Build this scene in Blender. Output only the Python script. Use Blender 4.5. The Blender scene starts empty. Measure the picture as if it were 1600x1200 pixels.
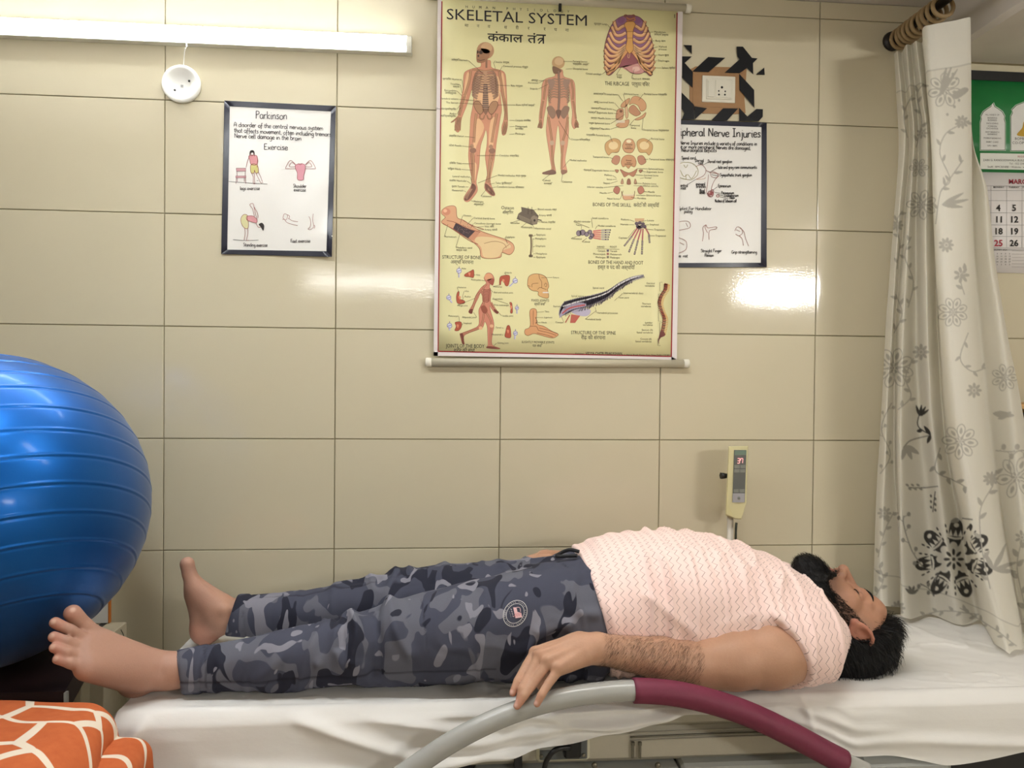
import bpy, math, random
import numpy as np
from mathutils import Vector, Matrix, noise as mnoise

# ------------------------------------------------------------------ camera, world, lights, exposure
SC = bpy.context.scene
COL = SC.collection
rng = np.random.default_rng(7)
random.seed(7)

CAM = np.array([0.772, -2.0301, 1.2493])
FPX = 1150.0
YAW, PITCH, ROLL = 0.0786, -0.0129, 0.0099
_cy, _sy, _cp, _sp, _cr, _sr = (math.cos(YAW), math.sin(YAW), math.cos(PITCH), math.sin(PITCH), math.cos(ROLL), math.sin(ROLL))
_fw = np.array([_sy * _cp, _cy * _cp, _sp])
_r0 = np.array([_cy, -_sy, 0.0])
_u0 = np.cross(_r0, _fw)
_R = _cr * _r0 + _sr * _u0
_U = -_sr * _r0 + _cr * _u0

cam_data = bpy.data.cameras.new('camera')
cam_data.sensor_width = 36.0
cam_data.lens = 36.0 * FPX / 1600.0
cam_data.clip_start = 0.02
cam = bpy.data.objects.new('camera', cam_data)
cam.matrix_world = Matrix(((_R[0], _U[0], -_fw[0], CAM[0]), (_R[1], _U[1], -_fw[1], CAM[1]), (_R[2], _U[2], -_fw[2], CAM[2]), (0, 0, 0, 1)))
COL.objects.link(cam)
SC.camera = cam

world = bpy.data.worlds.new('world')
world.use_nodes = True
world.node_tree.nodes['Background'].inputs[0].default_value = (0.9, 0.95, 1.0, 1)
world.node_tree.nodes['Background'].inputs[1].default_value = 0.3
SC.world = world

LAMP_BACK = 27.0      # emission of the batten over the bed
LAMP_FRONT = 13.0     # emission of the tubes on the opposite wall
LAMP_ADDED = 27.0       # added top light, unseen, under the beam across the room
LAMP_RIGHT = 120.0     # the nearer to the right corner
BATTEN_COL = (0.95, 0.99, 1.0)
TUBE_COL = (1.0, 0.985, 0.94)

vs = SC.view_settings
vs.view_transform = 'Standard'
vs.look = 'None'
vs.gamma = 1.0
vs.use_curve_mapping = False
vs.exposure = 1.82
SC.cycles.use_denoising = True
SC.cycles.max_bounces = 8
SC.cycles.diffuse_bounces = 5
SC.cycles.glossy_bounces = 4
SC.cycles.caustics_reflective = False
SC.cycles.caustics_refractive = False
SC.cycles.sample_clamp_indirect = 6.0


def ray(px, py):
    return _fw + _R * ((px - 800.0) / FPX) - _U * ((py - 600.0) / FPX)


def P(px, py, Y):
    """World point seen at a photo pixel, at depth plane Y."""
    d = ray(px, py)
    return CAM + d * ((Y - CAM[1]) / d[1])


def PZ(px, py, Z):
    d = ray(px, py)
    return CAM + d * ((Z - CAM[2]) / d[2])


def pix(X):
    d = np.asarray(X, float) - CAM
    w = d @ _fw
    return 800 + FPX * (d @ _R) / w, 600 - FPX * (d @ _U) / w


# ------------------------------------------------------------------ materials
def srgb(r, g, b):
    return tuple(((c / 255.0) / 12.92 if c / 255.0 <= 0.04045 else ((c / 255.0 + 0.055) / 1.055) ** 2.4) for c in (r, g, b))


class NT:
    def __init__(self, name):
        self.m = bpy.data.materials.new(name)
        self.m.use_nodes = True
        self.t = self.m.node_tree
        self.b = self.t.nodes['Principled BSDF']

    def n(self, typ, **kw):
        nd = self.t.nodes.new(typ)
        for k, v in kw.items():
            if k.startswith('i_'):
                key = k[2:]
                nd.inputs[int(key) if key.isdigit() else key.replace('_', ' ')].default_value = v
            else:
                setattr(nd, k, v)
        return nd

    def l(self, a, b):
        self.t.links.new(a, b)

    def math(self, op, a, b=None, c=None):
        nd = self.n('ShaderNodeMath', operation=op)
        for i, v in enumerate((a, b, c)):
            if v is None:
                continue
            if isinstance(v, (int, float)):
                nd.inputs[i].default_value = v
            else:
                self.l(v, nd.inputs[i])
        return nd.outputs[0]

    def mix(self, fac, a, b):
        nd = self.n('ShaderNodeMix', data_type='RGBA')
        for i, v in ((0, fac), (6, a), (7, b)):
            if isinstance(v, (int, float)):
                nd.inputs[i].default_value = v
            elif isinstance(v, tuple):
                nd.inputs[i].default_value = (v + (1.0,))[:4]
            else:
                self.l(v, nd.inputs[i])
        return nd.outputs[2]

    def ramp(self, fac, stops):
        nd = self.n('ShaderNodeValToRGB')
        e = nd.color_ramp.elements
        while len(e) < len(stops):
            e.new(0.5)
        for el, (p, c) in zip(e, stops):
            el.position = p
            el.color = (c + (1.0,))[:4]
        self.l(fac, nd.inputs[0])
        return nd.outputs[0]

    def noise(self, scale, detail=3.0, coord='Object', rough=0.5, stretch=None):
        tc = self.n('ShaderNodeTexCoord')
        out = tc.outputs[coord]
        if stretch:
            mp = self.n('ShaderNodeMapping')
            mp.inputs['Scale'].default_value = stretch
            self.l(out, mp.inputs[0])
            out = mp.outputs[0]
        nz = self.n('ShaderNodeTexNoise', i_Scale=scale, i_Detail=detail, i_Roughness=rough)
        self.l(out, nz.inputs['Vector'])
        return nz.outputs[0]

    def bump(self, h, strength=0.2, dist=0.002):
        bp = self.n('ShaderNodeBump', i_Strength=strength, i_Distance=dist)
        self.l(h, bp.inputs['Height'])
        self.l(bp.outputs[0], self.b.inputs['Normal'])
        return bp

    def set(self, **kw):
        for k, v in kw.items():
            self.b.inputs[k.replace('_', ' ')].default_value = v


def pmat(name, rgb, rough=0.5, metallic=0.0, var=0.06, scale=30.0, bump=0.0, bscale=None, spec=0.5, coat=0.0):
    """Plain procedural material: colour with a little noise, optional bump."""
    k = NT(name)
    c = srgb(*rgb)
    nz = k.noise(scale, 3.0)
    d = tuple(max(0.0, x * (1 - var)) for x in c)
    e = tuple(min(1.0, x * (1 + var)) for x in c)
    k.l(k.mix(nz, d, e), k.b.inputs['Base Color'])
    k.set(Roughness=rough, Metallic=metallic)
    k.b.inputs['Specular IOR Level'].default_value = spec
    if coat:
        k.b.inputs['Coat Weight'].default_value = coat
    if bump:
        k.bump(k.noise(bscale or scale * 4, 4.0), bump, 0.002)
    return k.m


def cmat(name, rough=0.6, attr='Col', spec=0.3, bump=0.0, bscale=200.0):
    """Material whose colour is the mesh's own colour attribute (prints, skin)."""
    k = NT(name)
    a = k.n('ShaderNodeVertexColor', layer_name=attr)
    nz = k.noise(60.0, 2.0)
    k.l(k.mix(k.math('MULTIPLY', nz, 0.08), a.outputs[0], (0.3, 0.27, 0.2)), k.b.inputs['Base Color'])
    k.set(Roughness=rough)
    k.b.inputs['Specular IOR Level'].default_value = spec
    if bump:
        k.bump(k.noise(bscale, 3.0), bump, 0.001)
    return k.m


def emat(name, rgb, strength):
    k = NT(name)
    k.set(Roughness=0.4)
    k.b.inputs['Base Color'].default_value = (0.8, 0.8, 0.8, 1)
    k.b.inputs['Emission Color'].default_value = tuple(rgb) + (1.0,)
    k.b.inputs['Emission Strength'].default_value = strength
    return k.m


# ------------------------------------------------------------------ mesh helpers
def _parent(o, p):
    if p is not None:
        o.parent = p
        w = Matrix.Identity(4)
        q = p
        while q is not None:
            w = q.matrix_basis.copy() if q.parent is None else q.matrix_parent_inverse @ q.matrix_basis if False else w
            q = q.parent
        root = p
        while root.parent is not None:
            root = root.parent
        if p.parent is None:
            o.matrix_parent_inverse = root.matrix_basis.inverted()
    return o


def tag(o, label=None, cat=None, group=None, kind=None):
    if label:
        o['label'] = label
    if cat:
        o['category'] = cat
    if group:
        o['group'] = group
    if kind:
        o['kind'] = kind
    return o


def thing(name, loc, label, cat, group=None):
    o = bpy.data.objects.new(name, None)
    o.empty_display_size = 0.05
    o.location = loc
    COL.objects.link(o)
    return tag(o, label, cat, group)


def obj(name, me, mat=None, parent=None):
    o = bpy.data.objects.new(name, me)
    COL.objects.link(o)
    if mat is not None:
        for m in (mat if isinstance(mat, (list, tuple)) else [mat]):
            me.materials.append(m)
    _parent(o, parent)
    return o


def np_mesh(name, V, Fq, smooth=True):
    """Fast mesh from numpy arrays: V (n,3), Fq (m,3|4)."""
    me = bpy.data.meshes.new(name)
    V = np.ascontiguousarray(V, np.float32)
    Fq = np.ascontiguousarray(Fq, np.int32)
    k = Fq.shape[1]
    me.vertices.add(len(V))
    me.vertices.foreach_set('co', V.ravel())
    me.loops.add(Fq.size)
    me.loops.foreach_set('vertex_index', Fq.ravel())
    me.polygons.add(len(Fq))
    me.polygons.foreach_set('loop_start', np.arange(0, Fq.size, k, dtype=np.int32))
    me.polygons.foreach_set('loop_total', np.full(len(Fq), k, np.int32))
    if smooth:
        me.polygons.foreach_set('use_smooth', np.ones(len(Fq), bool))
    me.update(calc_edges=True)
    me.validate()
    return me


def set_col(me, rgb, name='Col'):
    """Per-vertex linear colours (n,3)."""
    a = me.color_attributes.new(name, 'FLOAT_COLOR', 'POINT')
    c = np.ones((len(rgb), 4), np.float32)
    c[:, :3] = rgb
    a.data.foreach_set('color', c.ravel())


def set_attr(me, vals, name):
    a = me.attributes.new(name, 'FLOAT', 'POINT')
    a.data.foreach_set('value', np.ascontiguousarray(vals, np.float32))


class MB:
    """Collects simple solids and builds them as one mesh object."""

    def __init__(self):
        self.v, self.f, self.s = [], [], []

    def add(self, V, Fs, smooth=False):
        b = len(self.v)
        self.v += [tuple(map(float, x)) for x in V]
        self.f += [tuple(i + b for i in q) for q in Fs]
        self.s += [smooth] * len(Fs)
        return self

    def box(self, lo, hi, c=0.0, M=None):
        """Box with chamfered edges (c = chamfer)."""
        lo, hi = np.array(lo, float), np.array(hi, float)
        c = min(c, *(0.45 * (hi - lo)))
        if c <= 0:
            V = [(x, y, z) for x in (lo[0], hi[0]) for y in (lo[1], hi[1]) for z in (lo[2], hi[2])]
            Fs = [(0, 1, 3, 2), (4, 6, 7, 5), (0, 4, 5, 1), (2, 3, 7, 6), (0, 2, 6, 4), (1, 5, 7, 3)]
        else:
            V, idx = [], {}
            for i in (0, 1):
                for j in (0, 1):
                    for k in (0, 1):
                        base = np.array([(lo, hi)[i][0], (lo, hi)[j][1], (lo, hi)[k][2]])
                        sg = np.array([(1, -1)[i], (1, -1)[j], (1, -1)[k]])
                        for a in range(3):
                            off = np.array([c, c, c]) * sg
                            off[a] = 0
                            idx[(i, j, k, a)] = len(V)
                            V.append(base + off)
            Fs = []
            cyc = [(0, 0), (1, 0), (1, 1), (0, 1)]
            for a in range(3):
                b1, b2 = (a + 1) % 3, (a + 2) % 3
                for sdir in (0, 1):
                    q = []
                    for (p, r) in cyc:
                        t = [0, 0, 0]
                        t[a], t[b1], t[b2] = sdir, p, r
                        q.append(idx[(t[0], t[1], t[2], a)])
                    Fs.append(tuple(q if sdir else q[::-1]))
                # edges parallel to a
                for p in (0, 1):
                    for r in (0, 1):
                        t0, t1 = [0, 0, 0], [0, 0, 0]
                        t0[a], t1[a] = 0, 1
                        t0[b1] = t1[b1] = p
                        t0[b2] = t1[b2] = r
                        q = [idx[(*t0, b1)], idx[(*t1, b1)], idx[(*t1, b2)], idx[(*t0, b2)]]
                        Fs.append(tuple(q if (p ^ r) else q[::-1]))
            for i in (0, 1):
                for j in (0, 1):
                    for k in (0, 1):
                        q = [idx[(i, j, k, a)] for a in range(3)]
                        Fs.append(tuple(q if (i + j + k) % 2 else q[::-1]))
        if M is not None:
            V = [tuple(M @ Vector(p)) for p in V]
        return self.add(V, Fs)

    def tube(self, pts, rad, n=12, caps=True, smooth=True):
        pts = [np.array(p, float) for p in pts]
        R = rad if hasattr(rad, '__len__') else [rad] * len(pts)
        V, Fs = [], []
        up = None
        for i, p in enumerate(pts):
            t = pts[min(i + 1, len(pts) - 1)] - pts[max(i - 1, 0)]
            t = t / (np.linalg.norm(t) + 1e-12)
            if up is None:
                up = np.array([0, 0, 1.0]) if abs(t[2]) < 0.9 else np.array([1.0, 0, 0])
            a = np.cross(up, t)
            a /= np.linalg.norm(a)
            b = np.cross(t, a)
            up = b
            for k in range(n):
                th = 2 * math.pi * k / n
                V.append(p + R[i] * (math.cos(th) * a + math.sin(th) * b))
        m = len(pts)
        for i in range(m - 1):
            for k in range(n):
                Fs.append((i * n + k, i * n + (k + 1) % n, (i + 1) * n + (k + 1) % n, (i + 1) * n + k))
        self.add(V, Fs, smooth)
        if caps:
            b = len(self.v) - len(V)
            self.f += [tuple(b + k for k in range(n))[::-1], tuple(b + (m - 1) * n + k for k in range(n))]
            self.s += [False, False]
        return self

    def lathe(self, prof, origin, axis='z', n=32, smooth=True):
        """prof: list of (r, h) revolved round axis through origin."""
        V, Fs = [], []
        for (r, h) in prof:
            for k in range(n):
                th = 2 * math.pi * k / n
                a, b = r * math.cos(th), r * math.sin(th)
                V.append({'z': (a, b, h), 'y': (a, h, b), 'x': (h, a, b)}[axis])
        V = [tuple(np.array(p) + np.array(origin)) for p in V]
        m = len(prof)
        for i in range(m - 1):
            for k in range(n):
                Fs.append((i * n + k, i * n + (k + 1) % n, (i + 1) * n + (k + 1) % n, (i + 1) * n + k))
        self.add(V, Fs, smooth)
        return self

    def prism(self, poly, y0, y1):
        """poly: (x,z) outline extruded along y."""
        n = len(poly)
        V = [(x, y0, z) for x, z in poly] + [(x, y1, z) for x, z in poly]
        Fs = [tuple(range(n))[::-1], tuple(range(n, 2 * n))]
        Fs += [(k, (k + 1) % n, n + (k + 1) % n, n + k) for k in range(n)]
        return self.add(V, Fs)

    def grid(self, Pts, smooth=True):
        """Pts (r,c,3) array."""
        r, c = Pts.shape[:2]
        Fs = [(i * c + j, i * c + j + 1, (i + 1) * c + j + 1, (i + 1) * c + j) for i in range(r - 1) for j in range(c - 1)]
        return self.add(Pts.reshape(-1, 3), Fs, smooth)

    def build(self, name, mat, parent=None):
        me = bpy.data.meshes.new(name)
        me.from_pydata(self.v, [], self.f)
        me.polygons.foreach_set('use_smooth', np.array(self.s, bool))
        me.update()
        import bmesh
        bm = bmesh.new()
        bm.from_mesh(me)
        bmesh.ops.recalc_face_normals(bm, faces=bm.faces)
        bm.to_mesh(me)
        bm.free()
        return obj(name, me, mat, parent)


def catmull(pts, n=8, closed=False):
    pts = np.array(pts, float)
    m = len(pts)
    if m < 3 and not closed:
        return pts
    out = []
    for i in range(m if closed else m - 1):
        if closed:
            p0, p1, p2, p3 = pts[(i - 1) % m], pts[i], pts[(i + 1) % m], pts[(i + 2) % m]
        else:
            p0, p1, p2, p3 = pts[max(i - 1, 0)], pts[i], pts[i + 1], pts[min(i + 2, m - 1)]
        for k in range(n):
            t = k / n
            out.append(0.5 * ((2 * p1) + (p2 - p0) * t + (2 * p0 - 5 * p1 + 4 * p2 - p3) * t * t + (3 * p1 - p0 - 3 * p2 + p3) * t ** 3))
    if not closed:
        out.append(pts[-1])
    return np.array(out)


def interp(x, xs, ys):
    """Smooth monotone-ish interpolation of a table (cosine-free cubic Hermite)."""
    xs, ys = np.array(xs, float), np.array(ys, float)
    x = np.clip(x, xs[0], xs[-1])
    d = np.diff(ys) / np.diff(xs)
    m = np.empty_like(ys)
    m[0], m[-1] = d[0], d[-1]
    for i in range(1, len(ys) - 1):
        m[i] = 0 if d[i - 1] * d[i] <= 0 else 2 * d[i - 1] * d[i] / (d[i - 1] + d[i])
    i = np.clip(np.searchsorted(xs, x) - 1, 0, len(xs) - 2)
    h = xs[i + 1] - xs[i]
    t = (x - xs[i]) / h
    return (ys[i] * (2 * t ** 3 - 3 * t ** 2 + 1) + m[i] * h * (t ** 3 - 2 * t ** 2 + t) + ys[i + 1] * (-2 * t ** 3 + 3 * t ** 2) + m[i + 1] * h * (t ** 3 - t ** 2))


_lat = rng.random((32, 32, 32)).astype(np.float32)


def vnoise(X, scale):
    """Value noise in [-1,1] at points X (n,3); scale = cells per metre (scalar or 3-vector)."""
    q = X * np.asarray(scale, np.float32) + 100.0
    i = np.floor(q).astype(int)
    f = q - i
    f = f * f * (3 - 2 * f)
    r = 0
    for a in (0, 1):
        for b in (0, 1):
            for c in (0, 1):
                w = (f[:, 0] if a else 1 - f[:, 0]) * (f[:, 1] if b else 1 - f[:, 1]) * (f[:, 2] if c else 1 - f[:, 2])
                r = r + w * _lat[(i[:, 0] + a) % 32, (i[:, 1] + b) % 32, (i[:, 2] + c) % 32]
    return 2 * r - 1


BED_Z = 0.60
WHITE_PLASTIC = pmat('white_plastic', (232, 232, 228), 0.35, var=0.03)
BLACK_PLASTIC = pmat('black_plastic', (14, 14, 16), 0.4, var=0.1)
# ------------------------------------------------------------------ the room
RX0, RX1, RY0, RZ = -1.75, 4.25, -3.65, 2.318
GROUT = pmat('grout', (150, 140, 112), 0.9, var=0.1, scale=80)

k = NT('glazed_tile')
oi = k.n('ShaderNodeObjectInfo')
nz = k.noise(2.2, 2.0)
base = k.mix(nz, srgb(200, 191, 165), srgb(207, 199, 175))
k.l(k.mix(k.math('MULTIPLY', oi.outputs['Random'], 0.16), base, srgb(186, 178, 156)), k.b.inputs['Base Color'])
k.set(Roughness=0.07)
k.b.inputs['Specular IOR Level'].default_value = 0.5
b1 = k.noise(190.0, 2.0)
b2 = k.noise(9.0, 1.0)
k.bump(k.math('ADD', k.math('MULTIPLY', b1, 0.10), k.math('MULTIPLY', b2, 0.30)), 0.5, 0.0022)
TILE = k.m

CEIL_M = pmat('ceiling_plaster', (206, 200, 194), 0.85, var=0.14, scale=5, bump=0.4, bscale=22)
PAINT_M = pmat('cream_wall_paint', (218, 212, 196), 0.75, var=0.04, scale=4)
FLOOR_M = pmat('floor_stone', (186, 178, 162), 0.4, var=0.15, scale=12)

fl = tag(MB().box((RX0, RY0, -0.1), (RX1, 0.15, 0.0)).build('floor', FLOOR_M), kind='structure')
ce = tag(MB().box((RX0, RY0, RZ), (RX1, 0.15, RZ + 0.1)).build('ceiling', CEIL_M), kind='structure')
wl = tag(MB().box((RX0 - 0.12, RY0, 0), (RX0, 0.15, RZ)).build('wall_left', PAINT_M), kind='structure')
wr = tag(MB().box((RX1, RY0, 0), (RX1 + 0.12, 0.15, RZ)).build('wall_right', PAINT_M), kind='structure')
wf = tag(MB().box((RX0, RY0 - 0.12, 0), (RX1, RY0, RZ)).build('wall_front', PAINT_M), kind='structure')
wb = tag(MB().box((RX0, 0.005, 0), (RX1, 0.13, RZ)).build('wall_back', GROUT), kind='structure')

# glazed wall tiles 45 x 30 cm, each its own piece of the back wall
TZ0 = 0.769
_tiles = {}


def tile_mesh(w, h):
    key = (round(w, 4), round(h, 4))
    if key not in _tiles:
        c, d = 0.0012, 0.0045
        V = [(0, d, 0), (w, d, 0), (w, d, h), (0, d, h), (0, c, 0), (w, c, 0), (w, c, h), (0, c, h),
             (c, 0, c), (w - c, 0, c), (w - c, 0, h - c), (c, 0, h - c)]
        Fs = [(8, 9, 10, 11), (4, 5, 9, 8), (5, 6, 10, 9), (6, 7, 11, 10), (7, 4, 8, 11), (0, 1, 5, 4), (1, 2, 6, 5), (2, 3, 7, 6), (3, 0, 4, 7)]
        me = bpy.data.meshes.new('tile')
        me.from_pydata(V, [], Fs)
        me.materials.append(TILE)
        _tiles[key] = me
    return _tiles[key]


g = 0.0011
for ci in range(-4, 10):
    for ri in range(-3, 6):
        x0, x1 = max(ci * 0.45, RX0), min((ci + 1) * 0.45, RX1)
        z0, z1 = max(TZ0 + ri * 0.3, 0.0), min(TZ0 + (ri + 1) * 0.3, RZ)
        if x1 - x0 < 0.02 or z1 - z0 < 0.02:
            continue
        o = bpy.data.objects.new('tile', tile_mesh(x1 - x0 - 2 * g, z1 - z0 - 2 * g))
        o.location = (x0 + g, 0.0, z0 + g)
        o.rotation_euler = (random.uniform(-1, 1) * 0.0009, 0, random.uniform(-1, 1) * 0.0009)
        o.parent = wb
        COL.objects.link(o)

# beam beside the curtain, running from the tiled wall towards the viewer, and an unseen one added across the room to shade the upper wall
bm_ = MB().box((2.145, RY0, 2.160), (2.85, -0.002, RZ + 0.01), 0.012).build('ceiling_beam', CEIL_M)
tag(bm_, kind='structure')
shade_beam = MB().box((RX0, -0.98, 2.140), (2.144, -0.82, RZ + 0.01), 0.01).build('ceiling_beam', CEIL_M)
tag(shade_beam, kind='structure')


# ------------------------------------------------------------------ lamps
LED_BACK = emat('lamp_diffuser_back', BATTEN_COL, LAMP_BACK)
LED_FRONT = emat('lamp_diffuser_front', TUBE_COL, LAMP_FRONT)
LED_FRONT2 = emat('lamp_diffuser_right', TUBE_COL, LAMP_RIGHT)
HOUSING = pmat('lamp_housing', (226, 226, 216), 0.35, var=0.02)


def d_profile(depth, h, n=9):
    """D-shaped section: flat back, rounded front (y towards the room, z)."""
    pts = [(0.0, -h / 2), (-depth * 0.45, -h / 2)]
    for i in range(n):
        a = -math.pi / 2 + math.pi * i / (n - 1)
        pts.append((-depth * 0.45 - depth * 0.55 * math.cos(a), h / 2 * math.sin(a)))
    pts += [(-depth * 0.45, h / 2), (0.0, h / 2)]
    return pts


def batten(x0, x1, zc, Y, sgn, label, em, h=0.046, depth=0.032, tilt=0.0):
    t = thing('tube_light', ((x0 + x1) / 2, Y, zc), label, 'lamp')

    def sweep(name, xa, xb, prof, mat, inset=0.0):
        m = MB()
        n = len(prof)
        V = []
        for x in (xa, xb):
            dz = tilt * (x - (x0 + x1) / 2)
            V += [(x, Y + sgn * (-p[0]) * -1 if False else Y - sgn * (-p[0]), zc + p[1] + dz) for p in prof]
        Fs = [(i, (i + 1) % n, n + (i + 1) % n, n + i) for i in range(n)] + [tuple(range(n)), tuple(range(n, 2 * n))]
        m.add(V, Fs, False)
        return m.build(name, mat, t)
    low = [(0.0, -h / 2), (-depth * 0.74, -h / 2), (-depth * 0.74, h / 2 - 0.002), (0.0, h / 2)]
    sweep('housing', x0, x1, low, HOUSING)
    up = [(-depth * 0.742, -h / 2 + 0.005)] + [(-depth * 0.742 - depth * 0.26 * math.cos(a_), 0.002 + (h / 2 - 0.004) * math.sin(a_)) for a_ in np.linspace(-1.5, 1.5, 9)] + [(-depth * 0.742, h / 2 - 0.002)]
    sweep('diffuser', x0 + 0.012, x1 - 0.012, up, em)
    cap = [(p[0] * 1.06, p[1] * 1.04) for p in d_profile(depth, h)]
    sweep('end_cap', x0 - 0.002, x0 + 0.012, cap, HOUSING)
    sweep('end_cap', x1 - 0.012, x1 + 0.002, cap, HOUSING)
    return t


batten(-0.553, 0.648, 2.1345, -0.001, 1, 'long lit white batten lamp on the tiles left of the skeleton chart', LED_BACK, h=0.046)
LED_ADDED = emat('added_light_mid', TUBE_COL, LAMP_ADDED)  # added out of view to light the man from above
mt_ = thing('tube_light', (1.2, -0.90, 2.12), 'long unseen lamp added under the beam for top light on the man', 'lamp')
MB().box((0.78, -0.925, 2.112), (1.62, -0.875, 2.1399), 0.004).build('housing', HOUSING, mt_)
MB().box((0.79, -0.920, 2.106), (1.61, -0.880, 2.113), 0.003).build('diffuser', LED_ADDED, mt_)
mt2_ = thing('tube_light', (0.09, -0.90, 2.12), 'short unseen lamp added under the beam to brighten the foot end of the bed', 'lamp')
MB().box((-0.11, -0.925, 2.112), (0.29, -0.875, 2.1399), 0.004).build('housing', HOUSING, mt2_)  # second added light, out of view, brightens the foot end of the bed
MB().box((-0.10, -0.920, 2.106), (0.28, -0.880, 2.113), 0.003).build('diffuser', emat('added_light_foot', BATTEN_COL, LAMP_ADDED * 1.7), mt2_)
# the lamps on the opposite wall, seen as glints in the glaze
batten(-0.36, 0.86, 1.945, RY0 + 0.001, -1, 'lit tube lamp on the opposite wall straight behind the viewer', LED_FRONT)
batten(3.02, 3.78, 1.935, RY0 + 0.001, -1, 'lit tube lamp on the opposite wall over towards the right corner', LED_FRONT2)
from mathutils.geometry import tessellate_polygon

# ------------------------------------------------------------------ flat print: thin coloured shapes lying on a sheet
INK = cmat('printing_ink', 0.55, spec=0.25)
_txt_cache = {}


def text_mesh(s, bold=0.0):
    """Outline of a string in the built-in face as (verts 2d, faces), cap height 1, baseline 0."""
    key = (s, bold)
    if key not in _txt_cache:
        cu = bpy.data.curves.new('t', 'FONT')
        cu.body = s
        cu.size = 1.0
        cu.resolution_u = 2
        cu.offset = bold
        o = bpy.data.objects.new('t', cu)
        me = bpy.data.meshes.new_from_object(o)
        V = np.array([v.co[:2] for v in me.vertices]).reshape(-1, 2) / 0.727
        Fs = [tuple(p.vertices) for p in me.polygons]
        bpy.data.objects.remove(o)
        bpy.data.curves.remove(cu)
        bpy.data.meshes.remove(me)
        _txt_cache[key] = (V, Fs)
    return _txt_cache[key]


HAND = {}
for _ln in '''a 4.9;4,4 2.5,5 .7,4 .5,1.5 1.8,0 3.6,1 4,4.8|4,4.8 4,1 4.8,0
b 4.6;.6,9 .6,0|.6,3 2,5 3.8,4 4,1.5 2.5,0 .6,.8
c 4.2;4,4 2.4,5 .6,3.5 .6,1.3 2.2,0 4,.8
d 4.9;4,4 2.2,5 .5,3 .8,.6 2.4,0 4,1.5|4.1,9 4,1 4.7,0
e 4.4;.6,2.4 3.6,3 3.2,4.8 1.6,5 .5,3 .9,.6 2.4,0 4.2,.9
f 3.7;3.5,8 2.4,9 1.5,7.5 1.4,0 .8,-3|.2,4.4 3.2,4.7
g 4.8;4,4 2.3,5 .6,3.2 1,1 2.4,.5 4,2|4.1,4.8 4,-2 2.5,-4 .6,-3
h 4.8;.6,9 .6,0|.6,3 2.2,5 3.7,4 3.8,0 4.6,0
i 2.2;1,5 .9,.8 1.8,0|.9,7 1.2,7.4
j 2.5;1.6,5 1.5,-2.5 .2,-4|1.5,7 1.8,7.4
k 4.4;.6,9 .6,0|3.6,5 .7,2.2 3.9,0
l 2.3;.8,9 .8,1 1.8,0
m 7;.5,5 .6,0|.6,3 2,5 3.1,4 3.1,0|3.1,3 4.8,5 6,4 6.1,0
n 4.8;.5,5 .6,0|.6,3 2.2,5 3.7,4 3.8,0
o 4.8;2.4,5 .6,3.6 .7,1 2.3,0 4,1.2 4,3.8 2.4,5
p 4.8;.6,5 .6,-4|.6,3.5 2.4,5 4,3.6 3.8,1 2.2,0 .6,1
r 3.7;.5,5 .6,0|.6,3 1.8,4.8 3.4,4.6
s 3.9;3.4,4.4 1.8,5 .8,3.8 3,1.8 2.4,.2 .4,.4
t 3.5;1.5,8 1.4,.8 3,.2|.2,5 3,5.2
u 4.8;.6,5 .7,1 2.2,0 3.8,1.4|3.9,5 3.9,.6 4.7,0
v 4.3;.4,5 2,0 3.8,5
w 6;.4,5 1.6,0 3,4 4.2,0 5.6,5
x 4.3;.5,5 3.8,0|3.8,5 .5,0
y 4.7;.6,5 .8,2 2.4,1.6 4,3|4.1,5 3.9,-2 2.2,-4 .5,-2.8
z 4.2;.5,5 3.7,5 .5,0 3.9,0
, 2;1,.6 .6,-1.4
. 2;.8,.2 1.1,.5
- 4;.6,2.6 3.2,2.8
A 6;.4,0 1.4,6 3,8.8 4.8,6 5.3,0|1,3 5,3.2
B 5.4;.8,9 .8,0|.8,9 4,8 3.6,5.4 .8,4.8|.8,4.8 4.6,4 4.4,.8 .8,0
C 5.6;5,8 3,9 .8,6.5 .8,2.5 3,0 5.2,1.2
D 5.8;1,9 1,0|.4,9 4,8.2 5.2,5 4,1 .4,0
E 5;4.4,9 .9,8.8|.9,8.8 .9,0|.9,0 4.6,.2|.9,4.6 3.8,4.7
F 4.8;.9,9 .9,0|.5,9 4.6,9|.9,5 3.8,5
G 6;5,8 3,9 .8,6.5 .8,2 3,0 5,1 5.2,4|3.4,4 5.6,4
H 5.6;.8,9 .8,0|4.8,9 4.8,0|.8,4.6 4.8,4.6
I 4.4;2.2,9 2.2,0|.6,9 3.8,9|.6,0 3.8,0
L 4.4;1,9 1,0 4.2,.2
N 6;.8,0 .8,9|.8,9 5,0|5,0 5,9
P 5.2;.9,9 .9,0|.9,9 4,8.6 4.4,6 .9,4.4
R 5.2;.9,9 .9,0|.9,9 4,8.6 4.2,6 .9,4.6|2,4.6 4.8,0
S 5;4.6,8 2.4,9 .9,7 4.2,3.4 3.2,.4 .5,.8
T 5.4;.4,9 5,9|2.7,9 2.7,0
U 5.6;.8,9 .9,2 2.8,0 4.6,2 4.8,9'''.split('\n'):
    _c, _r = _ln[0], _ln[2:]
    _w, _p = _r.split(';')
    HAND[_c] = (float(_w), [[tuple(map(float, q.split(','))) for q in st.split()] for st in _p.split('|')])


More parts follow.
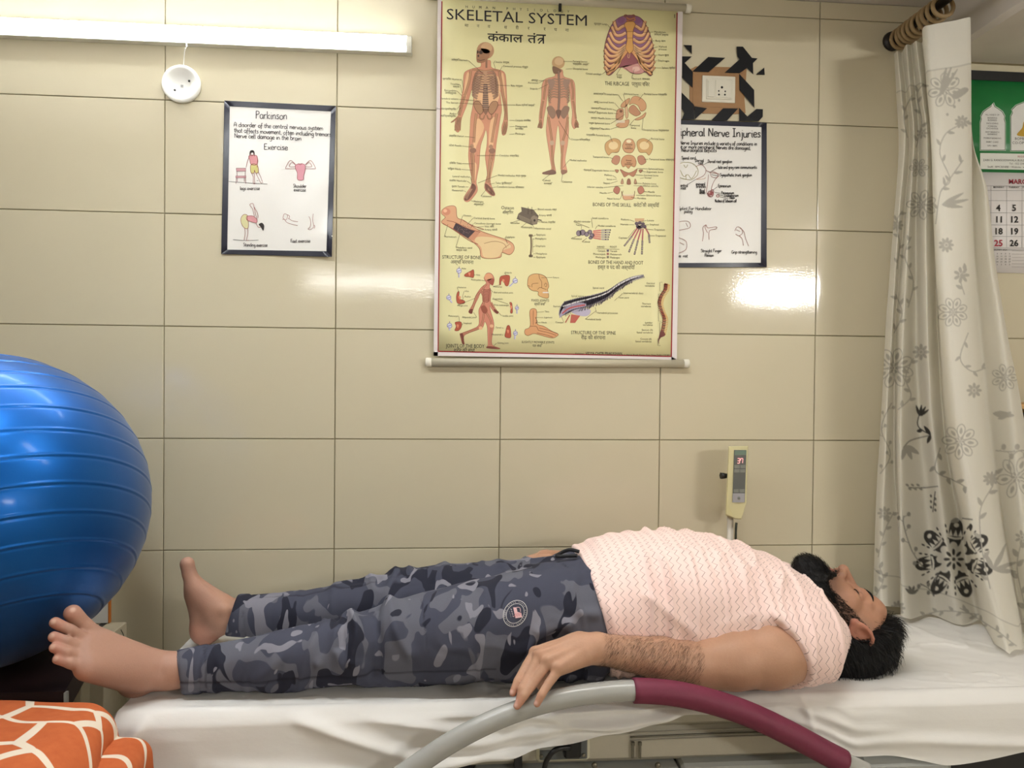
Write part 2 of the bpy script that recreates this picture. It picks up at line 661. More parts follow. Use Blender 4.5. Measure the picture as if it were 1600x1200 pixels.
class Print:
    def __init__(self, Y, disp=None, lift=0.00016):
        self.Y, self.disp, self.lift = Y, disp, lift
        self.v, self.l, self.c, self.f = [], [], [], []

    def poly(self, pts, col, layer=1):
        b = len(self.v)
        c = srgb(*col)
        for p in pts:
            self.v.append((float(p[0]), float(p[1])))
            self.l.append(layer)
            self.c.append(c)
        if len(pts) <= 4:
            self.f.append(tuple(range(b, b + len(pts))))
        else:
            for t in tessellate_polygon([[Vector((float(p[0]), float(p[1]), 0.0)) for p in pts]]):
                self.f.append(tuple(b + i for i in t))

    def blob(self, pts, col, layer=1, n=5):
        self.poly(catmull(pts, n, True), col, layer)

    def ell(self, cx, cy, rx, ry, col, layer=1, rot=0.0, n=20):
        a = np.linspace(0, 2 * np.pi, n, endpoint=False)
        x, y = rx * np.cos(a), ry * np.sin(a)
        c, s = math.cos(rot), math.sin(rot)
        self.poly(np.stack([cx + c * x - s * y, cy + s * x + c * y], 1), col, layer)

    def rect(self, x0, y0, x1, y1, col, layer=1, s0=0.0, s1=None):
        s1 = s0 if s1 is None else s1
        self.poly([(x0, y0), (x1, y0 + s0 * (x1 - x0)), (x1, y1 + s1 * (x1 - x0)), (x0, y1)], col, layer)

    def stroke(self, pts, w, col, layer=2, smooth=True, n=5, closed=False, taper=False):
        pts = np.array(pts, float)
        if smooth and len(pts) > 2:
            pts = catmull(pts, n, closed)
        if closed:
            pts = np.vstack([pts, pts[:1]])
        if len(pts) < 2:
            return
        t = np.gradient(pts, axis=0)
        t /= np.linalg.norm(t, axis=1, keepdims=True) + 1e-9
        nr = np.stack([-t[:, 1], t[:, 0]], 1)
        ww = np.full(len(pts), w / 2.0)
        if taper:
            ww = ww * np.clip(np.sin(np.linspace(0.25, math.pi - 0.1, len(pts))) + 0.15, 0.1, 1)
        A, B = pts + nr * ww[:, None], pts - nr * ww[:, None]
        b = len(self.v)
        c = srgb(*col)
        for p, q in zip(A, B):
            self.v += [tuple(p), tuple(q)]
            self.l += [layer, layer]
            self.c += [c, c]
        self.f += [(b + 2 * i, b + 2 * i + 2, b + 2 * i + 3, b + 2 * i + 1) for i in range(len(pts) - 1)]

    def text(self, s, x, y, h, col=(30, 28, 30), layer=3, slope=0.0, align='l', bold=0.0, width=None, spacing=0.0):
        if spacing:
            for i, ch in enumerate(s):
                if ch != ' ':
                    self.text(ch, x + i * spacing, y + slope * i * spacing, h, col, layer, slope, 'c', bold)
            return
        V, Fs = text_mesh(s, bold)
        if not len(V):
            return
        sx = h
        W = V[:, 0].max() * h
        if width:
            sx = h * width / W
            W = width
        off = {'l': 0, 'c': -W / 2, 'r': -W}[align]
        b = len(self.v)
        c = srgb(*col)
        for vx, vy in V:
            dx = vx * sx + off
            self.v.append((x + dx, y + slope * dx - vy * h))
            self.l.append(layer)
            self.c.append(c)
        self.f += [tuple(i + b for i in q) for q in Fs]

    def hand(self, s, x, y, xh, w, col=(40, 36, 40), layer=3, slope=0.0, width=None, align='l', jit=0.35):
        """Handwriting: xh = x-height in px."""
        k = xh / 5.0
        adv = sum((HAND[c][0] if c in HAND else 2.8) for c in s) * k
        kx = k if not width else k * width / adv
        tot = adv * kx / k
        cx = {'l': 0, 'c': -tot / 2, 'r': -tot}[align]
        for ch in s:
            if ch in HAND:
                wd, sts = HAND[ch]
                jy = random.uniform(-jit, jit)
                for st in sts:
                    self.stroke([(x + cx + px_ * kx, y + slope * (cx + px_ * kx) - (py_ + jy) * k) for px_, py_ in st], w, col, layer, True, 4)
                cx += wd * kx
            else:
                cx += 2.8 * kx

    def build(self, name, parent, mat=None):
        v = np.array(self.v)
        L = np.array(self.l, float)
        Yv = self.Y - self.lift * (L + 1)
        d = _fw[None] + _R[None] * ((v[:, :1] - 800) / FPX) - _U[None] * ((v[:, 1:2] - 600) / FPX)
        if self.disp is not None:
            Yv = Yv - self.disp(v[:, 0], v[:, 1])
        X = CAM[None] + d * ((Yv - CAM[1]) / d[:, 1])[:, None]
        me = bpy.data.meshes.new(name)
        me.from_pydata(X.tolist(), [], self.f)
        me.polygons.foreach_set('use_smooth', np.zeros(len(self.f), bool))
        me.update()
        set_col(me, np.array(self.c))
        return obj(name, me, mat or INK, parent)


def sheet(name, corners, Y, mat, parent, disp=None, nu=24, nv=24, thick=0.0006):
    """Paper sheet through four photo corners (tl,tr,br,bl) hanging at depth Y, with a little thickness."""
    tl, tr, br, bl = [np.array(c, float) for c in corners]
    u = np.linspace(0, 1, nu)[None, :, None]
    v = np.linspace(0, 1, nv)[:, None, None]
    q = (tl * (1 - u) + tr * u) * (1 - v) + (bl * (1 - u) + br * u) * v
    G = np.zeros((nv, nu, 3))
    B = np.zeros((nv, nu, 3))
    for i in range(nv):
        for j in range(nu):
            y = Y - (float(disp(q[i, j, 0], q[i, j, 1])) if disp else 0)
            G[i, j] = P(q[i, j, 0], q[i, j, 1], y)
            B[i, j] = G[i, j] + (0, thick, 0)
    m = MB().grid(G).grid(B)
    n = nu * nv
    ring = [j for j in range(nu)] + [i * nu + nu - 1 for i in range(1, nv)] + [(nv - 1) * nu + j for j in range(nu - 2, -1, -1)] + [i * nu for i in range(nv - 2, 0, -1)]
    for a, b in zip(ring, ring[1:] + ring[:1]):
        m.f.append((a, b, n + b, n + a))
        m.s.append(False)
    return m.build(name, mat, parent)
# ------------------------------------------------------------------ the skeleton wall chart
CY = -0.0165
PAPER_Y = pmat('chart_paper', (222, 216, 166), 0.42, var=0.015, scale=6, spec=0.4)
ROLLER_M = pmat('roller_tube', (188, 181, 160), 0.4, var=0.06, scale=15)
CAP_W = pmat('roller_cap', (228, 224, 210), 0.4, var=0.02)
chart = thing('wall_chart', P(870, 567, 0), 'large yellow printed chart of the human skeleton hanging on rollers on the tiles', 'chart')
sheet('chart_sheet', [(684, -6), (1067, 14), (1057.5, 562), (677.5, 556)], CY, PAPER_Y, chart, nu=10, nv=14)


def roller(pa, pb, r):
    a, b = P(pa[0], pa[1], -0.0135), P(pb[0], pb[1], -0.0135)
    d = (b - a) / np.linalg.norm(b - a)
    MB().tube([a, b], r, 20).build('roller', ROLLER_M, chart)
    for e, s in ((a, -1), (b, 1)):
        MB().tube([e - d * s * 0.004, e + d * s * 0.010, e + d * s * 0.0125], [r * 1.1, r * 1.1, r * 0.85], 20).build('roller_end_cap', CAP_W, chart)


roller((672, 566), (1070, 568), 0.0112)
roller((670, -8), (1073, 13.5), 0.0112)
hk = P(875, 13, -0.028)
MB().box(hk - (0.004, 0.004, 0.008), hk + (0.004, 0.004, 0.012), 0.001).build('clip', BLACK_PLASTIC, chart)

DK, BR, BO, SKN, PNK = (44, 36, 40), (112, 76, 62), (214, 176, 132), (222, 168, 138), (196, 128, 110)
LINE = (70, 58, 48)


def tf(x0, y0, s):
    return lambda pts: [(x0 + p[0] / s, y0 + p[1] / s) for p in pts]


def slope_at(y):
    return 0.045 - y / 560.0 * 0.034


pr = Print(CY)
# white margins and the thin red frame
pr.poly([(684, -6), (690, -6), (684.5, 549), (684, 556), (677.5, 556)], (222, 214, 214), 0)
pr.poly([(1059, 14), (1067, 14), (1057.5, 562), (1049, 562)], (222, 214, 214), 0)
pr.poly([(677.5, 550), (1049, 557), (1057.5, 562), (677.5, 556)], (222, 214, 214), 0)
for a, b in (((690.5, 2), (684.5, 549)), ((684.5, 549), (1049, 557)), ((1058, 20), (1049, 557))):
    pr.stroke([a, b], 1.8, (150, 26, 40), 2, False)
pr.build('printed_border', chart)

pr = Print(CY)
pr.text('SKELETAL SYSTEM', 697, 30, 17.5, (38, 36, 46), 3, 0.047, width=220)
pr.text('HUMAN PHYSIOLOGY', 729, 12.5, 4.2, (60, 58, 60), 3, 0.047, spacing=10.6)
for ch, x in zip(('मा', 'न', 'व', 'श', 'री', 'र', 'र', 'च', 'ना'), (729, 747, 764, 790, 808, 826, 851, 868, 886)):
    pr.text(ch, x, 42 + (x - 729) * 0.047, 5, (70, 66, 60), 3, 0.047, 'c')
pr.text('कंकाल', 762, 64, 13.5, (30, 28, 34), 3, 0.045, width=55, bold=0.012)
pr.text('तं', 824.5, 66.8, 13.5, (30, 28, 34), 3, 0.045, width=14, bold=0.012)
pr.stroke([(838, 54.6), (853, 55.3)], 2.2, (30, 28, 34), 3, False)
pr.stroke([(849, 55), (849, 68.4)], 2.2, (30, 28, 34), 3, False)
pr.stroke([(849, 59.8), (843, 60.4), (840.4, 63.4)], 2.0, (30, 28, 34), 3)
pr.stroke([(848.5, 61.2), (844.5, 64.6), (841.6, 68.2)], 2.0, (30, 28, 34), 3)
pr.text('1', 1052, 28, 6, (30, 28, 30), 3, bold=0.01)
pr.text('THE RIBCAGE', 945, 133, 6.2, DK, 3, 0.03, width=38)
pr.text('पर्शुका पिंजर', 987, 134, 6.2, DK, 3, 0.03, width=28)
pr.text('BONES OF THE SKULL', 926, 322, 5.8, DK, 3, 0.02, width=60)
pr.text('करोटि की अस्थियाँ', 990, 323, 6, DK, 3, 0.02, width=40)
pr.text('STRUCTURE OF BONE', 691, 404, 5.6, DK, 3, 0.018, width=60)
pr.text('अस्थि संरचना', 704, 412, 6, DK, 3, 0.018, width=36)
pr.text('BONES OF THE HAND AND FOOT', 919, 412, 5.6, DK, 3, 0.015, width=86)
pr.text('हस्त व पद की अस्थियाँ', 934, 420, 6, DK, 3, 0.015, width=58)
pr.text('JOINTS OF THE BODY', 697, 543, 6, DK, 3, 0.012, width=60)
pr.text('शरीर की संधि', 709, 550, 6, DK, 3, 0.012, width=36)
pr.text('STRUCTURE OF THE SPINE', 892, 522, 5.6, DK, 3, 0.012, width=70)
pr.text('रीढ़ की संरचना', 908, 530, 6, DK, 3, 0.012, width=38)
pr.text('FIXED JOINTS', 830, 471, 3.8, DK, 3, 0.012, width=28)
pr.text('स्थिर संधि', 835, 477, 4, DK, 3, 0.012, width=18)
pr.text('SLIGHTLY MOVABLE JOINTS', 815, 536, 3.6, DK, 3, 0.012, width=51)
pr.text('चल संधि', 832, 542, 4, DK, 3, 0.012, width=16)
pr.text('Osteon', 783, 327, 5.6, DK, 3, 0.02, width=20)
pr.text('ऑस्टियन', 785, 334, 5, DK, 3, 0.02, width=17)
pr.text('Publisher :', 899, 553.5, 2.6, DK, 3, 0.012, width=15)
pr.text('VIDYA CHITR PRAKASHAN,', 915, 554, 4.4, DK, 3, 0.012, width=58, bold=0.01)
pr.text('1, Ansari Road, Darya Ganj, New Delhi-110 002', 975, 555.5, 2.8, DK, 3, 0.012, width=72)
tag(pr.build('printed_lettering', chart), kind='stuff')

# ---- standing skeleton, front view (traced in a 600x1200 sketch frame)
T = tf(690, 50, 4.2857)
pr = Print(CY)
body = [(268, 195), (262, 232), (215, 243), (160, 265), (147, 300), (146, 360), (135, 430), (120, 500), (110, 560), (62, 605), (80, 600), (92, 592), (88, 640), (100, 668), (118, 665), (128, 620), (135, 575), (165, 500), (185, 440), (205, 380), (214, 440), (208, 500), (195, 570), (190, 650), (186, 720), (182, 780), (180, 830), (186, 900), (200, 970), (200, 1025), (150, 1105), (160, 1135), (190, 1130), (235, 1075), (240, 1040), (232, 1000), (250, 900), (255, 830), (262, 760), (285, 690), (296, 655), (305, 690), (303, 760), (292, 830), (300, 900), (305, 960), (286, 1040), (320, 1085), (345, 1098), (358, 1085), (335, 1035), (327, 990), (345, 900), (358, 820), (367, 740), (380, 660), (392, 580), (402, 520), (395, 440), (385, 370), (400, 420), (412, 480), (420, 540), (415, 590), (402, 640), (408, 690), (430, 680), (442, 620), (441, 540), (438, 470), (435, 400), (432, 330), (425, 280), (400, 258), (350, 245), (330, 230), (325, 190)]
pr.blob(T(body), (206, 146, 118), 1, 3)
pr.stroke(T(body), 0.5, (170, 104, 86), 2, n=3, closed=True)
for q in ([(240, 580), (285, 640), (235, 760), (215, 850), (215, 700)], [(330, 590), (365, 580), (355, 700), (325, 840), (315, 720)], [(225, 300), (380, 300), (370, 480), (235, 500)], [(165, 290), (185, 290), (160, 460), (140, 480)], [(400, 290), (418, 300), (430, 500), (415, 470)], [(205, 880), (235, 890), (220, 1000)], [(318, 880), (345, 860), (325, 1000)]):
    pr.blob(T(q), (228, 184, 142), 3, 4)
pr.ell(690 + 293 / 4.2857, 50 + 125 / 4.2857, 13.6, 13.4, (186, 144, 110), 4)
pr.blob(T([(236, 130), (234, 190), (250, 206), (290, 200), (320, 160), (318, 120), (260, 110)]), (160, 118, 90), 5)
pr.ell(690 + 300 / 4.2857, 50 + 108 / 4.2857, 9, 8.5, (206, 168, 130), 5)
for x, y, rx, ry in ((264, 136, 3.2, 3), (242, 134, 1.6, 2.6), (246, 160, 1.3, 1.9)):
    pr.ell(690 + x / 4.2857, 50 + y / 4.2857, rx, ry, (74, 54, 46), 6, n=10)
pr.stroke(T([(240, 186), (262, 190), (290, 184)]), 0.9, (90, 64, 54), 6)
pr.stroke(T([(300, 165), (300, 240)]), 3.0, (150, 114, 94), 4, False)
BN, BD = (188, 142, 108), (118, 84, 70)


def bone(pts, w, lay=4, c=BN, d=BD, sm=True):
    pr.stroke(T(pts), w + 0.9, d, lay, sm)
    pr.stroke(T(pts), w, c, lay + 1, sm)


bone([(205, 252), (250, 255), (290, 262), (340, 255), (385, 258)], 1.6)
for s in (-1, 1):
    for i in range(9):
        y0 = 268 + i * 17
        hw = 60 + 24 * math.sin(min(1, (i + 1) / 6) * math.pi / 2)
        pr.stroke(T([(292 + s * 8, y0), (292 + s * hw * 0.7, y0 - 4), (292 + s * hw, y0 + 18), (292 + s * (hw * 0.85 - i * 1.5), y0 + 40), (292 + s * (18 + i * 4.5), y0 + 28 + i * 2)]), 2.5, BD, 4, n=4)
        pr.stroke(T([(292 + s * 8, y0), (292 + s * hw * 0.7, y0 - 4), (292 + s * hw, y0 + 18), (292 + s * (hw * 0.85 - i * 1.5), y0 + 40), (292 + s * (18 + i * 4.5), y0 + 28 + i * 2)]), 1.3, (176, 140, 118), 5, n=4)
pr.poly(T([(280, 262), (304, 262), (300, 345), (284, 345)]), (188, 148, 120), 6)
for i in range(14):
    y = 348 + i * 12.5
    w = 13 + i * 0.8
    pr.poly(T([(294 - w, y), (294 + w, y), (294 + w, y + 9), (294 - w, y + 9)]), (112, 92, 88) if i % 2 else (96, 76, 74), 6)
for s in (-1, 1):
    pr.blob(T([(296 + s * 16, 520), (296 + s * 40, 470), (296 + s * 72, 465), (296 + s * 80, 490), (296 + s * 62, 530), (296 + s * 36, 552)]), (176, 134, 102), 7)
    pr.stroke(T([(296 + s * 16, 520), (296 + s * 40, 470), (296 + s * 72, 465), (296 + s * 80, 490), (296 + s * 62, 530), (296 + s * 36, 552)]), 0.8, BD, 8, closed=True)
    pr.stroke(T([(296 + s * 36, 545), (296 + s * 40, 575), (296 + s * 18, 582), (296 + s * 8, 556)]), 2.2, (166, 124, 96), 8)
pr.poly(T([(272, 515), (318, 515), (296, 560)]), (140, 104, 84), 8)
bone([(196, 255), (185, 330), (160, 410), (152, 428)], 2.8)
bone([(385, 262), (398, 330), (412, 420), (416, 440)], 2.8)
bone([(158, 430), (140, 490), (120, 560)], 1.6)
bone([(150, 430), (128, 500), (112, 556)], 1.4)
bone([(414, 440), (420, 500), (430, 590)], 1.6)
bone([(420, 440), (432, 510), (436, 590)], 1.4)
for k in range(4):
    bone([(112 + k * 5, 570), (96 + k * 10, 620), (90 + k * 11, 660)], 0.9)
    bone([(424 + k * 3, 600), (414 + k * 7, 640), (406 + k * 6, 684)], 0.8)
bone([(115, 570), (85, 590), (66, 604)], 0.9)
bone([(232, 545), (222, 640), (216, 740)], 3.0)
bone([(370, 545), (352, 640), (336, 740)], 3.0)
for x, y in ((202, 765), (330, 768)):
    pr.ell(690 + x / 4.2857, 50 + y / 4.2857, 3.2, 3.4, (172, 134, 108), 7, n=12)
    pr.ell(690 + (x + 8) / 4.2857, 50 + (y + 28) / 4.2857, 5.2, 4.4, (150, 112, 94), 6, n=12)
bone([(212, 800), (214, 900), (212, 1010)], 2.6)
bone([(196, 810), (202, 900), (204, 1010)], 1.2)
bone([(330, 800), (318, 900), (308, 1010)], 2.6)
bone([(346, 810), (332, 900), (318, 1010)], 1.2)
pr.blob(T([(205, 1015), (228, 1030), (226, 1060), (185, 1120), (158, 1128), (155, 1108), (190, 1060)]), (120, 82, 70), 7)
pr.blob(T([(292, 1015), (318, 1030), (352, 1075), (350, 1094), (330, 1088), (296, 1050)]), (120, 82, 70), 7)
for k in range(4):
    pr.stroke(T([(206 - k * 2, 1050), (178 - k * 4, 1100 - k * 4), (170 - k * 5, 1122 - k * 4)]), 0.7, (176, 136, 110), 8)
    pr.stroke(T([(310, 1045 + k * 4), (330 + k * 3, 1068 + k * 4), (346, 1080 + k * 4)]), 0.6, (176, 136, 110), 8)
pr.build('front_skeleton_figure', chart)


def labels(pr, items, h=2.9):
    """(text, x, y, target x, target y): small caption with a leader line."""
    for s, x, y, tx, ty, al in items:
        pr.text(s, x, y, h, (52, 44, 40), 9, slope_at(y), al)
        if tx is not None:
            ex = x + (1.0 if al == 'r' else -1.0)
            pr.stroke([(ex, y - 1), (tx, ty)], 0.45, LINE, 9, False)


pr = Print(CY)
labels(pr, [('उरोस्थि Sternum', 731, 95.5, 758, 118, 'r'), ('Clavicle जत्रुक', 772, 98, 774, 108, 'l'), ('Coracoid process चंचुरूप', 786, 104.5, 780, 112, 'l'),
            ('प्रगंडिका Humerus', 721, 125.5, 724, 140, 'r'), ('Trochlea', 718, 133, 722, 145, 'r'), ('चक्रक', 718, 137, None, 0, 'r'), ('Epicondyles', 713, 143, 722, 150, 'r'), ('अधिस्थूलक', 713, 147, None, 0, 'r'),
            ('Vertebral column', 716, 156, 752, 158, 'r'), ('The Sacrum', 716, 162, 752, 163, 'r'), ('Ulna अंतःप्रकोष्ठिका', 713, 172, 718, 165, 'r'), ('Radius', 713, 179, 720, 168, 'r'), ('बहिःप्रकोष्ठिका', 713, 183, None, 0, 'r'),
            ('Ribs पर्शुका', 798, 135, 776, 133, 'l'), ('Ilium श्रोणि अस्थि', 806, 165, 778, 164, 'l'), ('Carpals मणिबंध', 805, 189, 796, 188, 'l'), ('Metacarpals', 805, 198.5, 796, 198, 'l'), ('करभिका', 805, 202.5, None, 0, 'l'), ('Phalanges', 805, 210, 796, 210, 'l'),
            ('ऊर्विका Femur', 725, 214, 742, 215, 'r'), ('पटेला Patella', 721, 229, 738, 230, 'r'), ('Condyles अस्थिकंद', 780, 244, 745, 243, 'l'), ('टिबिया Tibia', 721, 256.5, 740, 256, 'r'), ('फिबुला Fibula', 720, 265.5, 738, 266, 'r'),
            ('Lateral malleolus', 734, 277.5, 738, 288, 'r'), ('नाविका Navicular', 729, 284, 740, 290, 'r'), ('Medial malleolus मध्य गुल्फ', 778, 275, 747, 286, 'l'), ('Talus घुटिकास्थि', 774, 287, 764, 288, 'l'), ('Cuneiform bones कीलाकार', 776, 293, 766, 294, 'l'),
            ('गुल्फ Tarsals', 726, 293, 732, 292, 'r'), ('Metatarsals', 724, 299, 728, 300, 'r'), ('Calcaneus', 752, 307.5, 760, 296, 'l'), ('Phalanges', 740, 316, 736, 313, 'l'), ('अंगुलास्थि', 740, 320.5, None, 0, 'l')])
# back view captions
labels(pr, [('अंसकूट', 841, 127, 850, 126, 'r'), ('Acromion', 841, 131, 852, 124, 'r'), ('Scapula', 840, 140, 856, 132, 'r'), ('Parietal bones', 895, 97, 880, 96, 'l'), ('पार्श्विक अस्थि', 895, 101, None, 0, 'l'), ('Occipital bone', 895, 108.5, 884, 108, 'l'), ('Coccyx कॉक्सिक्स', 892, 219, 873, 189, 'l'), ('Medial malleolus', 890, 251.5, 880, 262, 'l'), ('Cuboid', 848, 283, 860, 272, 'l'), ('घनास्थि', 850, 288, None, 0, 'l'), ('Calcaneus', 878, 285, 879, 272, 'l')])
# ribcage captions
labels(pr, [('फुप्फुस Lung', 948, 39, 960, 52, 'r'), ('Manubrium', 1022, 51, 1000, 51, 'l'), ('उरोस्थि हस्तक', 1022, 55, None, 0, 'l'), ('Body काय', 1024, 65, 990, 62, 'l'), ('Xiphoid', 1029, 74, 992, 84, 'l'), ('process', 1029, 78, None, 0, 'l'), ('Heart हृदय', 1028, 87, 1000, 86, 'l'), ('Diaphragm', 1028, 96, 1004, 95, 'l'), ('Spleen प्लीहा', 1034, 107, 1010, 106, 'l'), ('Costal cartilage', 940, 117, 954, 105, 'r'), ('Liver', 964, 118, 971, 104, 'l'), ('यकृत', 964, 122, None, 0, 'l'), ('Stomach आमाशय', 988, 124, 991, 108, 'l')])
# skull captions
labels(pr, [('ललाटास्थि Frontal bone', 965, 149, 973, 158, 'r'), ('Ethmoid bone', 975, 148, 979, 166, 'l'), ('Parietal bone पार्श्विक', 1006, 148, 998, 157, 'l'), ('अश्रु Lacrimal bone', 959, 161.5, 968, 170, 'r'), ('नासास्थि Nasal bone', 956, 171.5, 965, 174, 'r'), ('गंडास्थि Zygomatic bone', 958, 178, 966, 178, 'r'), ('ऊर्ध्व Maxilla bone', 954, 186.5, 966, 186, 'r'), ('जतूक Sphenoid bone', 953, 194.5, 976, 179, 'r'), ('चिबुकास्थि Mandible', 953, 203, 968, 197, 'r'), ('Temporal', 984, 197, 991, 187, 'l'), ('bone', 986, 201, None, 0, 'l'), ('Occipital bone पश्चकपाल', 1004, 204, 1005, 184, 'l'), ('पार्श्विक Parietal bone', 952, 213, 957, 222, 'r'), ('Parietal bone', 1017, 218, 1010, 223, 'l'), ('Temporal bone', 951, 247, 958, 248, 'r'), ('Temporal bone शंखास्थि', 1014, 250, 1006, 249, 'l'), ('Sphenoid bone', 1013, 265, 995, 263, 'l'), ('गंडास्थि Zygomatic bone', 951, 268, 960, 267, 'r'), ('Zygomatic bone', 1010, 269.5, 1002, 267, 'l'), ('Lacrimal bone', 1006, 275, 992, 273, 'l'), ('Malleus', 956, 275, 963, 278, 'r'), ('Vomer', 1007, 279, 1000, 279, 'l'), ('Incus', 956, 281.5, 964, 280, 'r'), ('Stapes', 953, 287.5, 965, 283, 'r'), ('Palatine bone', 1004, 288, 992, 286, 'l'), ('Inferior concha', 1004, 291.5, 990, 290, 'l'), ('Inferior concha', 942, 294, 974, 290, 'r'), ('Maxilla', 948, 303, 958, 300, 'r'), ('Maxilla', 1012, 301, 1006, 299, 'l'), ('Ethmoid bone', 1010, 306.5, 994, 305, 'l'), ('Mandible', 995, 311, 986, 308, 'l'), ('Nasal bones', 968, 312, 974, 298, 'r')])
# bone structure, osteon, spine, joints captions
labels(pr, [('Periosteum', 695, 371, 700, 350, 'l'), ('Osteon', 724, 338, 719, 350, 'l'), ('Cortical (hard) bone', 740, 342, 730, 351, 'l'), ('Cancellous (spongy) bone', 741, 350, 735, 357, 'l'), ('Vein शिरा', 757, 355, 745, 355, 'l'), ('Artery धमनी', 757, 360, 746, 359, 'l'), ('Epiphysis', 790, 371.5, 793, 381, 'l'), ('Medullary canal', 713, 388, 721, 358, 'l'), ('मज्जा नाल', 713, 392, None, 0, 'l'),
            ('Blood vessels रक्त', 840, 328, 826, 330, 'l'), ('Artery धमनी', 842, 337.5, 836, 338, 'l'), ('Nerve तंत्रिका', 845, 348, 840, 346, 'l'), ('Haversian canal', 836, 358, 832, 351, 'l'), ('Lamellae', 798, 349.5, 812, 344, 'l'), ('Osteocyte', 815, 356, 823, 348, 'l'), ('Epiphysis', 838, 368, 833, 369, 'l'), ('Metaphysis', 836, 374, 833, 374, 'l'), ('Diaphysis', 837, 385.5, 833, 386, 'l'), ('Metaphysis', 837, 397.5, 833, 397, 'l'), ('Epiphysis', 838, 403, 833, 402, 'l'),
            ('Medial navicular', 897, 347, 921, 356, 'l'), ('Talus', 908, 353, 908, 358, 'r'), ('Small cuneiform', 925, 342, 926, 356, 'l'), ('Medial cuneiform', 934, 354, 930, 358, 'l'), ('Calcaneus', 893, 374, 907, 367, 'l'), ('Cuboid', 910, 379, 917, 372, 'l'), ('HAND', 933, 387, None, 0, 'l'), ('FOOT', 953, 387, None, 0, 'l'), ('Carpals', 946, 393.5, None, 0, 'r'), ('Tarsals', 953, 393.5, None, 0, 'l'), ('Metacarpals', 946, 398.5, None, 0, 'r'), ('Metatarsals', 953, 398.5, None, 0, 'l'), ('Phalanges', 946, 403.5, None, 0, 'r'), ('Phalanges', 953, 403.5, None, 0, 'l'),
            ('Pisiform', 983, 344.5, 991, 346, 'r'), ('Hamate', 982, 352, 991, 351, 'r'), ('Capitate', 980, 373, 992, 358, 'r'), ('Lunate', 1011, 345.5, 1002, 346, 'l'), ('Scaphoid', 1015, 352, 1005, 352, 'l'), ('Trapezium', 1022, 360, 1010, 358, 'l'), ('Trapezoid', 1024, 369.5, 1014, 368, 'l'),
            ('Spinal cord', 926, 451, None, 0, 'l'), ('Spinal nerve', 912, 464, 922, 464, 'r'), ('Sacrum', 876, 480, 884, 481, 'r'), ('Coccyx', 880, 505, 877, 494, 'r'), ('Intervertebral discs', 974, 459, 968, 463, 'l'), ('Facet joint', 966, 466, 960, 470, 'l'), ('Vertebral processes', 933, 490, 930, 480, 'l'), ('Vertebral body', 915, 500, 932, 485, 'l'),
            ('Cervical', 1023, 444, None, 0, 'r'), ('vertebrae', 1023, 448, None, 0, 'r'), ('Thoracic', 1017, 476, None, 0, 'r'), ('vertebrae', 1017, 480, None, 0, 'r'), ('Lumbar', 1020, 505.5, None, 0, 'r'), ('vertebrae', 1020, 509, None, 0, 'r'), ('Sacrum (5)', 1020, 517, None, 0, 'r'), ('fused vertebrae', 1020, 521, None, 0, 'r'), ('Coccyx (4)', 1018, 531, None, 0, 'r'), ('fused vertebrae', 1018, 535, None, 0, 'r')])
labels(pr, [('Atlas', 721, 420.5, None, 0, 'l'), ('Axis', 744, 430.5, 740, 430, 'l'), ('Pivot joint', 751, 438.5, 758, 439, 'r'), ('Humerus', 715, 450, 717, 456, 'l'), ('Ulna', 726, 456, 722, 466, 'l'), ('Radius', 726, 464.5, 722, 470, 'l'), ('Hinge joint', 715, 478.5, 742, 466, 'l'), ('Scapula', 789, 427, 792, 431, 'l'), ('Humerus', 771, 449, 782, 445, 'l'), ('Ball-and-socket joint', 772, 458, 766, 452, 'l'), ('Trapezium', 770, 468, 794, 475, 'l'), ('First metacarpal', 795, 478, None, 0, 'r'), ('Saddle joint', 785, 494.5, 780, 489, 'l'), ('Ellipsoidal joint', 744, 497, 740, 488, 'r'), ('Metacarpal', 716, 495, 718, 503, 'r'), ('Scaphoid', 724, 506, 722, 508, 'l'), ('Tarsal', 783, 513, 787, 513, 'r'), ('Metatarsal', 783, 524, 786, 524, 'r'), ('Gliding joint', 777, 537, 771, 541, 'l'), ('Suture', 864, 434.5, 846, 434, 'l'), ('Tibia', 851, 488, 838, 488, 'l'), ('Ligament', 850, 497, 836, 496, 'l'), ('Fibula', 846, 505, 836, 504, 'l')], 2.6)
for x, y0, y1 in ((1031, 441, 455), (1029, 459, 502), (1031, 504, 526), (1028, 529, 540)):
    pr.stroke([(x + 4, y0), (x, y0), (x, y1), (x + 4, y1)], 0.5, LINE, 9, False)
pr.stroke([(932, 388.5), (968, 389.5)], 0.4, LINE, 9, False)
for i, c in enumerate(((120, 108, 128), (176, 120, 110), (150, 140, 120))):
    pr.rect(948, 390 + i * 5, 951.5, 393.4 + i * 5, c, 9)
tag(pr.build('printed_captions', chart), kind='stuff')

# ---- standing skeleton, back view (882x1200 sketch frame)
T = tf(820, 0, 3.528)
pr = Print(CY)
body = [(170, 385), (165, 420), (115, 435), (95, 470), (92, 540), (84, 600), (78, 660), (84, 705), (98, 700), (105, 650), (118, 580), (126, 520), (132, 580), (125, 640), (118, 720), (128, 800), (140, 880), (145, 935), (100, 950), (105, 960), (165, 960), (170, 940), (160, 880), (168, 800), (176, 720), (183, 690), (190, 720), (196, 800), (202, 880), (200, 940), (210, 960), (232, 950), (232, 935), (222, 880), (235, 800), (242, 720), (240, 640), (235, 560), (246, 500), (254, 560), (262, 620), (258, 680), (270, 710), (285, 700), (298, 685), (282, 650), (280, 580), (278, 500), (274, 460), (260, 438), (215, 422), (207, 385)]
pr.blob(T(body), (212, 156, 128), 1, 3)
pr.stroke(T(body), 0.5, (170, 110, 90), 2, n=3, closed=True)
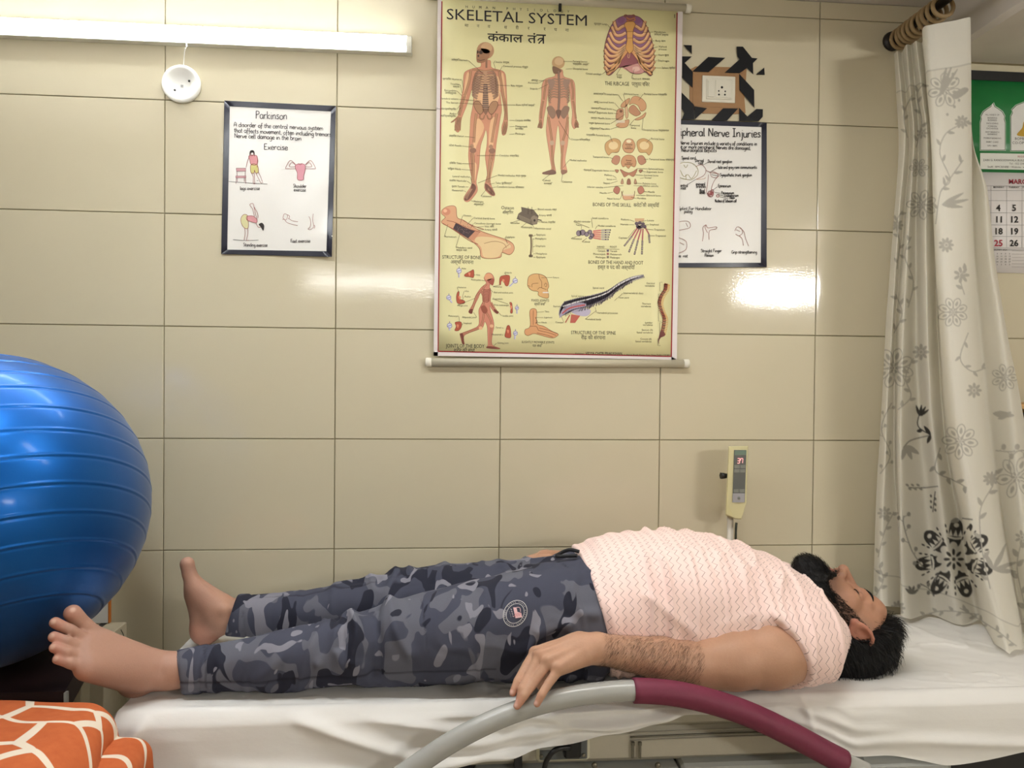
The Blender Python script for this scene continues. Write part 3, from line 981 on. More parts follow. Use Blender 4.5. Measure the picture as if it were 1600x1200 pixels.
pr.ell(820 + 185 / 3.528, 345 / 3.528, 10, 9.8, (196, 160, 118), 4)
pr.ell(820 + 188 / 3.528, 338 / 3.528, 7, 6, (216, 184, 142), 5)
pr.blob(T([(155, 365), (200, 385), (195, 400), (160, 405)]), (130, 100, 80), 5)
bone([(186, 392), (190, 480), (188, 570), (182, 640)], 2.6, 5, (150, 122, 108))
for s in (-1, 1):
    for i in range(8):
        y0 = 440 + i * 14
        hw = 44 + 12 * math.sin(min(1, (i + 1) / 5) * math.pi / 2)
        p_ = [(188 + s * 5, y0), (188 + s * hw * 0.6, y0 - 5), (188 + s * hw, y0 + 14), (188 + s * hw * 0.8, y0 + 30)]
        pr.stroke(T(p_), 2.1, BD, 4, n=4)
        pr.stroke(T(p_), 1.0, (190, 158, 132), 5, n=4)
    pr.blob(T([(188 + s * 22, 445), (188 + s * 62, 440), (188 + s * 40, 495)]), (164, 134, 118), 6)
    pr.blob(T([(184 + s * 12, 625), (184 + s * 34, 585), (184 + s * 62, 592), (184 + s * 52, 630), (184 + s * 30, 655)]), (150, 120, 102), 6)
    bone([(188 + s * 68, 440), (188 + s * 78, 500), (184 + s * 80, 550)], 2.0, 5)
    bone([(184 + s * 82, 555), (184 + s * 92, 610), (186 + s * 96, 655)], 1.8, 5)
    bone([(184 + s * 54, 645), (184 + s * 42, 720), (180 + s * 30, 775)], 2.4, 5)
    pr.ell(820 + (179 + s * 30) / 3.528, 788 / 3.528, 3.6, 3.8, (196, 166, 140), 7, n=12)
    bone([(179 + s * 30, 800), (178 + s * 26, 870), (180 + s * 22, 935)], 2.2, 5)
    for k in range(4):
        bone([(186 + s * 97, 660), (184 + s * (92 + k * 5), 685), (184 + s * (94 + k * 6), 704)], 0.6, 5)
pr.blob(T([(172, 610), (200, 610), (186, 656)]), (120, 92, 80), 7)
pr.blob(T([(150, 935), (170, 945), (166, 960), (104, 960), (102, 950)]), (124, 92, 80), 7)
pr.blob(T([(200, 938), (230, 938), (230, 952), (206, 962)]), (150, 112, 94), 7)
pr.build('back_skeleton_figure', chart)

# ---- ribcage (1200x1200 sketch frame over 130x130 px)
T = tf(930, 10, 9.2308)
pr = Print(CY)
out = [(440, 130), (330, 170), (240, 260), (180, 400), (140, 560), (130, 720), (140, 880), (175, 985), (230, 985), (330, 890), (420, 880), (520, 960), (640, 975), (720, 950), (790, 1005), (825, 960), (850, 760), (840, 600), (800, 430), (740, 280), (660, 170), (560, 130)]
pr.blob(T(out), (136, 84, 96), 1, 4)
pr.blob(T([(380, 150), (450, 190), (450, 600), (380, 650), (220, 640), (180, 500), (230, 300), (310, 190)]), (150, 106, 140), 2)
pr.blob(T([(600, 150), (560, 200), (550, 580), (650, 650), (790, 640), (800, 480), (730, 300), (660, 190)]), (150, 106, 140), 2)
pr.blob(T([(460, 650), (560, 690), (610, 800), (520, 850), (330, 880), (380, 760)]), (150, 88, 96), 3)
pr.blob(T([(390, 870), (540, 840), (640, 830), (700, 940), (600, 970), (470, 930)]), (208, 152, 146), 3)
pr.blob(T([(540, 880), (620, 870), (640, 920), (560, 940)]), (230, 190, 180), 4)
rib_c, rib_d = (224, 170, 122), (118, 66, 58)
for s in (-1, 1):
    for i in range(9):
        yo = 200 + i * 82
        ex = 495 + s * min(360, 225 + i * 28 - max(0, i - 6) * 10)
        inx = 495 + s * (55 + max(0, i - 5) * 22)
        yi = [270, 380, 470, 555, 590, 620, 660, 700, 740][i]
        p_ = [(inx, yi), (495 + s * (abs(ex - 495) * 0.5), yi + 25 + i * 12), (495 + s * abs(ex - 495) * 0.8, yo + 130 - i * 6), (ex, yo + 10)]
        pr.stroke(T(p_), 5.6, rib_d, 4, n=6)
        pr.stroke(T(p_), 4.4, rib_c, 5, n=6)
        pr.stroke([(a, b - 0.8) for a, b in T(p_)], 1.2, (240, 200, 156), 6, n=6)
    pr.stroke(T([(495 + s * 40, 640), (495 + s * 150, 780), (495 + s * 290, 950), (495 + s * 320, 960)]), 6.2, rib_d, 5)
    pr.stroke(T([(495 + s * 40, 640), (495 + s * 150, 780), (495 + s * 290, 950), (495 + s * 320, 960)]), 4.8, (222, 164, 112), 6)
    pr.blob(T([(495 + s * 65, 190), (495 + s * 110, 150), (495 + s * 165, 170), (495 + s * 170, 220), (495 + s * 110, 250)]), (140, 92, 132), 6)
    pr.stroke(T([(495 + s * 30, 130), (495 + s * 60, 120), (495 + s * 80, 140), (495 + s * 60, 160)]), 1.2, (150, 90, 60), 7)
st = [(450, 225), (420, 270), (450, 340), (460, 480), (440, 600), (480, 670), (500, 680), (550, 620), (540, 480), (550, 340), (580, 260), (540, 215)]
pr.blob(T(st), (218, 164, 96), 7)
pr.stroke(T(st), 0.7, (130, 84, 50), 8, closed=True)
pr.stroke(T([(500, 680), (490, 740), (470, 730), (475, 680)]), 1.0, (210, 160, 130), 8)
for y in (365, 455):
    pr.stroke(T([(455, y), (545, y)]), 0.6, (150, 100, 60), 8)
pr.stroke(T([(450, 160), (500, 185), (560, 170), (570, 200), (500, 215), (450, 200)]), 2, (190, 120, 80), 7)
pr.stroke(T(out), 0.6, (110, 66, 56), 9, n=4, closed=True)
pr.build('ribcage_figure', chart)

# ---- bones of the skull (900x1200 sketch over 150x200 px)
T = tf(910, 130, 6.0)
pr = Print(CY)
SC1, SC2 = (206, 158, 118), (222, 190, 140)


def pb(q, c=SC1, lay=2, o=(130, 90, 66)):
    pr.blob(T(q), c, lay)
    pr.stroke(T(q), 0.55, o, lay + 1, closed=True)


pb([(440, 200), (470, 130), (530, 128), (590, 180), (595, 240), (550, 262), (520, 210), (470, 190)])
pb([(360, 220), (380, 180), (440, 140), (436, 180), (400, 225)])
pb([(440, 230), (480, 205), (525, 250), (545, 285), (500, 308), (440, 270)], (190, 140, 108))
pb([(595, 275), (580, 320), (530, 345), (490, 340), (550, 310)])
pb([(330, 250), (380, 240), (385, 300), (370, 340), (320, 340), (315, 300)], (196, 146, 112))
pb([(320, 385), (430, 340), (430, 390), (400, 415), (340, 415)])
pb([(400, 240), (415, 200), (430, 300), (410, 330)], (214, 178, 140))
for i in range(6):
    pr.rect(910 + (316 + i * 14) / 6, 130 + 348 / 6, 910 + (327 + i * 14) / 6, 130 + 372 / 6, (226, 214, 190), 5)
pr.ell(910 + 362 / 6, 130 + 262 / 6, 2.4, 2.2, (120, 84, 66), 5, n=10)
for s in (-1, 1):
    q = [(435 + s * 75, 570), (435 + s * 95, 530), (435 + s * 150, 520), (435 + s * 215, 560), (435 + s * 222, 620), (435 + s * 190, 675), (435 + s * 160, 650), (435 + s * 100, 645)]
    pb(q, (204, 164, 112))
    pr.ell(910 + (435 + s * 145) / 6, 130 + 585 / 6, 7.5, 6.5, (230, 206, 158), 4)
    pb([(435 + s * 85, 690), (435 + s * 130, 680), (435 + s * 162, 735), (435 + s * 120, 765), (435 + s * 90, 740)], (186, 134, 108))
    pb([(435 + s * 95, 815), (435 + s * 130, 812), (435 + s * 110, 840)], (176, 126, 100))
    pb([(435 + s * 85, 985), (435 + s * 120, 965), (435 + s * 145, 1010), (435 + s * 110, 1040), (435 + s * 88, 1020)], (180, 118, 100))
    pb([(435 + s * 60, 895), (435 + s * 75, 940), (435 + s * 50, 940)], (190, 150, 120))
pb([(400, 535), (435, 520), (475, 535), (495, 590), (470, 645), (435, 655), (395, 640), (375, 590)])
pr.ell(910 + 435 / 6, 130 + 545 / 6, 4, 2.6, (236, 222, 186), 5)
pb([(362, 740), (385, 690), (435, 672), (485, 690), (505, 740), (490, 785), (455, 775), (432, 800), (405, 775), (380, 785)], (200, 150, 110))
for j, y in enumerate((575, 595, 612)):
    pr.text(('Occipital', 'bone', 'पश्चकपाल')[j], 910 + 435 / 6, 130 + y / 6 + 1, 2.2, DK, 6, 0.02, 'c')
    pr.text(('Frontal', 'bone', 'ललाटास्थि')[j], 910 + 434 / 6, 130 + (y + 148) / 6 + 1, 2.2, DK, 6, 0.02, 'c')
pb([(355, 808), (400, 830), (435, 840), (470, 830), (515, 805), (480, 875), (435, 858), (395, 880), (375, 850)], (178, 124, 98))
pb([(425, 900), (445, 900), (452, 945), (418, 945)], (150, 104, 84))
pb([(370, 1010), (380, 1050), (480, 1050), (490, 1010), (480, 1080), (430, 1092), (385, 1085)], (214, 164, 128))
for i in range(9):
    pr.rect(910 + (384 + i * 11) / 6, 130 + 1040 / 6, 910 + (392 + i * 11) / 6, 130 + 1058 / 6, (232, 216, 186), 6)
tag(pr.build('skull_bones_figure', chart), kind='stuff')

# ---- structure of bone, osteon, long bone (900x1200 sketch over 210x280 px)
T = tf(670, 300, 4.2857)
pr = Print(CY)
LB = [(90, 120), (130, 95), (180, 100), (190, 170), (235, 190), (300, 235), (350, 262), (430, 290), (520, 320), (565, 350), (570, 390), (540, 420), (490, 405), (475, 440), (358, 440), (340, 380), (290, 330), (230, 290), (160, 245), (85, 205), (110, 170), (86, 145)]
pr.blob(T(LB), (214, 164, 128), 1, 4)
pr.blob(T([(330, 300), (430, 305), (520, 335), (550, 370), (500, 390), (460, 436), (370, 436), (350, 370), (310, 330)]), (222, 196, 150), 2, 4)
pr.poly(T([(180, 208), (310, 262), (262, 312), (160, 250)]), (66, 52, 58), 3)
pr.poly(T([(310, 262), (345, 268), (300, 325), (262, 312)]), (196, 140, 110), 3)
for i in range(30):
    x, y = 185 + random.random() * 90, 222 + random.random() * 55
    pr.ell(670 + x / 4.2857, 300 + y / 4.2857, 0.9, 0.5, (120, 96, 96), 4, n=6)
pr.ell(670 + 118 / 4.2857, 300 + 132 / 4.2857, 6.2, 5.6, (206, 140, 112), 3)
pr.ell(670 + 110 / 4.2857, 300 + 126 / 4.2857, 3.0, 2.6, (232, 184, 150), 4)
pr.stroke(T([(120, 190), (180, 205), (260, 245), (345, 268)]), 0.9, (150, 86, 70), 4)
pr.stroke(T([(95, 210), (180, 262), (270, 325), (330, 350)]), 0.9, (150, 70, 60), 4)
pr.stroke(T([(230, 190), (300, 228), (370, 250)]), 0.8, (150, 60, 60), 4)
pr.stroke(T(LB), 0.7, (150, 92, 70), 5, n=4, closed=True)
pr.stroke(T([(370, 345), (440, 330), (500, 345), (520, 375)]), 0.7, (160, 120, 90), 4)
pr.stroke(T([(495, 405), (500, 380), (540, 350)]), 0.9, (180, 130, 100), 4)
pr.build('thigh_bone_figure', chart)
pr = Print(CY)
OS = [(618, 100), (700, 118), (735, 160), (725, 215), (690, 222), (588, 180), (600, 145), (622, 130)]
pr.poly(T(OS), (104, 92, 80), 2)
for i in range(7):
    pr.stroke(T([(596 + i * 3, 150 + i * 6), (690, 190 + i * 4)]), 0.4, (150, 136, 116), 3, False)
pr.ell(670 + 706 / 4.2857, 300 + 188 / 4.2857, 6, 7.2, (140, 126, 108), 3, 0.2)
pr.ell(670 + 708 / 4.2857, 300 + 190 / 4.2857, 1.6, 2, (60, 50, 48), 4)
for x in (665, 690):
    pr.stroke(T([(x, 100), (x, 150)]), 0.7, (60, 46, 46), 4, False)
pr.stroke(T([(728, 185), (755, 190)]), 1.4, (56, 46, 48), 4, False)
pr.build('osteon_figure', chart)
pr = Print(CY)
pr.stroke(T([(684, 300), (686, 360), (682, 420)]), 2.4, (120, 104, 82), 2)
for y in (292, 428):
    pr.ell(670 + 678 / 4.2857, 300 + y / 4.2857, 2.2, 2.2, (126, 110, 88), 3)
    pr.ell(670 + 688 / 4.2857, 300 + y / 4.2857, 2.2, 2.2, (146, 130, 104), 3)
pr.stroke(T([(696, 310), (696, 405)]), 0.5, LINE, 4, False)
pr.build('long_bone_figure', chart)

# ---- walking figure and small joints (1600x1200 sketch over 200x150 px)
T = tf(680, 410, 8.0)
pr = Print(CY)
for q in ([(640, 140), (690, 135), (725, 170), (738, 220), (720, 285), (690, 270), (680, 310), (700, 380), (690, 480), (720, 560), (790, 620), (770, 640), (720, 600), (680, 540), (690, 600), (720, 700), (735, 790), (715, 900), (710, 1030), (800, 1070), (795, 1082), (650, 1070), (660, 1030), (655, 900), (650, 800), (620, 740), (600, 800), (560, 830), (380, 900), (355, 960), (365, 1020), (340, 1015), (310, 900), (330, 885), (450, 840), (540, 790), (550, 700), (545, 600), (570, 540), (600, 470), (570, 380), (540, 440), (500, 520), (470, 600), (455, 640), (420, 625), (430, 590), (470, 520), (510, 410), (580, 310), (640, 260), (610, 200)],):
    pr.blob(T(q), (204, 134, 112), 1, 3)
    pr.stroke(T(q), 0.6, (150, 84, 70), 2, n=3, closed=True)
pr.ell(680 + 665 / 8, 410 + 182 / 8, 6.4, 5.4, (216, 156, 118), 3)
pr.blob(T([(650, 220), (735, 205), (720, 285), (690, 270)]), (160, 84, 70), 3)
for a in ([(640, 270), (600, 330), (600, 470), (620, 580)], [(600, 340), (520, 420), (460, 600)], [(700, 500), (740, 570), (775, 620)], [(610, 590), (600, 700), (560, 820)], [(560, 820), (440, 860), (330, 900)], [(630, 610), (690, 720), (705, 790)], [(700, 800), (690, 900), (690, 1040)]):
    pr.stroke(T(a), 2.6, (140, 74, 60), 3)
    pr.stroke(T(a), 1.2, (206, 150, 118), 4)
for i in range(9):
    pr.stroke(T([(600 - i, 335 + i * 18), (650, 345 + i * 19), (692 - i * 2, 325 + i * 18)]), 0.9, (130, 70, 58), 5)
pr.blob(T([(570, 555), (620, 540), (655, 600), (630, 640), (590, 620)]), (150, 84, 66), 5)
for x, y in ((568, 820), (705, 795)):
    pr.ell(680 + x / 8, 410 + y / 8, 3, 2.6, (226, 178, 140), 6, n=12)
for q in ([(650, 1050), (710, 1050), (800, 1072), (795, 1082), (650, 1072)], [(312, 895), (350, 900), (360, 1015), (338, 1010), (330, 960)], [(430, 590), (468, 585), (460, 640), (420, 625)], [(740, 585), (795, 620), (770, 640), (735, 605)]):
    pr.blob(T(q), (116, 60, 50), 5)
pr.build('walking_skeleton_figure', chart)
pr = Print(CY)
RD, VI = (176, 84, 62), (128, 124, 176)
for q in ([(370, 150), (440, 110), (480, 95), (480, 185), (430, 180), (375, 175)], [(280, 370), (300, 370), (300, 450), (365, 480), (360, 512), (280, 510), (265, 430)], [(810, 190), (850, 165), (930, 170), (915, 280), (880, 290), (850, 220), (825, 240), (820, 275), (805, 275)], [(250, 750), (320, 745), (328, 800), (295, 850), (245, 850), (262, 800)], [(930, 505), (955, 505), (965, 560), (965, 628), (940, 628), (948, 560)], [(900, 795), (930, 795), (945, 870), (940, 940), (875, 930), (880, 870)]):
    pr.blob(T(q), RD, 3)
    pr.stroke(T(q), 0.6, (110, 46, 36), 4, closed=True)
    c_ = np.mean(q, axis=0)
    pr.blob(T([(c_[0] - 18, c_[1] - 22), (c_[0] + 12, c_[1] - 18), (c_[0], c_[1] + 22)]), (216, 136, 104), 5)
for (x, y, r, a) in ((298, 105, 30, (298, 190)), (170, 440, 28, (210, 505)), (1000, 230, 30, (930, 300)), (180, 790, 30, (180, 850)), (1022, 570, 22, (1022, 640)), (1003, 885, 26, (995, 960))):
    pr.stroke(T([(x, y), a]), 2.4, (206, 204, 222), 3, False)
    pr.ell(680 + x / 8, 410 + y / 8, r / 8, r / 8, (212, 212, 230), 4, n=16)
    pr.stroke(T([(x + r * math.cos(t), y + r * math.sin(t)) for t in np.linspace(0, 6, 12)]), 0.7, VI, 5)
    pr.stroke(T([(x - r, y + 8), (x + r, y - 8)]), 0.9, VI, 5, False)
    pr.stroke(T([(x - 8, y + 12), (a[0] - 6, a[1])]), 0.5, VI, 5, False)
    pr.stroke(T([(x, y - r), (x + 2, y - r - 24)]), 0.9, VI, 5, False)
tag(pr.build('small_joint_figures', chart), kind='stuff')
pr = Print(CY)
SKL = [(1155, 250), (1170, 180), (1230, 145), (1310, 148), (1380, 180), (1408, 240), (1420, 300), (1405, 340), (1418, 400), (1410, 445), (1350, 440), (1290, 410), (1285, 365), (1210, 350), (1160, 300)]
pr.blob(T(SKL), (214, 170, 116), 2)
pr.stroke(T(SKL), 0.7, (130, 90, 60), 3, closed=True)
for a in ([(1295, 150), (1305, 200), (1330, 245), (1330, 320)], [(1210, 310), (1215, 270), (1290, 258)], [(1280, 340), (1310, 315), (1390, 340)], [(1365, 290), (1375, 260), (1395, 270), (1390, 300), (1370, 300)], [(1160, 290), (1190, 300)]):
    pr.stroke(T(a), 0.6, (110, 74, 52), 4)
for i in range(6):
    pr.rect(680 + (1345 + i * 12) / 8, 410 + 368 / 8, 680 + (1355 + i * 12) / 8, 410 + 385 / 8, (226, 222, 220), 5)
pr.build('side_skull_figure', chart)
pr = Print(CY)
FT = [(1185, 600), (1265, 595), (1270, 760), (1360, 800), (1460, 860), (1530, 890), (1530, 915), (1460, 945), (1300, 905), (1230, 890), (1160, 915), (1120, 890), (1125, 840), (1170, 820), (1190, 770)]
pr.blob(T(FT), (214, 158, 112), 2)
pr.stroke(T(FT), 0.7, (130, 84, 60), 3, closed=True)
for a in ([(1225, 600), (1225, 780)], [(1300, 820), (1420, 850), (1525, 890)], [(1290, 850), (1420, 880), (1510, 912)], [(1270, 880), (1400, 910), (1470, 935)], [(1180, 800), (1260, 800), (1290, 850)], [(1255, 690), (1275, 740), (1255, 765)]):
    pr.stroke(T(a), 0.7, (120, 72, 54), 4)
pr.build('ankle_bones_figure', chart)

# ---- hand, foot, spine (1062x1200 sketch over 230x260 px)
T = tf(860, 320, 4.6174)
pr = Print(CY)
GP, GD, RP = (136, 122, 132), (70, 60, 72), (206, 130, 120)
for x, y, rx, ry in ((205, 205, 18, 20), (232, 200, 20, 20), (262, 212, 16, 16), (285, 196, 16, 14), (300, 220, 16, 14), (290, 238, 14, 10)):
    pr.ell(860 + x / 4.6174, 320 + y / 4.6174, rx / 4.6174, ry / 4.6174, GP, 2, n=12)
    pr.stroke([(860 + (x + rx * math.cos(t)) / 4.6174, 320 + (y + ry * math.sin(t)) / 4.6174) for t in np.linspace(0, 6.28, 10)], 0.6, GD, 3)
for k in range(5):
    pr.stroke(T([(308, 190 + k * 12), (365, 184 + k * 16)]), 2.4, RP, 2, False)
    pr.stroke(T([(368, 184 + k * 16), (436 - k * 4, 182 + k * 17)]), 2.2, GD, 2, False)
    pr.stroke(T([(370, 184 + k * 16), (395, 184 + k * 16)]), 1.3, (196, 186, 180), 3, False)
    pr.stroke(T([(402, 184 + k * 16), (430 - k * 4, 182 + k * 17)]), 1.2, (196, 186, 180), 3, False)
pr.build('foot_bones_figure', chart)
pr = Print(CY)
pr.poly(T([(608, 98), (678, 98), (672, 122), (612, 122)]), (206, 170, 130), 2)
for x, y in ((622, 135), (645, 130), (668, 138), (630, 155), (655, 158), (680, 158), (640, 165)):
    pr.ell(860 + x / 4.6174, 320 + y / 4.6174, 3, 2.8, (96, 80, 92), 3, n=10)
for a, b, c_ in (((628, 165), (590, 225), (532, 298)), ((640, 172), (605, 245), (566, 342)), ((655, 174), (632, 255), (606, 360)), ((668, 172), (664, 255), (660, 358)), ((684, 165), (710, 210), (716, 276))):
    a, b, c_ = np.array(a, float), np.array(b, float), np.array(c_, float)
    pr.stroke(T([a, b]), 2.2, (176, 100, 104), 3, False)
    for t0, t1 in ((0.02, 0.4), (0.44, 0.72), (0.76, 1)):
        pr.stroke(T([b + (c_ - b) * t0, b + (c_ - b) * t1]), 2.6, GD, 3, False)
        pr.stroke(T([b + (c_ - b) * (t0 + 0.04), b + (c_ - b) * (t1 - 0.04)]), 1.3, (176, 160, 156), 4, False)
pr.build('hand_bones_figure', chart)
pr = Print(CY)
# spine, oblique
pth = catmull([(95, 750), (180, 720), (290, 690), (400, 650), (500, 580), (590, 535), (665, 515)], 8)
for i, p in enumerate(pth):
    t = i / len(pth)
    r = 50 * (1 - t) + 12
    pr.ell(860 + p[0] / 4.6174, 320 + p[1] / 4.6174, r / 4.6174 * 0.42, r / 4.6174, (196, 190, 196) if i % 2 else (164, 156, 168), 2, 0.45, n=14)
    pr.stroke(T([(p[0] + 4, p[1] - r * 0.9), (p[0] + 14, p[1] + r * 0.9)]), 0.6, (96, 88, 104), 3)
    if 10 < i < 40:
        pr.stroke(T([(p[0] + 6, p[1] + r * 0.6), (p[0] - 4 + 10 * math.sin(i), p[1] + r * 1.25)]), 1.5, (90, 80, 92), 3, False)
    pr.ell(860 + (p[0] + 3 * math.sin(i * 2.3)) / 4.6174, 320 + (p[1] - r * 0.3) / 4.6174, 1.6, 1.0, (226, 222, 224), 4, n=8)
pr.blob(T([(65, 815), (100, 740), (200, 705), (255, 715), (250, 735), (160, 755), (100, 790)]), (170, 160, 184), 3)
pr.stroke(T([(85, 785), (140, 745), (250, 722)]), 2.0, (186, 84, 84), 4)
pr.poly(T([(150, 790), (215, 800), (178, 852), (142, 852)]), (186, 96, 84), 4)
pr.stroke(T([(140, 795), (108, 850)]), 1.6, (176, 84, 74), 4, False)
pr.blob(T([(150, 770), (230, 745), (290, 760), (270, 800), (210, 800)]), (186, 178, 200), 3)
pr.build('oblique_spine_figure', chart)
pr = Print(CY)
# spine, side view
pth = catmull([(830, 572), (825, 610), (795, 660), (783, 710), (800, 770), (818, 820), (812, 880), (800, 930)], 5)
for i, p in enumerate(pth):
    pr.stroke(T([(p[0] - 8, p[1] - 3), (p[0] + 16, p[1] + 2)]), 2.0, (112, 54, 44) if i % 2 else (150, 76, 56), 3, False)
    pr.stroke(T([(p[0] + 12, p[1]), (p[0] + 32, p[1] + 8)]), 1.0, (214, 160, 90), 2, False)
    pr.stroke(T([(p[0] - 4, p[1]), (p[0] - 12, p[1] + 6)]), 1.0, (100, 46, 40), 3, False)
pr.blob(T([(800, 905), (825, 925), (825, 945), (795, 960), (783, 985), (785, 1005), (778, 985), (785, 945)]), (116, 62, 60), 4)
pr.build('side_spine_figure', chart)
# ------------------------------------------------------------------ hand drawn posters
PAPER_W = pmat('poster_paper', (224, 222, 218), 0.32, var=0.02, scale=8, spec=0.5, bump=0.15, bscale=14)
DARK_BORDER = pmat('poster_border_navy', (34, 35, 50), 0.3, var=0.1, spec=0.5)


def strip_poly(name, quad, Y, mat, parent, disp, n=14):
    (a, b, c, d) = quad
    return sheet(name, [a, b, c, d], Y, mat, parent, disp, nu=n, nv=n, thick=0.0004)


def poster(label, o4, i4, Y, disp, name='hand_drawn_poster'):
    cx = P((o4[0][0] + o4[2][0]) / 2, (o4[0][1] + o4[2][1]) / 2, 0)
    t = thing(name, cx, label, 'poster')
    sheet('paper', o4, Y, PAPER_W, t, disp, 30, 30)
    for a, b in ((0, 1), (1, 2), (2, 3), (3, 0)):
        strip_poly('border_strip', (o4[a], o4[b], i4[b], i4[a]), Y - 0.0009, DARK_BORDER, t, disp, 20)
    return t


def curl1(x, y):
    # the loose right edge lifts off the tiles
    a = np.clip((np.asarray(x) - 470) / 52.0, 0, 1) * np.clip(1 - np.abs(np.asarray(y) - 372) / 60.0, 0, 1)
    b = np.clip((np.asarray(x) + 0.6 * (np.asarray(y) - 402) - 440) / 80.0, 0, 1)
    return 0.012 * a * a + 0.010 * b * b * np.clip((np.asarray(y) - 250) / 150, 0, 1) + 0.0012 * (1 + np.sin(np.asarray(x) * 0.06 + np.asarray(y) * 0.03))


park = poster('white hand-lettered poster with navy border about shaking and exercise, below the lamp',
              [(350.5, 157), (525, 165.5), (518.5, 401.5), (345.5, 397)], [(359, 166), (517, 174), (510, 392.5), (355, 390)], -0.0022, curl1)
pr = Print(-0.0031, curl1)
HC = (52, 46, 54)
pr.hand('Parkinson', 399, 185, 6.6, 1.1, HC, 3, 0.03, width=50)
pr.hand('A disorder of the central nervous system', 365, 197.5, 3.9, 0.85, HC, 3, 0.043, width=140)
pr.hand('that affects movement, often including tremors', 365.5, 206.5, 3.9, 0.85, HC, 3, 0.045, width=152)
pr.hand('Nerve cell damage in the brain', 366, 215, 3.9, 0.85, HC, 3, 0.042, width=105)
pr.hand('Exercise', 412, 233.5, 5, 1.0, HC, 3, 0.02, width=38)
T = tf(330, 140, 4.4444)
SKL_, PKC, YLC, OUT = (226, 196, 178), (214, 150, 156), (206, 200, 130), (150, 78, 78)


def pline(p_, w=0.7, c=OUT, closed=False, sm=True):
    pr.stroke(T(p_), w, c, 3, sm, closed=closed)


# leg exercise: woman holding a chair
pr.blob(T([(262, 460), (300, 455), (320, 468), (315, 520), (278, 520), (268, 490)]), PKC, 1)
pline([(262, 460), (300, 455), (320, 468), (315, 520), (278, 520), (268, 490)], closed=True)
pr.blob(T([(276, 522), (318, 522), (328, 570), (310, 580), (300, 560), (298, 578), (276, 576)]), YLC, 1)
pline([(276, 522), (318, 522), (328, 570), (310, 580), (300, 560), (298, 578), (276, 576)], closed=True)
pr.blob(T([(268, 460), (268, 430), (285, 420), (300, 432), (300, 465), (292, 440), (278, 440)]), (40, 34, 36), 2)
pline([(272, 440), (280, 458), (292, 455), (294, 438)])
for a in ([(264, 465), (252, 500), (242, 540)], [(320, 468), (324, 500), (318, 540)], [(280, 578), (292, 610), (292, 650), (306, 655)], [(298, 578), (300, 610), (302, 650)], [(310, 580), (330, 620), (345, 648), (360, 645)], [(326, 570), (345, 610), (355, 640)]):
    pline(a)
pline([(316, 632), (328, 632)], 0.6, HC)
pr.rect(330 + 174 / 4.4444, 140 + 546 / 4.4444, 330 + 240 / 4.4444, 140 + 566 / 4.4444, (206, 158, 164), 1)
pr.rect(330 + 170 / 4.4444, 140 + 600 / 4.4444, 330 + 242 / 4.4444, 140 + 612 / 4.4444, (206, 158, 164), 1)
for a in ([(174, 546), (240, 546), (240, 566), (176, 566), (174, 546)], [(178, 566), (180, 602)], [(236, 566), (236, 602)], [(170, 600), (242, 600), (242, 612), (170, 612), (170, 600)], [(174, 612), (172, 654)], [(182, 612), (180, 640)], [(238, 612), (240, 654)], [(230, 612), (230, 640)]):
    pline(a, 0.7, (130, 74, 84), sm=False)
pline([(122, 638), (280, 650), (390, 656)], 0.6, HC)
# shoulder exercise
q = [(585, 525), (615, 515), (650, 522), (652, 560), (642, 600), (640, 625), (615, 630), (598, 620), (598, 580), (586, 550)]
pr.blob(T(q), (216, 154, 168), 1)
pline(q, closed=True)
for s in (-1, 1):
    pline([(620 + s * 34, 520), (620 + s * 62, 494), (620 + s * 80, 500), (620 + s * 104, 545), (620 + s * 90, 550), (620 + s * 34, 550)])
    pline([(620 + s * 34, 525), (620 + s * 60, 506), (620 + s * 78, 535), (620 + s * 34, 536)])
pline([(604, 512), (612, 520), (624, 520), (632, 510)])
# bending exercise
q = [(248, 880), (290, 878), (318, 905), (312, 925), (270, 915), (248, 905)]
pr.blob(T(q), (216, 154, 160), 1)
pline(q, closed=True)
q = [(250, 872), (225, 868), (206, 895), (210, 930), (230, 960), (255, 962), (258, 920), (250, 900)]
pr.blob(T(q), (212, 208, 160), 1)
pline(q, closed=True)
pr.blob(T([(330, 935), (352, 925), (368, 945), (362, 980), (350, 965), (340, 950)]), (40, 34, 36), 2)
for a in ([(310, 925), (326, 955), (345, 955)], [(300, 880), (288, 830), (268, 800), (290, 792), (300, 830), (318, 905)], [(232, 962), (236, 1000), (228, 1045)], [(252, 962), (254, 1000), (246, 1045), (262, 1046)], [(325, 890), (322, 860), (296, 812)]):
    pline(a)
pline([(152, 1042), (240, 1048), (328, 1045)], 0.6, HC)
# foot exercise
for a in ([(496, 905), (508, 900), (530, 925), (600, 945)], [(540, 895), (560, 910), (602, 918)], [(500, 880), (510, 862), (530, 875), (520, 905), (500, 895), (500, 880)], [(530, 868), (545, 880), (535, 900)], [(678, 880), (690, 910), (688, 950), (672, 968), (690, 972), (712, 950), (705, 910), (708, 862)], [(712, 940), (720, 950), (714, 965)]):
    pline(a, 0.6)
pr.hand('legs exercise', 375, 296.5, 3, 0.7, HC, 3, 0.01, width=31)
pr.hand('Shoulder', 458, 293, 3, 0.7, HC, 3, 0.01, width=21)
pr.hand('exercise', 459, 299, 3, 0.7, HC, 3, 0.01, width=19)
pr.hand('Standing exercise', 380, 385, 3, 0.7, HC, 3, 0.01, width=38)
pr.hand('Feet exercise', 454, 379, 3, 0.7, HC, 3, -0.01, width=31)
tag(pr.build('drawing_and_lettering', park), kind='stuff')


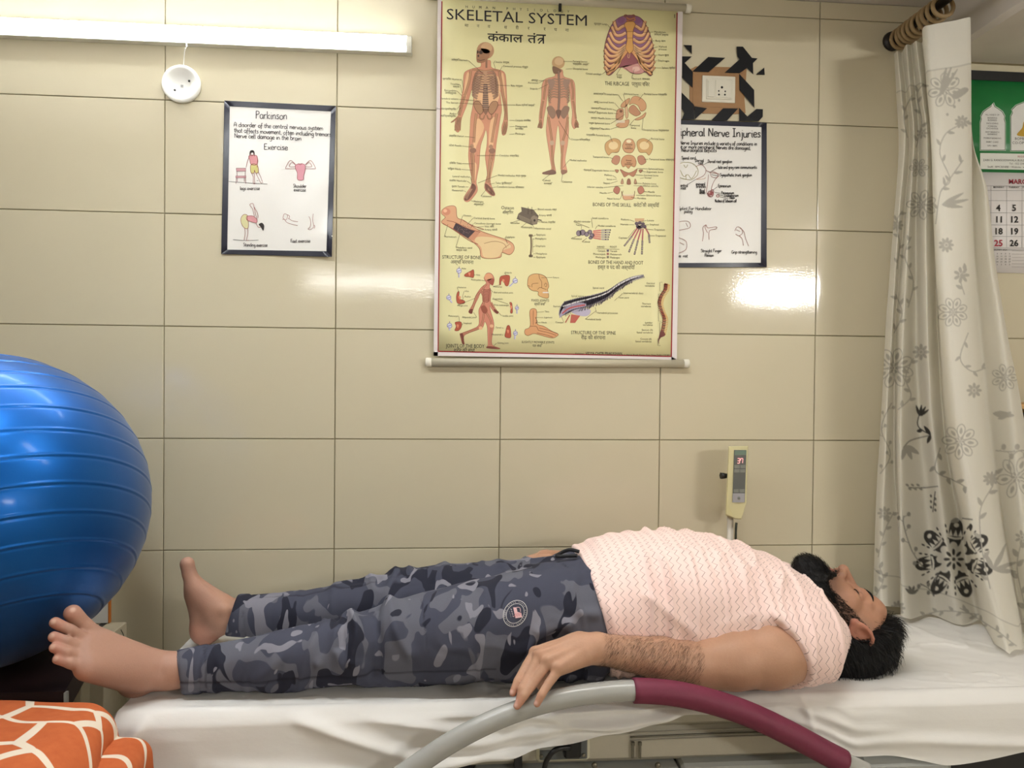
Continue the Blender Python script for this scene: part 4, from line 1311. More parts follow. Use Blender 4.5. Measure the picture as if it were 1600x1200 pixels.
def curl2(x, y):
    return 0.0008 * (1 + np.sin(np.asarray(x) * 0.05 + np.asarray(y) * 0.021)) + 0.006 * np.clip((np.asarray(x) - 1150) / 47.0, 0, 1) ** 2 * np.clip((np.asarray(y) - 330) / 90.0, 0, 1)


nerve = poster('white hand-lettered poster with black border about nerves, half behind the chart', [(1020, 186), (1198, 191.5), (1198, 417.5), (1014, 418)], [(1029, 193), (1190, 198.5), (1189, 410.5), (1023, 411)], -0.0022, curl2)
pr = Print(-0.0031, curl2)
T = tf(1050, 60, 3.2432)
HC = (40, 36, 40)
pr.hand('Peripheral Nerve Injuries', 1189, 214.5, 7, 1.5, HC, 3, 0.02, width=146, align='r')
pr.hand('Peripheral Nerve Injuries include a variety of conditions in', 1183, 227.5, 3.2, 0.85, HC, 3, 0.015, width=148, align='r')
pr.hand('which one or more peripheral Nerves are damaged,', 1173, 234, 3.2, 0.85, HC, 3, 0.02, width=132, align='r')
pr.hand('leading to Neurological deficits', 1120, 237.5, 3.2, 0.85, HC, 3, 0.01, width=84, align='r')
for s, x, y, w in (('Spinal cord', 1065, 249, 22), ('Dorsal', 1086, 253, 14), ('root', 1091, 257, 8), ('Dorsal root ganglion', 1106, 254.5, 38), ('White and grey rami communicantis', 1121, 263.5, 62), ('Sympathetic trunk ganglion', 1125, 275.5, 50), ('Epineurium', 1122, 292.5, 20), ('Ventral', 1062, 292, 13), ('root', 1064, 296, 8), ('Meningeal', 1086, 289.5, 16), ('branches', 1088, 293.5, 15), ('Perineurium', 1127, 303.5, 20), ('Endoneurium', 1132, 307.5, 22), ('Axon', 1140, 311, 8), ('Blood', 1093, 300, 8), ('vessels', 1093, 303, 9), ('Nucleus of Schwann cell', 1117, 316, 34), ('Splint For Handlebar', 1060, 328, 52), ('palsy', 1069, 332.5, 13), ('Straight Finger', 1095, 394, 33), ('Flexion', 1101, 401, 14), ('Grip strengthening', 1143, 396, 40), ('Nerve Wrist', 1051, 402, 24)):
    pr.hand(s, x, y, 2.7, 0.75, HC, 3, 0.0, width=w)
NC = (150, 96, 90)
for a, c_ in (([(30, 640), (60, 628), (100, 632), (128, 655), (130, 690), (100, 715), (60, 712), (30, 700)], (160, 150, 100)), ([(60, 640), (70, 655), (80, 640)], (160, 150, 100)), ([(40, 665), (60, 700), (80, 690), (100, 710), (125, 670)], (160, 150, 100)), ([(70, 690), (72, 715)], (160, 150, 100)),
              ([(120, 650), (150, 640), (172, 665), (160, 695), (120, 715)], NC), ([(170, 668), (200, 680), (240, 690), (215, 720), (200, 760), (205, 780)], NC), ([(185, 690), (180, 740), (175, 780), (195, 800)], NC), ([(200, 672), (230, 685), (226, 705), (200, 700), (195, 680)], NC), ([(125, 715), (160, 712), (170, 705)], (190, 150, 120)),
              ([(34, 930), (70, 925), (90, 935), (88, 960), (36, 972)], NC), ([(70, 935), (80, 955)], NC), ([(34, 1010), (60, 1020), (74, 1035), (70, 1070), (30, 1090)], NC), ([(40, 1035), (62, 1045)], NC),
              ([(154, 1028), (160, 990), (156, 960), (172, 945), (182, 960), (224, 955), (222, 966), (190, 975), (188, 1020)], NC), ([(172, 945), (168, 960), (180, 985)], NC),
              ([(318, 975), (330, 956), (350, 962), (358, 985), (340, 1000), (322, 992)], NC), ([(345, 960), (365, 980), (372, 1010), (388, 1052)], NC), ([(340, 1000), (355, 1015), (362, 1050)], NC), ([(325, 970), (345, 978)], NC)):
    pr.stroke(T(a), 0.7, c_, 3)
for x, y, r in ((196, 788, 4.6), (192, 782, 2.6), (204, 775, 2.4), (232, 798, 2.0), (198, 796, 2.0)):
    pr.stroke([(1050 + x / 3.2432 + r * math.cos(t), 60 + y / 3.2432 + r * math.sin(t)) for t in np.linspace(0, 6.28, 12)], 0.9, (140, 70, 74), 4)
pr.ell(1050 + 199 / 3.2432, 60 + 786 / 3.2432, 3.2, 3, (176, 110, 110), 2)
for a in ([(190, 680), (230, 655)], [(200, 690), (238, 698)], [(160, 640), (182, 628)], [(205, 770), (230, 752)], [(215, 780), (245, 785)], [(232, 790), (268, 800)], [(240, 802), (286, 812)], [(80, 740), (120, 715)]):
    pr.stroke(T(a), 0.6, HC, 3, False)
tag(pr.build('drawing_and_lettering', nerve), kind='stuff')

# ------------------------------------------------------------------ socket with brown card and striped tape
TAPE_K = pmat('tape_black', (12, 13, 18), 0.4, var=0.1, spec=0.3)
CARD = pmat('brown_card', (150, 112, 72), 0.45, var=0.12, scale=40, bump=0.1)
SWHITE = pmat('switch_white', (214, 210, 196), 0.3, var=0.03)
T = tf(1060, 60, 8.5733)


def flat(name, poly, Y, th, mat, parent, sub=False):
    """Thin plate whose outline is a photo polygon standing at depth Y."""
    m = MB()
    A = [P(x, y, Y) for x, y in poly]
    n = len(A)
    V = [tuple(a) for a in A] + [tuple(a + np.array((0, th, 0))) for a in A]
    m.add(V, [tuple(range(n)), tuple(range(n, 2 * n))[::-1]] + [(i, (i + 1) % n, n + (i + 1) % n, n + i) for i in range(n)])
    return m.build(name, mat, parent)


sock = thing('wall_socket', P(1128, 133, 0), 'white wall socket with a switch, ringed by brown card and black striped tape', 'socket')
flat('brown_card', T([(165, 410), (230, 375), (690, 385), (915, 400), (905, 560), (885, 800), (900, 1000), (760, 1015), (330, 1005), (215, 960), (150, 860), (150, 640), (190, 450)]), -0.0022, 0.0016, CARD, sock)
flat('card_strip', T([(195, 450), (805, 470), (805, 540), (195, 515)]), -0.0032, 0.0008, CARD, sock)
flat('card_strip', T([(195, 855), (805, 860), (805, 935), (200, 905)]), -0.0032, 0.0008, CARD, sock)
flat('card_strip', T([(195, 450), (310, 455), (312, 900), (195, 905)]), -0.0036, 0.0008, CARD, sock)
flat('card_strip', T([(752, 465), (812, 470), (812, 930), (765, 930)]), -0.0036, 0.0008, CARD, sock)
for q in ([(70, 88), (180, 92), (180, 210)], [(50, 240), (180, 242), (85, 328), (190, 445), (190, 660), (50, 520)], [(400, 248), (628, 260), (405, 450), (190, 442)],
          [(780, 108), (865, 110), (985, 260), (1062, 268), (1000, 330), (1003, 480), (920, 395), (820, 465), (620, 458), (820, 280), (790, 240)], [(1150, 390), (1157, 486), (1042, 482)],
          [(815, 475), (1015, 690), (1018, 925), (820, 690)], [(45, 725), (210, 890), (215, 1085), (45, 1085), (80, 1000), (45, 940)], [(215, 910), (385, 935), (220, 1085)], [(600, 935), (800, 940), (650, 1103), (440, 1098)],
          [(815, 930), (925, 1045), (1045, 945), (1132, 948), (1130, 1050), (1075, 1110), (815, 1105)]):
    flat('tape_stripe', T(q), -0.0046, 0.0007, TAPE_K, sock)
a, b = P(1096, 160, 0), P(1148, 121, 0)
MB().box((a[0], -0.006, a[2]), (b[0], -0.001, b[2]), 0.0012).build('cover_plate', SWHITE, sock)
a, b = P(1102, 156, 0), P(1143, 126, 0)
MB().box((a[0], -0.0088, a[2]), (b[0], -0.004, b[2]), 0.0014).build('inner_frame', SWHITE, sock)
a, b = P(1104, 153.5, 0), P(1114.5, 128.5, 0)
MB().box((a[0], -0.0115, a[2]), (b[0], -0.006, b[2]), 0.001).build('rocker_switch', SWHITE, sock)
a, b = P(1116, 154.5, 0), P(1141, 128, 0)
fr = MB().box((a[0], -0.0105, a[2]), (b[0], -0.006, b[2]), 0.001).build('socket_face', SWHITE, sock)
for x, y, r in ((1128, 136.5, 0.0034), (1123, 142.2, 0.0022), (1133, 142.8, 0.0022), (1123.3, 147.8, 0.0026), (1132.6, 148, 0.0026)):
    c = P(x, y, -0.0103)
    MB().lathe([(r, 0), (r, -0.0006), (0, -0.0007)], (c[0], c[1], c[2]), 'y', 14).build('pin_hole', BLACK_PLASTIC, sock)

# ------------------------------------------------------------------ round junction plate hanging under the lamp
rose = thing('junction_plate', P(285, 133, 0), 'round white plastic plate hanging by a hook under the lit batten', 'plate')
c = P(285, 133, 0)
MB().lathe([(0.0, -0.006), (0.024, -0.006), (0.026, -0.008), (0.036, -0.010), (0.039, -0.013), (0.047, -0.014), (0.0495, -0.011), (0.0495, -0.002), (0.0, -0.002)], (c[0], 0, c[2]), 'y', 40).build('disc', WHITE_PLASTIC, rose)
for x, y, r in ((284.5, 134.5, 0.0022), (273, 141, 0.0032), (295.5, 126.5, 0.0032)):
    q = P(x, y, -0.0075)
    for dx, dz in (((-1, -1), (1, 1), (-1, 1), (1, -1)) if r < 0.003 else ((0, 0),)):
        MB().lathe([(r * (0.6 if r < 0.003 else 1), -0.001), (r * 0.4, -0.0022), (0, -0.0022)], (q[0] + dx * 0.0018, -0.0065, q[2] + dz * 0.0018), 'y', 10).build('screw', BLACK_PLASTIC, rose)
pts = [P(x, y, yy) for x, y, yy in ((286.5, 106, -0.008), (287.5, 90, -0.016), (289, 78, -0.030), (291.5, 72, -0.036), (291, 68, -0.034))]
MB().tube(catmull(pts, 5), 0.0012, 8).build('hook_wire', WHITE_PLASTIC, rose)

# ------------------------------------------------------------------ calendar
CAL_P = pmat('calendar_paper', (226, 222, 222), 0.4, var=0.015, spec=0.4)
cal = thing('wall_calendar', P(1600, 425, 0), 'green headed paper calendar on the tiles at the right edge behind the curtain', 'calendar')
QY = -0.004


def plate(name, x0, y0, x1, y1, Y, mat, par):
    return sheet(name, [(x0, y0), (x1, y0 + 0.04 * (x1 - x0)), (x1, y1 + 0.02 * (x1 - x0)), (x0, y1)], Y, mat, par, None, 4, 4, 0.0012)


plate('month_sheet', 1503, 266, 1760, 425, QY, CAL_P, cal)
plate('header_card', 1496, 120, 1762, 268, QY - 0.0004, pmat('calendar_green', (30, 120, 62), 0.32, var=0.06), cal)
MB().box(P(1496, 123.5, -0.006), P(1762, 121.5, -0.001) + np.array((0, 0, 0.0)), 0.0005).build('metal_binding', BLACK_PLASTIC, cal)
pr = Print(QY - 0.0006)
GD, WH = (40, 74, 56), (224, 224, 222)


def arch(x0, x1, y0, y1):
    w = x1 - x0
    pts = [(x0, y1), (x0, y0 + 30), (x0 + 0.04 * w, y0 + 24), (x0 + 0.02 * w, y0 + 20), (x0 + 0.12 * w, y0 + 13), (x0 + 0.3 * w, y0 + 8), (x0 + 0.43 * w, y0 + 5), (x0 + 0.5 * w, y0 - 1), (x0 + 0.57 * w, y0 + 5), (x0 + 0.7 * w, y0 + 8), (x0 + 0.88 * w, y0 + 13), (x0 + 0.98 * w, y0 + 20), (x0 + 0.96 * w, y0 + 24), (x1, y0 + 30), (x1, y1)]
    pr.poly([(x0 - 1.6, y1 + 1.6)] + [(p[0] + (-1.6 if p[0] < x0 + w / 2 else 1.6), p[1] - 1.2) for p in pts[1:-1]] + [(x1 + 1.6, y1 + 1.6)], (196, 214, 196), 1)
    pr.poly([(x0 - 0.8, y1 + 0.8)] + [(p[0] + (-0.8 if p[0] < x0 + w / 2 else 0.8), p[1] - 0.6) for p in pts[1:-1]] + [(x1 + 0.8, y1 + 0.8)], GD, 2)
    pr.poly(pts, WH, 3)


arch(1532.5, 1570, 162, 234)
arch(1580, 1650, 152, 235)
for i, s in enumerate(('ALL KINDS OF', 'BANKING', 'BUSINESS', 'INCLUDING', 'FOREIGN', 'EXCHANGE', 'ANY BRANCH', 'BANKING', 'MOBILE BANKING', 'DEBIT CARD', 'UPI • BBPS')):
    pr.text(s, 1550.5, (180.5, 185.5, 189, 194, 198.5, 202, 207.5, 211, 217, 223, 229)[i], 2.5, (54, 48, 50), 5, 0.02, 'c')
pr.text('BOMBAY MERCANTILE', 1585.5, 218.5, 4.2, (40, 36, 38), 5, 0.01, 'l')
pr.text('CO-OPERATIVE BANK', 1581.5, 225, 4.2, (40, 36, 38), 5, 0.01, 'l')
pr.blob([(1589, 211), (1597, 200), (1600, 190), (1606, 196), (1606, 212)], (190, 150, 50), 5)
pr.rect(1531.5, 239, 1760, 264, (226, 228, 222), 3, 0.02)
for i, (s, c_) in enumerate((('REGISTERED OFFICE', (150, 40, 50)), ('ZAIN G. RANGOONWALA BUILDING,', (50, 44, 44)), ('Tel. : 022 2342', (50, 44, 44)), ('Swift : BMCBINBB • Website : www', (50, 44, 44)))):
    pr.text(s, (1590, 1536, 1577, 1543)[i], (246, 251.5, 257, 262)[i], (3, 3.2, 3, 3.2)[i], c_, 5, 0.01, 'l')
pr.text('MARCH 2024', 1576, 287, 7.4, (150, 30, 52), 5, 0.01, 'l', bold=0.02)
for i in range(10):
    pr.stroke([(1503, 290 + 0), (1760, 292)] if i == 0 else [(1503, (0, 297, 313, 332, 351, 369, 387, 390)[min(i, 7)]), (1760, (0, 297, 313, 332, 351, 369, 387, 390)[min(i, 7)] + 2)], 0.5, (150, 146, 148), 4, False)
for x in (1524, 1548.5, 1573, 1597, 1621):
    pr.stroke([(x, 290), (x, 387)], 0.5, (160, 156, 158), 4, False)
for i, s in enumerate(('SUNDAY', 'MONDAY', 'TUESDAY', 'WEDNESDAY')):
    pr.text(s, (1534, 1560.5, 1584.5, 1609)[i], 293.8, 2.8, (40, 36, 38), 5, 0.01, 'c', bold=0.01)
for j, row in enumerate((('31', '', ''), ('3', '4', '5'), ('10', '11', '12'), ('17', '18', '19'), ('24', '25', '26'))):
    for i, s in enumerate(row):
        if s:
            red = i == 0 or s == '25'
            pr.text(s, (1537, 1560, 1584.5)[i], (311, 329.5, 347.5, 366, 384.5)[j], 10, (168, 44, 66) if red else (34, 32, 36), 5, 0.0, 'c', bold=0.025)
pr.text('FEBRUARY 2024', 1561, 391.5, 2.6, (60, 52, 56), 5, 0, 'c')
for j in range(5):
    for i in range(6):
        pr.text(str(1 + (j * 7 + i) % 29), 1545 + i * 6.5, 397.5 + j * 4.2, 2.4, (60, 52, 56), 5, 0, 'c')
for j in range(6):
    pr.stroke([(1581, 392 + j * 5), (1750, 393 + j * 5)], 0.4, (160, 156, 158), 4, False)
tag(pr.build('printed_lettering', cal), kind='stuff')

# ------------------------------------------------------------------ bed handset on its post
HY = -0.080
POST_M = pmat('post_white', (206, 200, 188), 0.4, var=0.05)
HAND_M = pmat('handset_cream', (206, 198, 150), 0.4, var=0.08, scale=30)
DISP = pmat('handset_face', (44, 52, 60), 0.4, var=0.12)
BTN = pmat('handset_button', (104, 108, 106), 0.4, var=0.1)
hs = thing('bed_handset', P(1145, 860, HY), 'wrapped bed controller with a lit red display on a white post behind the man', 'controller')
T = tf(1060, 670, 6.0)


def hp(x, y, Y=HY):
    return P(1060 + x / 6.0, 670 + y / 6.0, Y)


a, b = hp(487, 820, HY + 0.012), hp(487, 1050, HY + 0.012)
MB().tube([(a[0], a[1], a[2]), (b[0], b[1], 0.0)], 0.0085, 16).build('post', POST_M, hs)
c1 = catmull([hp(545, 880, HY - 0.006), hp(540, 930, HY - 0.008), hp(537, 1050, HY - 0.008), hp(535, 1400, HY - 0.005)], 5)
MB().lathe([(0.0, 0.0), (0.05, 0.0), (0.05, 0.008), (0.012, 0.014)], (b[0], b[1], 0.0), 'z', 24).build('post_base', POST_M, hs)
MB().tube(c1, 0.0032, 10).build('cable', pmat('cable_green_black', (40, 46, 38), 0.4), hs)
q = [(470, 165), (655, 160), (640, 700), (590, 850), (535, 848), (440, 810), (455, 480)]
A = [hp(x, y, HY - 0.014) for x, y in q]
B = [hp(x, y, HY + 0.012) for x, y in q]
ins = [hp(x + (548 - x) * 0.08, y + (500 - y) * 0.03, HY - 0.020) for x, y in q]
m = MB()
n = len(q)
m.add([tuple(v) for v in A + B + ins], [tuple(range(n, 2 * n)), tuple(range(2 * n, 3 * n))[::-1]] + [(i, (i + 1) % n, n + (i + 1) % n, n + i) for i in range(n)] + [(i, (i + 1) % n, 2 * n + (i + 1) % n, 2 * n + i) for i in range(n)])
m.build('handset_body', HAND_M, hs)
flat('control_face', T([(525, 200), (638, 200), (622, 690), (508, 690)]), HY - 0.0225, 0.003, DISP, hs)
flat('top_badge', T([(530, 205), (636, 203), (636, 245), (528, 248)]), HY - 0.0235, 0.001, pmat('handset_green', (70, 104, 92), 0.4), hs)
flat('lower_plate', T([(510, 605), (622, 605), (620, 690), (508, 690)]), HY - 0.0235, 0.001, pmat('handset_grey', (150, 150, 160), 0.4), hs)
for x, y in ((552, 355), (606, 355), (550, 395), (604, 395), (545, 582), (598, 582)):
    flat('button', T([(x - 26, y - 14), (x + 22, y - 16), (x + 22, y + 14), (x - 26, y + 15)]), HY - 0.0245, 0.002, BTN, hs)
cb = hp(566, 650, HY - 0.024)
MB().lathe([(0.0038, 0.001), (0.0038, -0.001), (0, -0.0014)], tuple(cb), 'y', 14).build('button', BTN, hs)
SEG = emat('display_red', (1.0, 0.05, 0.10), 0.32)
pr = Print(HY - 0.0237)
for (cx, segs) in ((566, 'abgcd'), (594, 'fabc')):
    L = {'a': ((-10, -22), (10, -22)), 'b': ((11, -21), (9, -1)), 'c': ((9, 1), (7, 21)), 'd': ((7, 22), (-13, 22)), 'g': ((-11, 0), (9, 0)), 'f': ((-10, -21), (-12, -1))}
    for s_ in segs:
        (x0, y0), (x1, y1) = L[s_]
        pr.stroke(T([(cx + x0, 300 + y0), (cx + x1, 300 + y1)]), 1.15, (255, 40, 60), 2, False)
pr.build('lit_digits', hs, SEG)
k1, k2 = hp(460, 440, HY + 0.0), hp(398, 440, HY - 0.002)
MB().tube([k1, (k1 + k2) / 2, k2], [0.006, 0.0085, 0.0095], 6).build('clamp_knob', BLACK_PLASTIC, hs)
kk = NT('clear_film')
kk.set(Roughness=0.12, IOR=1.3)
kk.b.inputs['Base Color'].default_value = (0.9, 0.88, 0.7, 1)
kk.b.inputs['Alpha'].default_value = 0.10
FILM = kk.m
g_ = np.zeros((9, 7, 3))
for i in range(9):
    for j in range(7):
        x = 472 + 184 * j / 6 - 10 * (i / 8) + (3 if i % 2 else -3) - (70 * max(0, i - 6) / 2 * (j - 3) / 3)
        y = 158 + 720 * i / 8 + random.uniform(-6, 6)
        g_[i, j] = hp(x, y, HY - 0.027 - random.random() * 0.003)
MB().grid(g_).build('plastic_film', FILM, hs)
# ------------------------------------------------------------------ the treatment bed
BX0, BX1 = 0.150, 2.32
LEATHER = pmat('beige_leatherette', (178, 172, 156), 0.45, var=0.06, scale=40, bump=0.15, bscale=180)
LEATHER_D = pmat('leatherette_piping', (150, 144, 130), 0.5, var=0.08)
METAL_G = pmat('grey_painted_metal', (158, 160, 156), 0.3, var=0.04, spec=0.5)
CHROME = pmat('zip_metal', (120, 116, 104), 0.35, metallic=0.8, var=0.1)
FRAME_D = pmat('dark_bed_frame', (22, 22, 24), 0.5, var=0.1)

bed = thing('treatment_bed', (1.2, -0.32, 0.0), 'beige padded treatment bed with a grey and maroon side rail', 'bed')
MB().box((BX0 + 0.03, -0.572, 0.525), (BX1, -0.112, 0.585), 0.02).build('mattress_pad', LEATHER, bed)
z_lo = P(1000, 1192, -0.575)[2]
MB().box((BX0 + 0.04, -0.575, z_lo), (BX1 - 0.02, -0.115, 0.535), 0.012).build('padded_side', LEATHER, bed)
MB().box((BX0 + 0.06, -0.56, 0.16), (BX1 - 0.06, -0.125, z_lo), 0.01).build('base_box', FRAME_D, bed)
for lx in (BX0 + 0.15, BX1 - 0.2):
    for ly in (-0.50, -0.18):
        MB().tube([(lx, ly, 0.0), (lx, ly, 0.17)], 0.03, 14).build('leg', FRAME_D, bed)
# lower metal covers with screw heads
a, b = P(742, 1196, -0.588), P(1062, 1196, -0.588)
MB().box((a[0], -0.592, z_lo - 0.10), (b[0], -0.55, z_lo - 0.004), 0.004).build('metal_cover', METAL_G, bed)
a, b = P(1064, 1192, -0.588), P(1345, 1192, -0.588)
MB().box((a[0], -0.594, z_lo - 0.10), (b[0], -0.55, z_lo + 0.004), 0.006).build('metal_cover', METAL_G, bed)
for x in (929, 1028):
    c = P(x, 1196, -0.594)
    MB().lathe([(0.006, 0.002), (0.006, -0.001), (0.004, -0.003), (0, -0.0035)], tuple(c), 'y', 14).build('screw_head', CHROME, bed)
a, b = P(1335, 1190, -0.60), P(1490, 1190, -0.60)
MB().box((a[0], -0.612, 0.30), (b[0], -0.52, P(1400, 1178, -0.6)[2]), 0.02).build('corner_cover', METAL_G, bed)
# zipped seam
zp = [P(x, y, -0.578) for x, y in ((985, 1152), (1080, 1148), (1200, 1144), (1345, 1140))]
MB().tube(catmull(zp, 8), 0.0022, 8).build('zip_tape', CHROME, bed)
for off in (-7, 5):
    zq = [P(x, y + off, -0.5765) for x, y in ((985, 1152), (1080, 1148), (1200, 1144), (1345, 1140))]
    MB().tube(catmull(zq, 8), 0.0016, 8).build('seam_piping', LEATHER_D, bed)
for x in (989, 1000):
    c = P(x, 1162, -0.581)
    MB().box(c - (0.0035, 0.003, 0.004), c + (0.0035, 0.003, 0.004), 0.001).box(c - (0.0026, 0.0015, 0.030), c + (0.0026, 0.0015, -0.004), 0.0008).build('zip_pull', CHROME, bed)
# power inlet
a, b = P(838, 1191, -0.579), P(922, 1148, -0.579)
MB().box((a[0], -0.583, a[2]), (b[0], -0.57, b[2] + 0.01), 0.006).build('inlet_frame', pmat('inlet_cream', (206, 202, 178), 0.4), bed)
MB().box((a[0] + 0.005, -0.585, a[2] + 0.005), (b[0] - 0.005, -0.575, b[2] + 0.008), 0.003).build('inlet_plate', pmat('inlet_grey', (92, 96, 96), 0.4), bed)
lb0, lb1 = P(843, 1172, -0.5855), P(882, 1150, -0.5855)
MB().box((lb0[0], -0.5862, lb0[2]), (lb1[0], -0.584, lb1[2]), 0.0003).build('rating_label', pmat('label_white', (186, 188, 184), 0.5), bed)
pr = Print(-0.5864)
pr.text('AC 220V 50Hz', 846, 1155, 3, (50, 50, 54), 1, 0, 'l')
for i in range(3):
    pr.stroke([(845, 1159 + i * 4), (880, 1158.6 + i * 4)], 0.6, (60, 60, 62), 1, False)
pr.build('rating_print', bed)
for x, y in ((846, 1182), (912, 1180)):
    c = P(x, y, -0.5855)
    MB().lathe([(0.0042, 0.001), (0.0042, -0.001), (0.002, -0.002), (0, -0.002)], tuple(c), 'y', 12).build('screw_head', CHROME, bed)
a, b = P(881, 1185, -0.60), P(908, 1150, -0.60)
MB().box((a[0], -0.606, a[2]), (b[0], -0.58, b[2]), 0.004).build('plug', BLACK_PLASTIC, bed)
cd = [P(x, y, yy) for x, y, yy in ((890, 1168, -0.604), (872, 1170, -0.612), (858, 1182, -0.614), (850, 1205, -0.610))]
cd += [cd[-1] + np.array((-0.01, 0.0, -0.1)), cd[-1] + np.array((-0.02, 0.03, -0.40))]
MB().tube(catmull(cd, 8), 0.0052, 12).build('power_cord', BLACK_PLASTIC, bed)
a, b = P(803, 1200, -0.58), P(816, 1166, -0.58)
MB().box((a[0], -0.584, a[2]), (b[0], -0.57, b[2]), 0.001).build('strap', FRAME_D, bed)

# side rail: grey tube with a maroon foam sleeve, carried by two posts
RY = -0.668
rail_px = [(560, 1262), (600, 1230), (640, 1203), (700, 1163), (760, 1131), (820, 1107), (880, 1091), (940, 1082), (990, 1079), (1050, 1083), (1110, 1096), (1170, 1116), (1230, 1144), (1290, 1176), (1325, 1194), (1352, 1207)]
rail = np.array([P(x, y, RY) for x, y in rail_px])
rc = catmull(rail, 8)
GREY_T = pmat('rail_grey', (168, 168, 164), 0.25, var=0.03, spec=0.5)
MAROON = pmat('maroon_foam', (112, 36, 62), 0.6, var=0.12, scale=60, bump=0.2, bscale=120)
MB().tube(rc, 0.0192, 20).build('rail_tube', GREY_T, bed)
s0 = 8 * 8
s1 = len(rc) - 8 - 2
MB().tube([rc[s0] * 0.9 + rc[s0 - 1] * 0.1] + list(rc[s0:s1]) + [rc[s1 - 1] * 0.9 + rc[s1] * 0.1], [0.0195] + [0.0232] * (s1 - s0) + [0.0195], 24).build('foam_sleeve', MAROON, bed)
for e in (rc[0], rc[-1]):
    MB().tube([e, e + np.array((0, 0, -0.12)) , (e[0], -0.55, e[2] - 0.16)], 0.0185, 16).build('rail_bracket', GREY_T, bed)

# ------------------------------------------------------------------ the sheet
k = NT('white_cotton')
nz = k.noise(7.0, 4.0)
k.l(k.mix(nz, srgb(224, 222, 219), srgb(234, 232, 229)), k.b.inputs['Base Color'])
k.set(Roughness=0.85)
k.b.inputs['Specular IOR Level'].default_value = 0.2
k.bump(k.math('ADD', k.math('MULTIPLY', k.noise(34.0, 5.0, stretch=(0.5, 1.0, 1.0)), 0.5), k.math('MULTIPLY', k.noise(900.0, 1.0), 0.05)), 0.35, 0.006)
COTTON = k.m

NU, NV1, NV2 = 520, 110, 120
xs = np.linspace(BX0 - 0.012, BX1 + 0.02, NU)
hem_px = [(215, 1262), (500, 1250), (600, 1236), (660, 1212), (720, 1200), (790, 1186), (850, 1168), (900, 1160), (950, 1152), (1000, 1142), (1040, 1130), (1075, 1118), (1130, 1119), (1180, 1130), (1230, 1146), (1300, 1168), (1345, 1184), (1380, 1182), (1440, 1190), (1485, 1197), (1540, 1190), (1600, 1177), (1700, 1150)]
hem_w = np.array([P(x, y, -0.615) for x, y in hem_px])
hem = interp(xs, hem_w[:, 0], hem_w[:, 2])
X = np.zeros((NV1 + NV2, NU, 3))
EY = -0.592
for j in range(NV1):
    t = j / (NV1 - 1)
    y = -0.104 + (EY + 0.104) * t
    edge = np.clip((t - 0.965) / 0.035, 0, 1)
    X[j, :, 0], X[j, :, 1] = xs, y
    X[j, :, 2] = BED_Z - 0.010 * edge ** 2.2
for j in range(NV2):
    t = (j + 1) / NV2
    zt = BED_Z - 0.010
    z = zt + (hem - zt) * t
    X[NV1 + j, :, 0] = xs
    X[NV1 + j, :, 1] = EY - 0.008 * np.sin(min(1, t * 9) * math.pi / 2) - 0.010 * t
    X[NV1 + j, :, 2] = z
Q = X.reshape(-1, 3)
n1 = vnoise(Q, (5.0, 14.0, 9.0))
n2 = vnoise(Q + 3.3, (16.0, 26.0, 18.0))
n3 = vnoise(Q + 7.7, (34.0, 50.0, 40.0))
ridge = 1 - np.abs(vnoise(Q + np.stack([0.06 * n1, 0.05 * n2, 0.03 * n1], 1), (7.0, 17.0, 12.0)))
top = (np.arange(NV1 + NV2)[:, None] < NV1 - 6) * np.ones(NU)[None]
topm = top.reshape(-1)
D = 0.0035 * n1 + 0.0018 * n2 + 0.0007 * n3 + 0.004 * np.clip(ridge - 0.86, 0, 1) / 0.14
# under the man the cotton is pressed flat
press = np.exp(-((Q[:, 1] + 0.42) / 0.2) ** 2) * (Q[:, 0] < 1.85)
Dp = np.clip(D, -0.004, 0.006) * (1 - 0.7 * press)
Q[:, 2] += topm * np.where((Q[:, 0] < 1.86) & (Q[:, 1] > -0.66), np.minimum(Dp, 0.0012 + 0.005 * np.clip((Q[:, 0] - 1.8) / 0.06, 0, 1)), Dp) - 0.0012 * topm
fm = 1 - topm
dist = (Q[:, 2].reshape(NV1 + NV2, NU) - hem[None]).reshape(-1)
pxx = 800 + (Q[:, 0] - 0.85) / 1.42 * 1150


def bump1(a, lo, hi, s=40):
    return 1 / (1 + np.exp(-(a - lo) / s)) / (1 + np.exp((a - hi) / s))


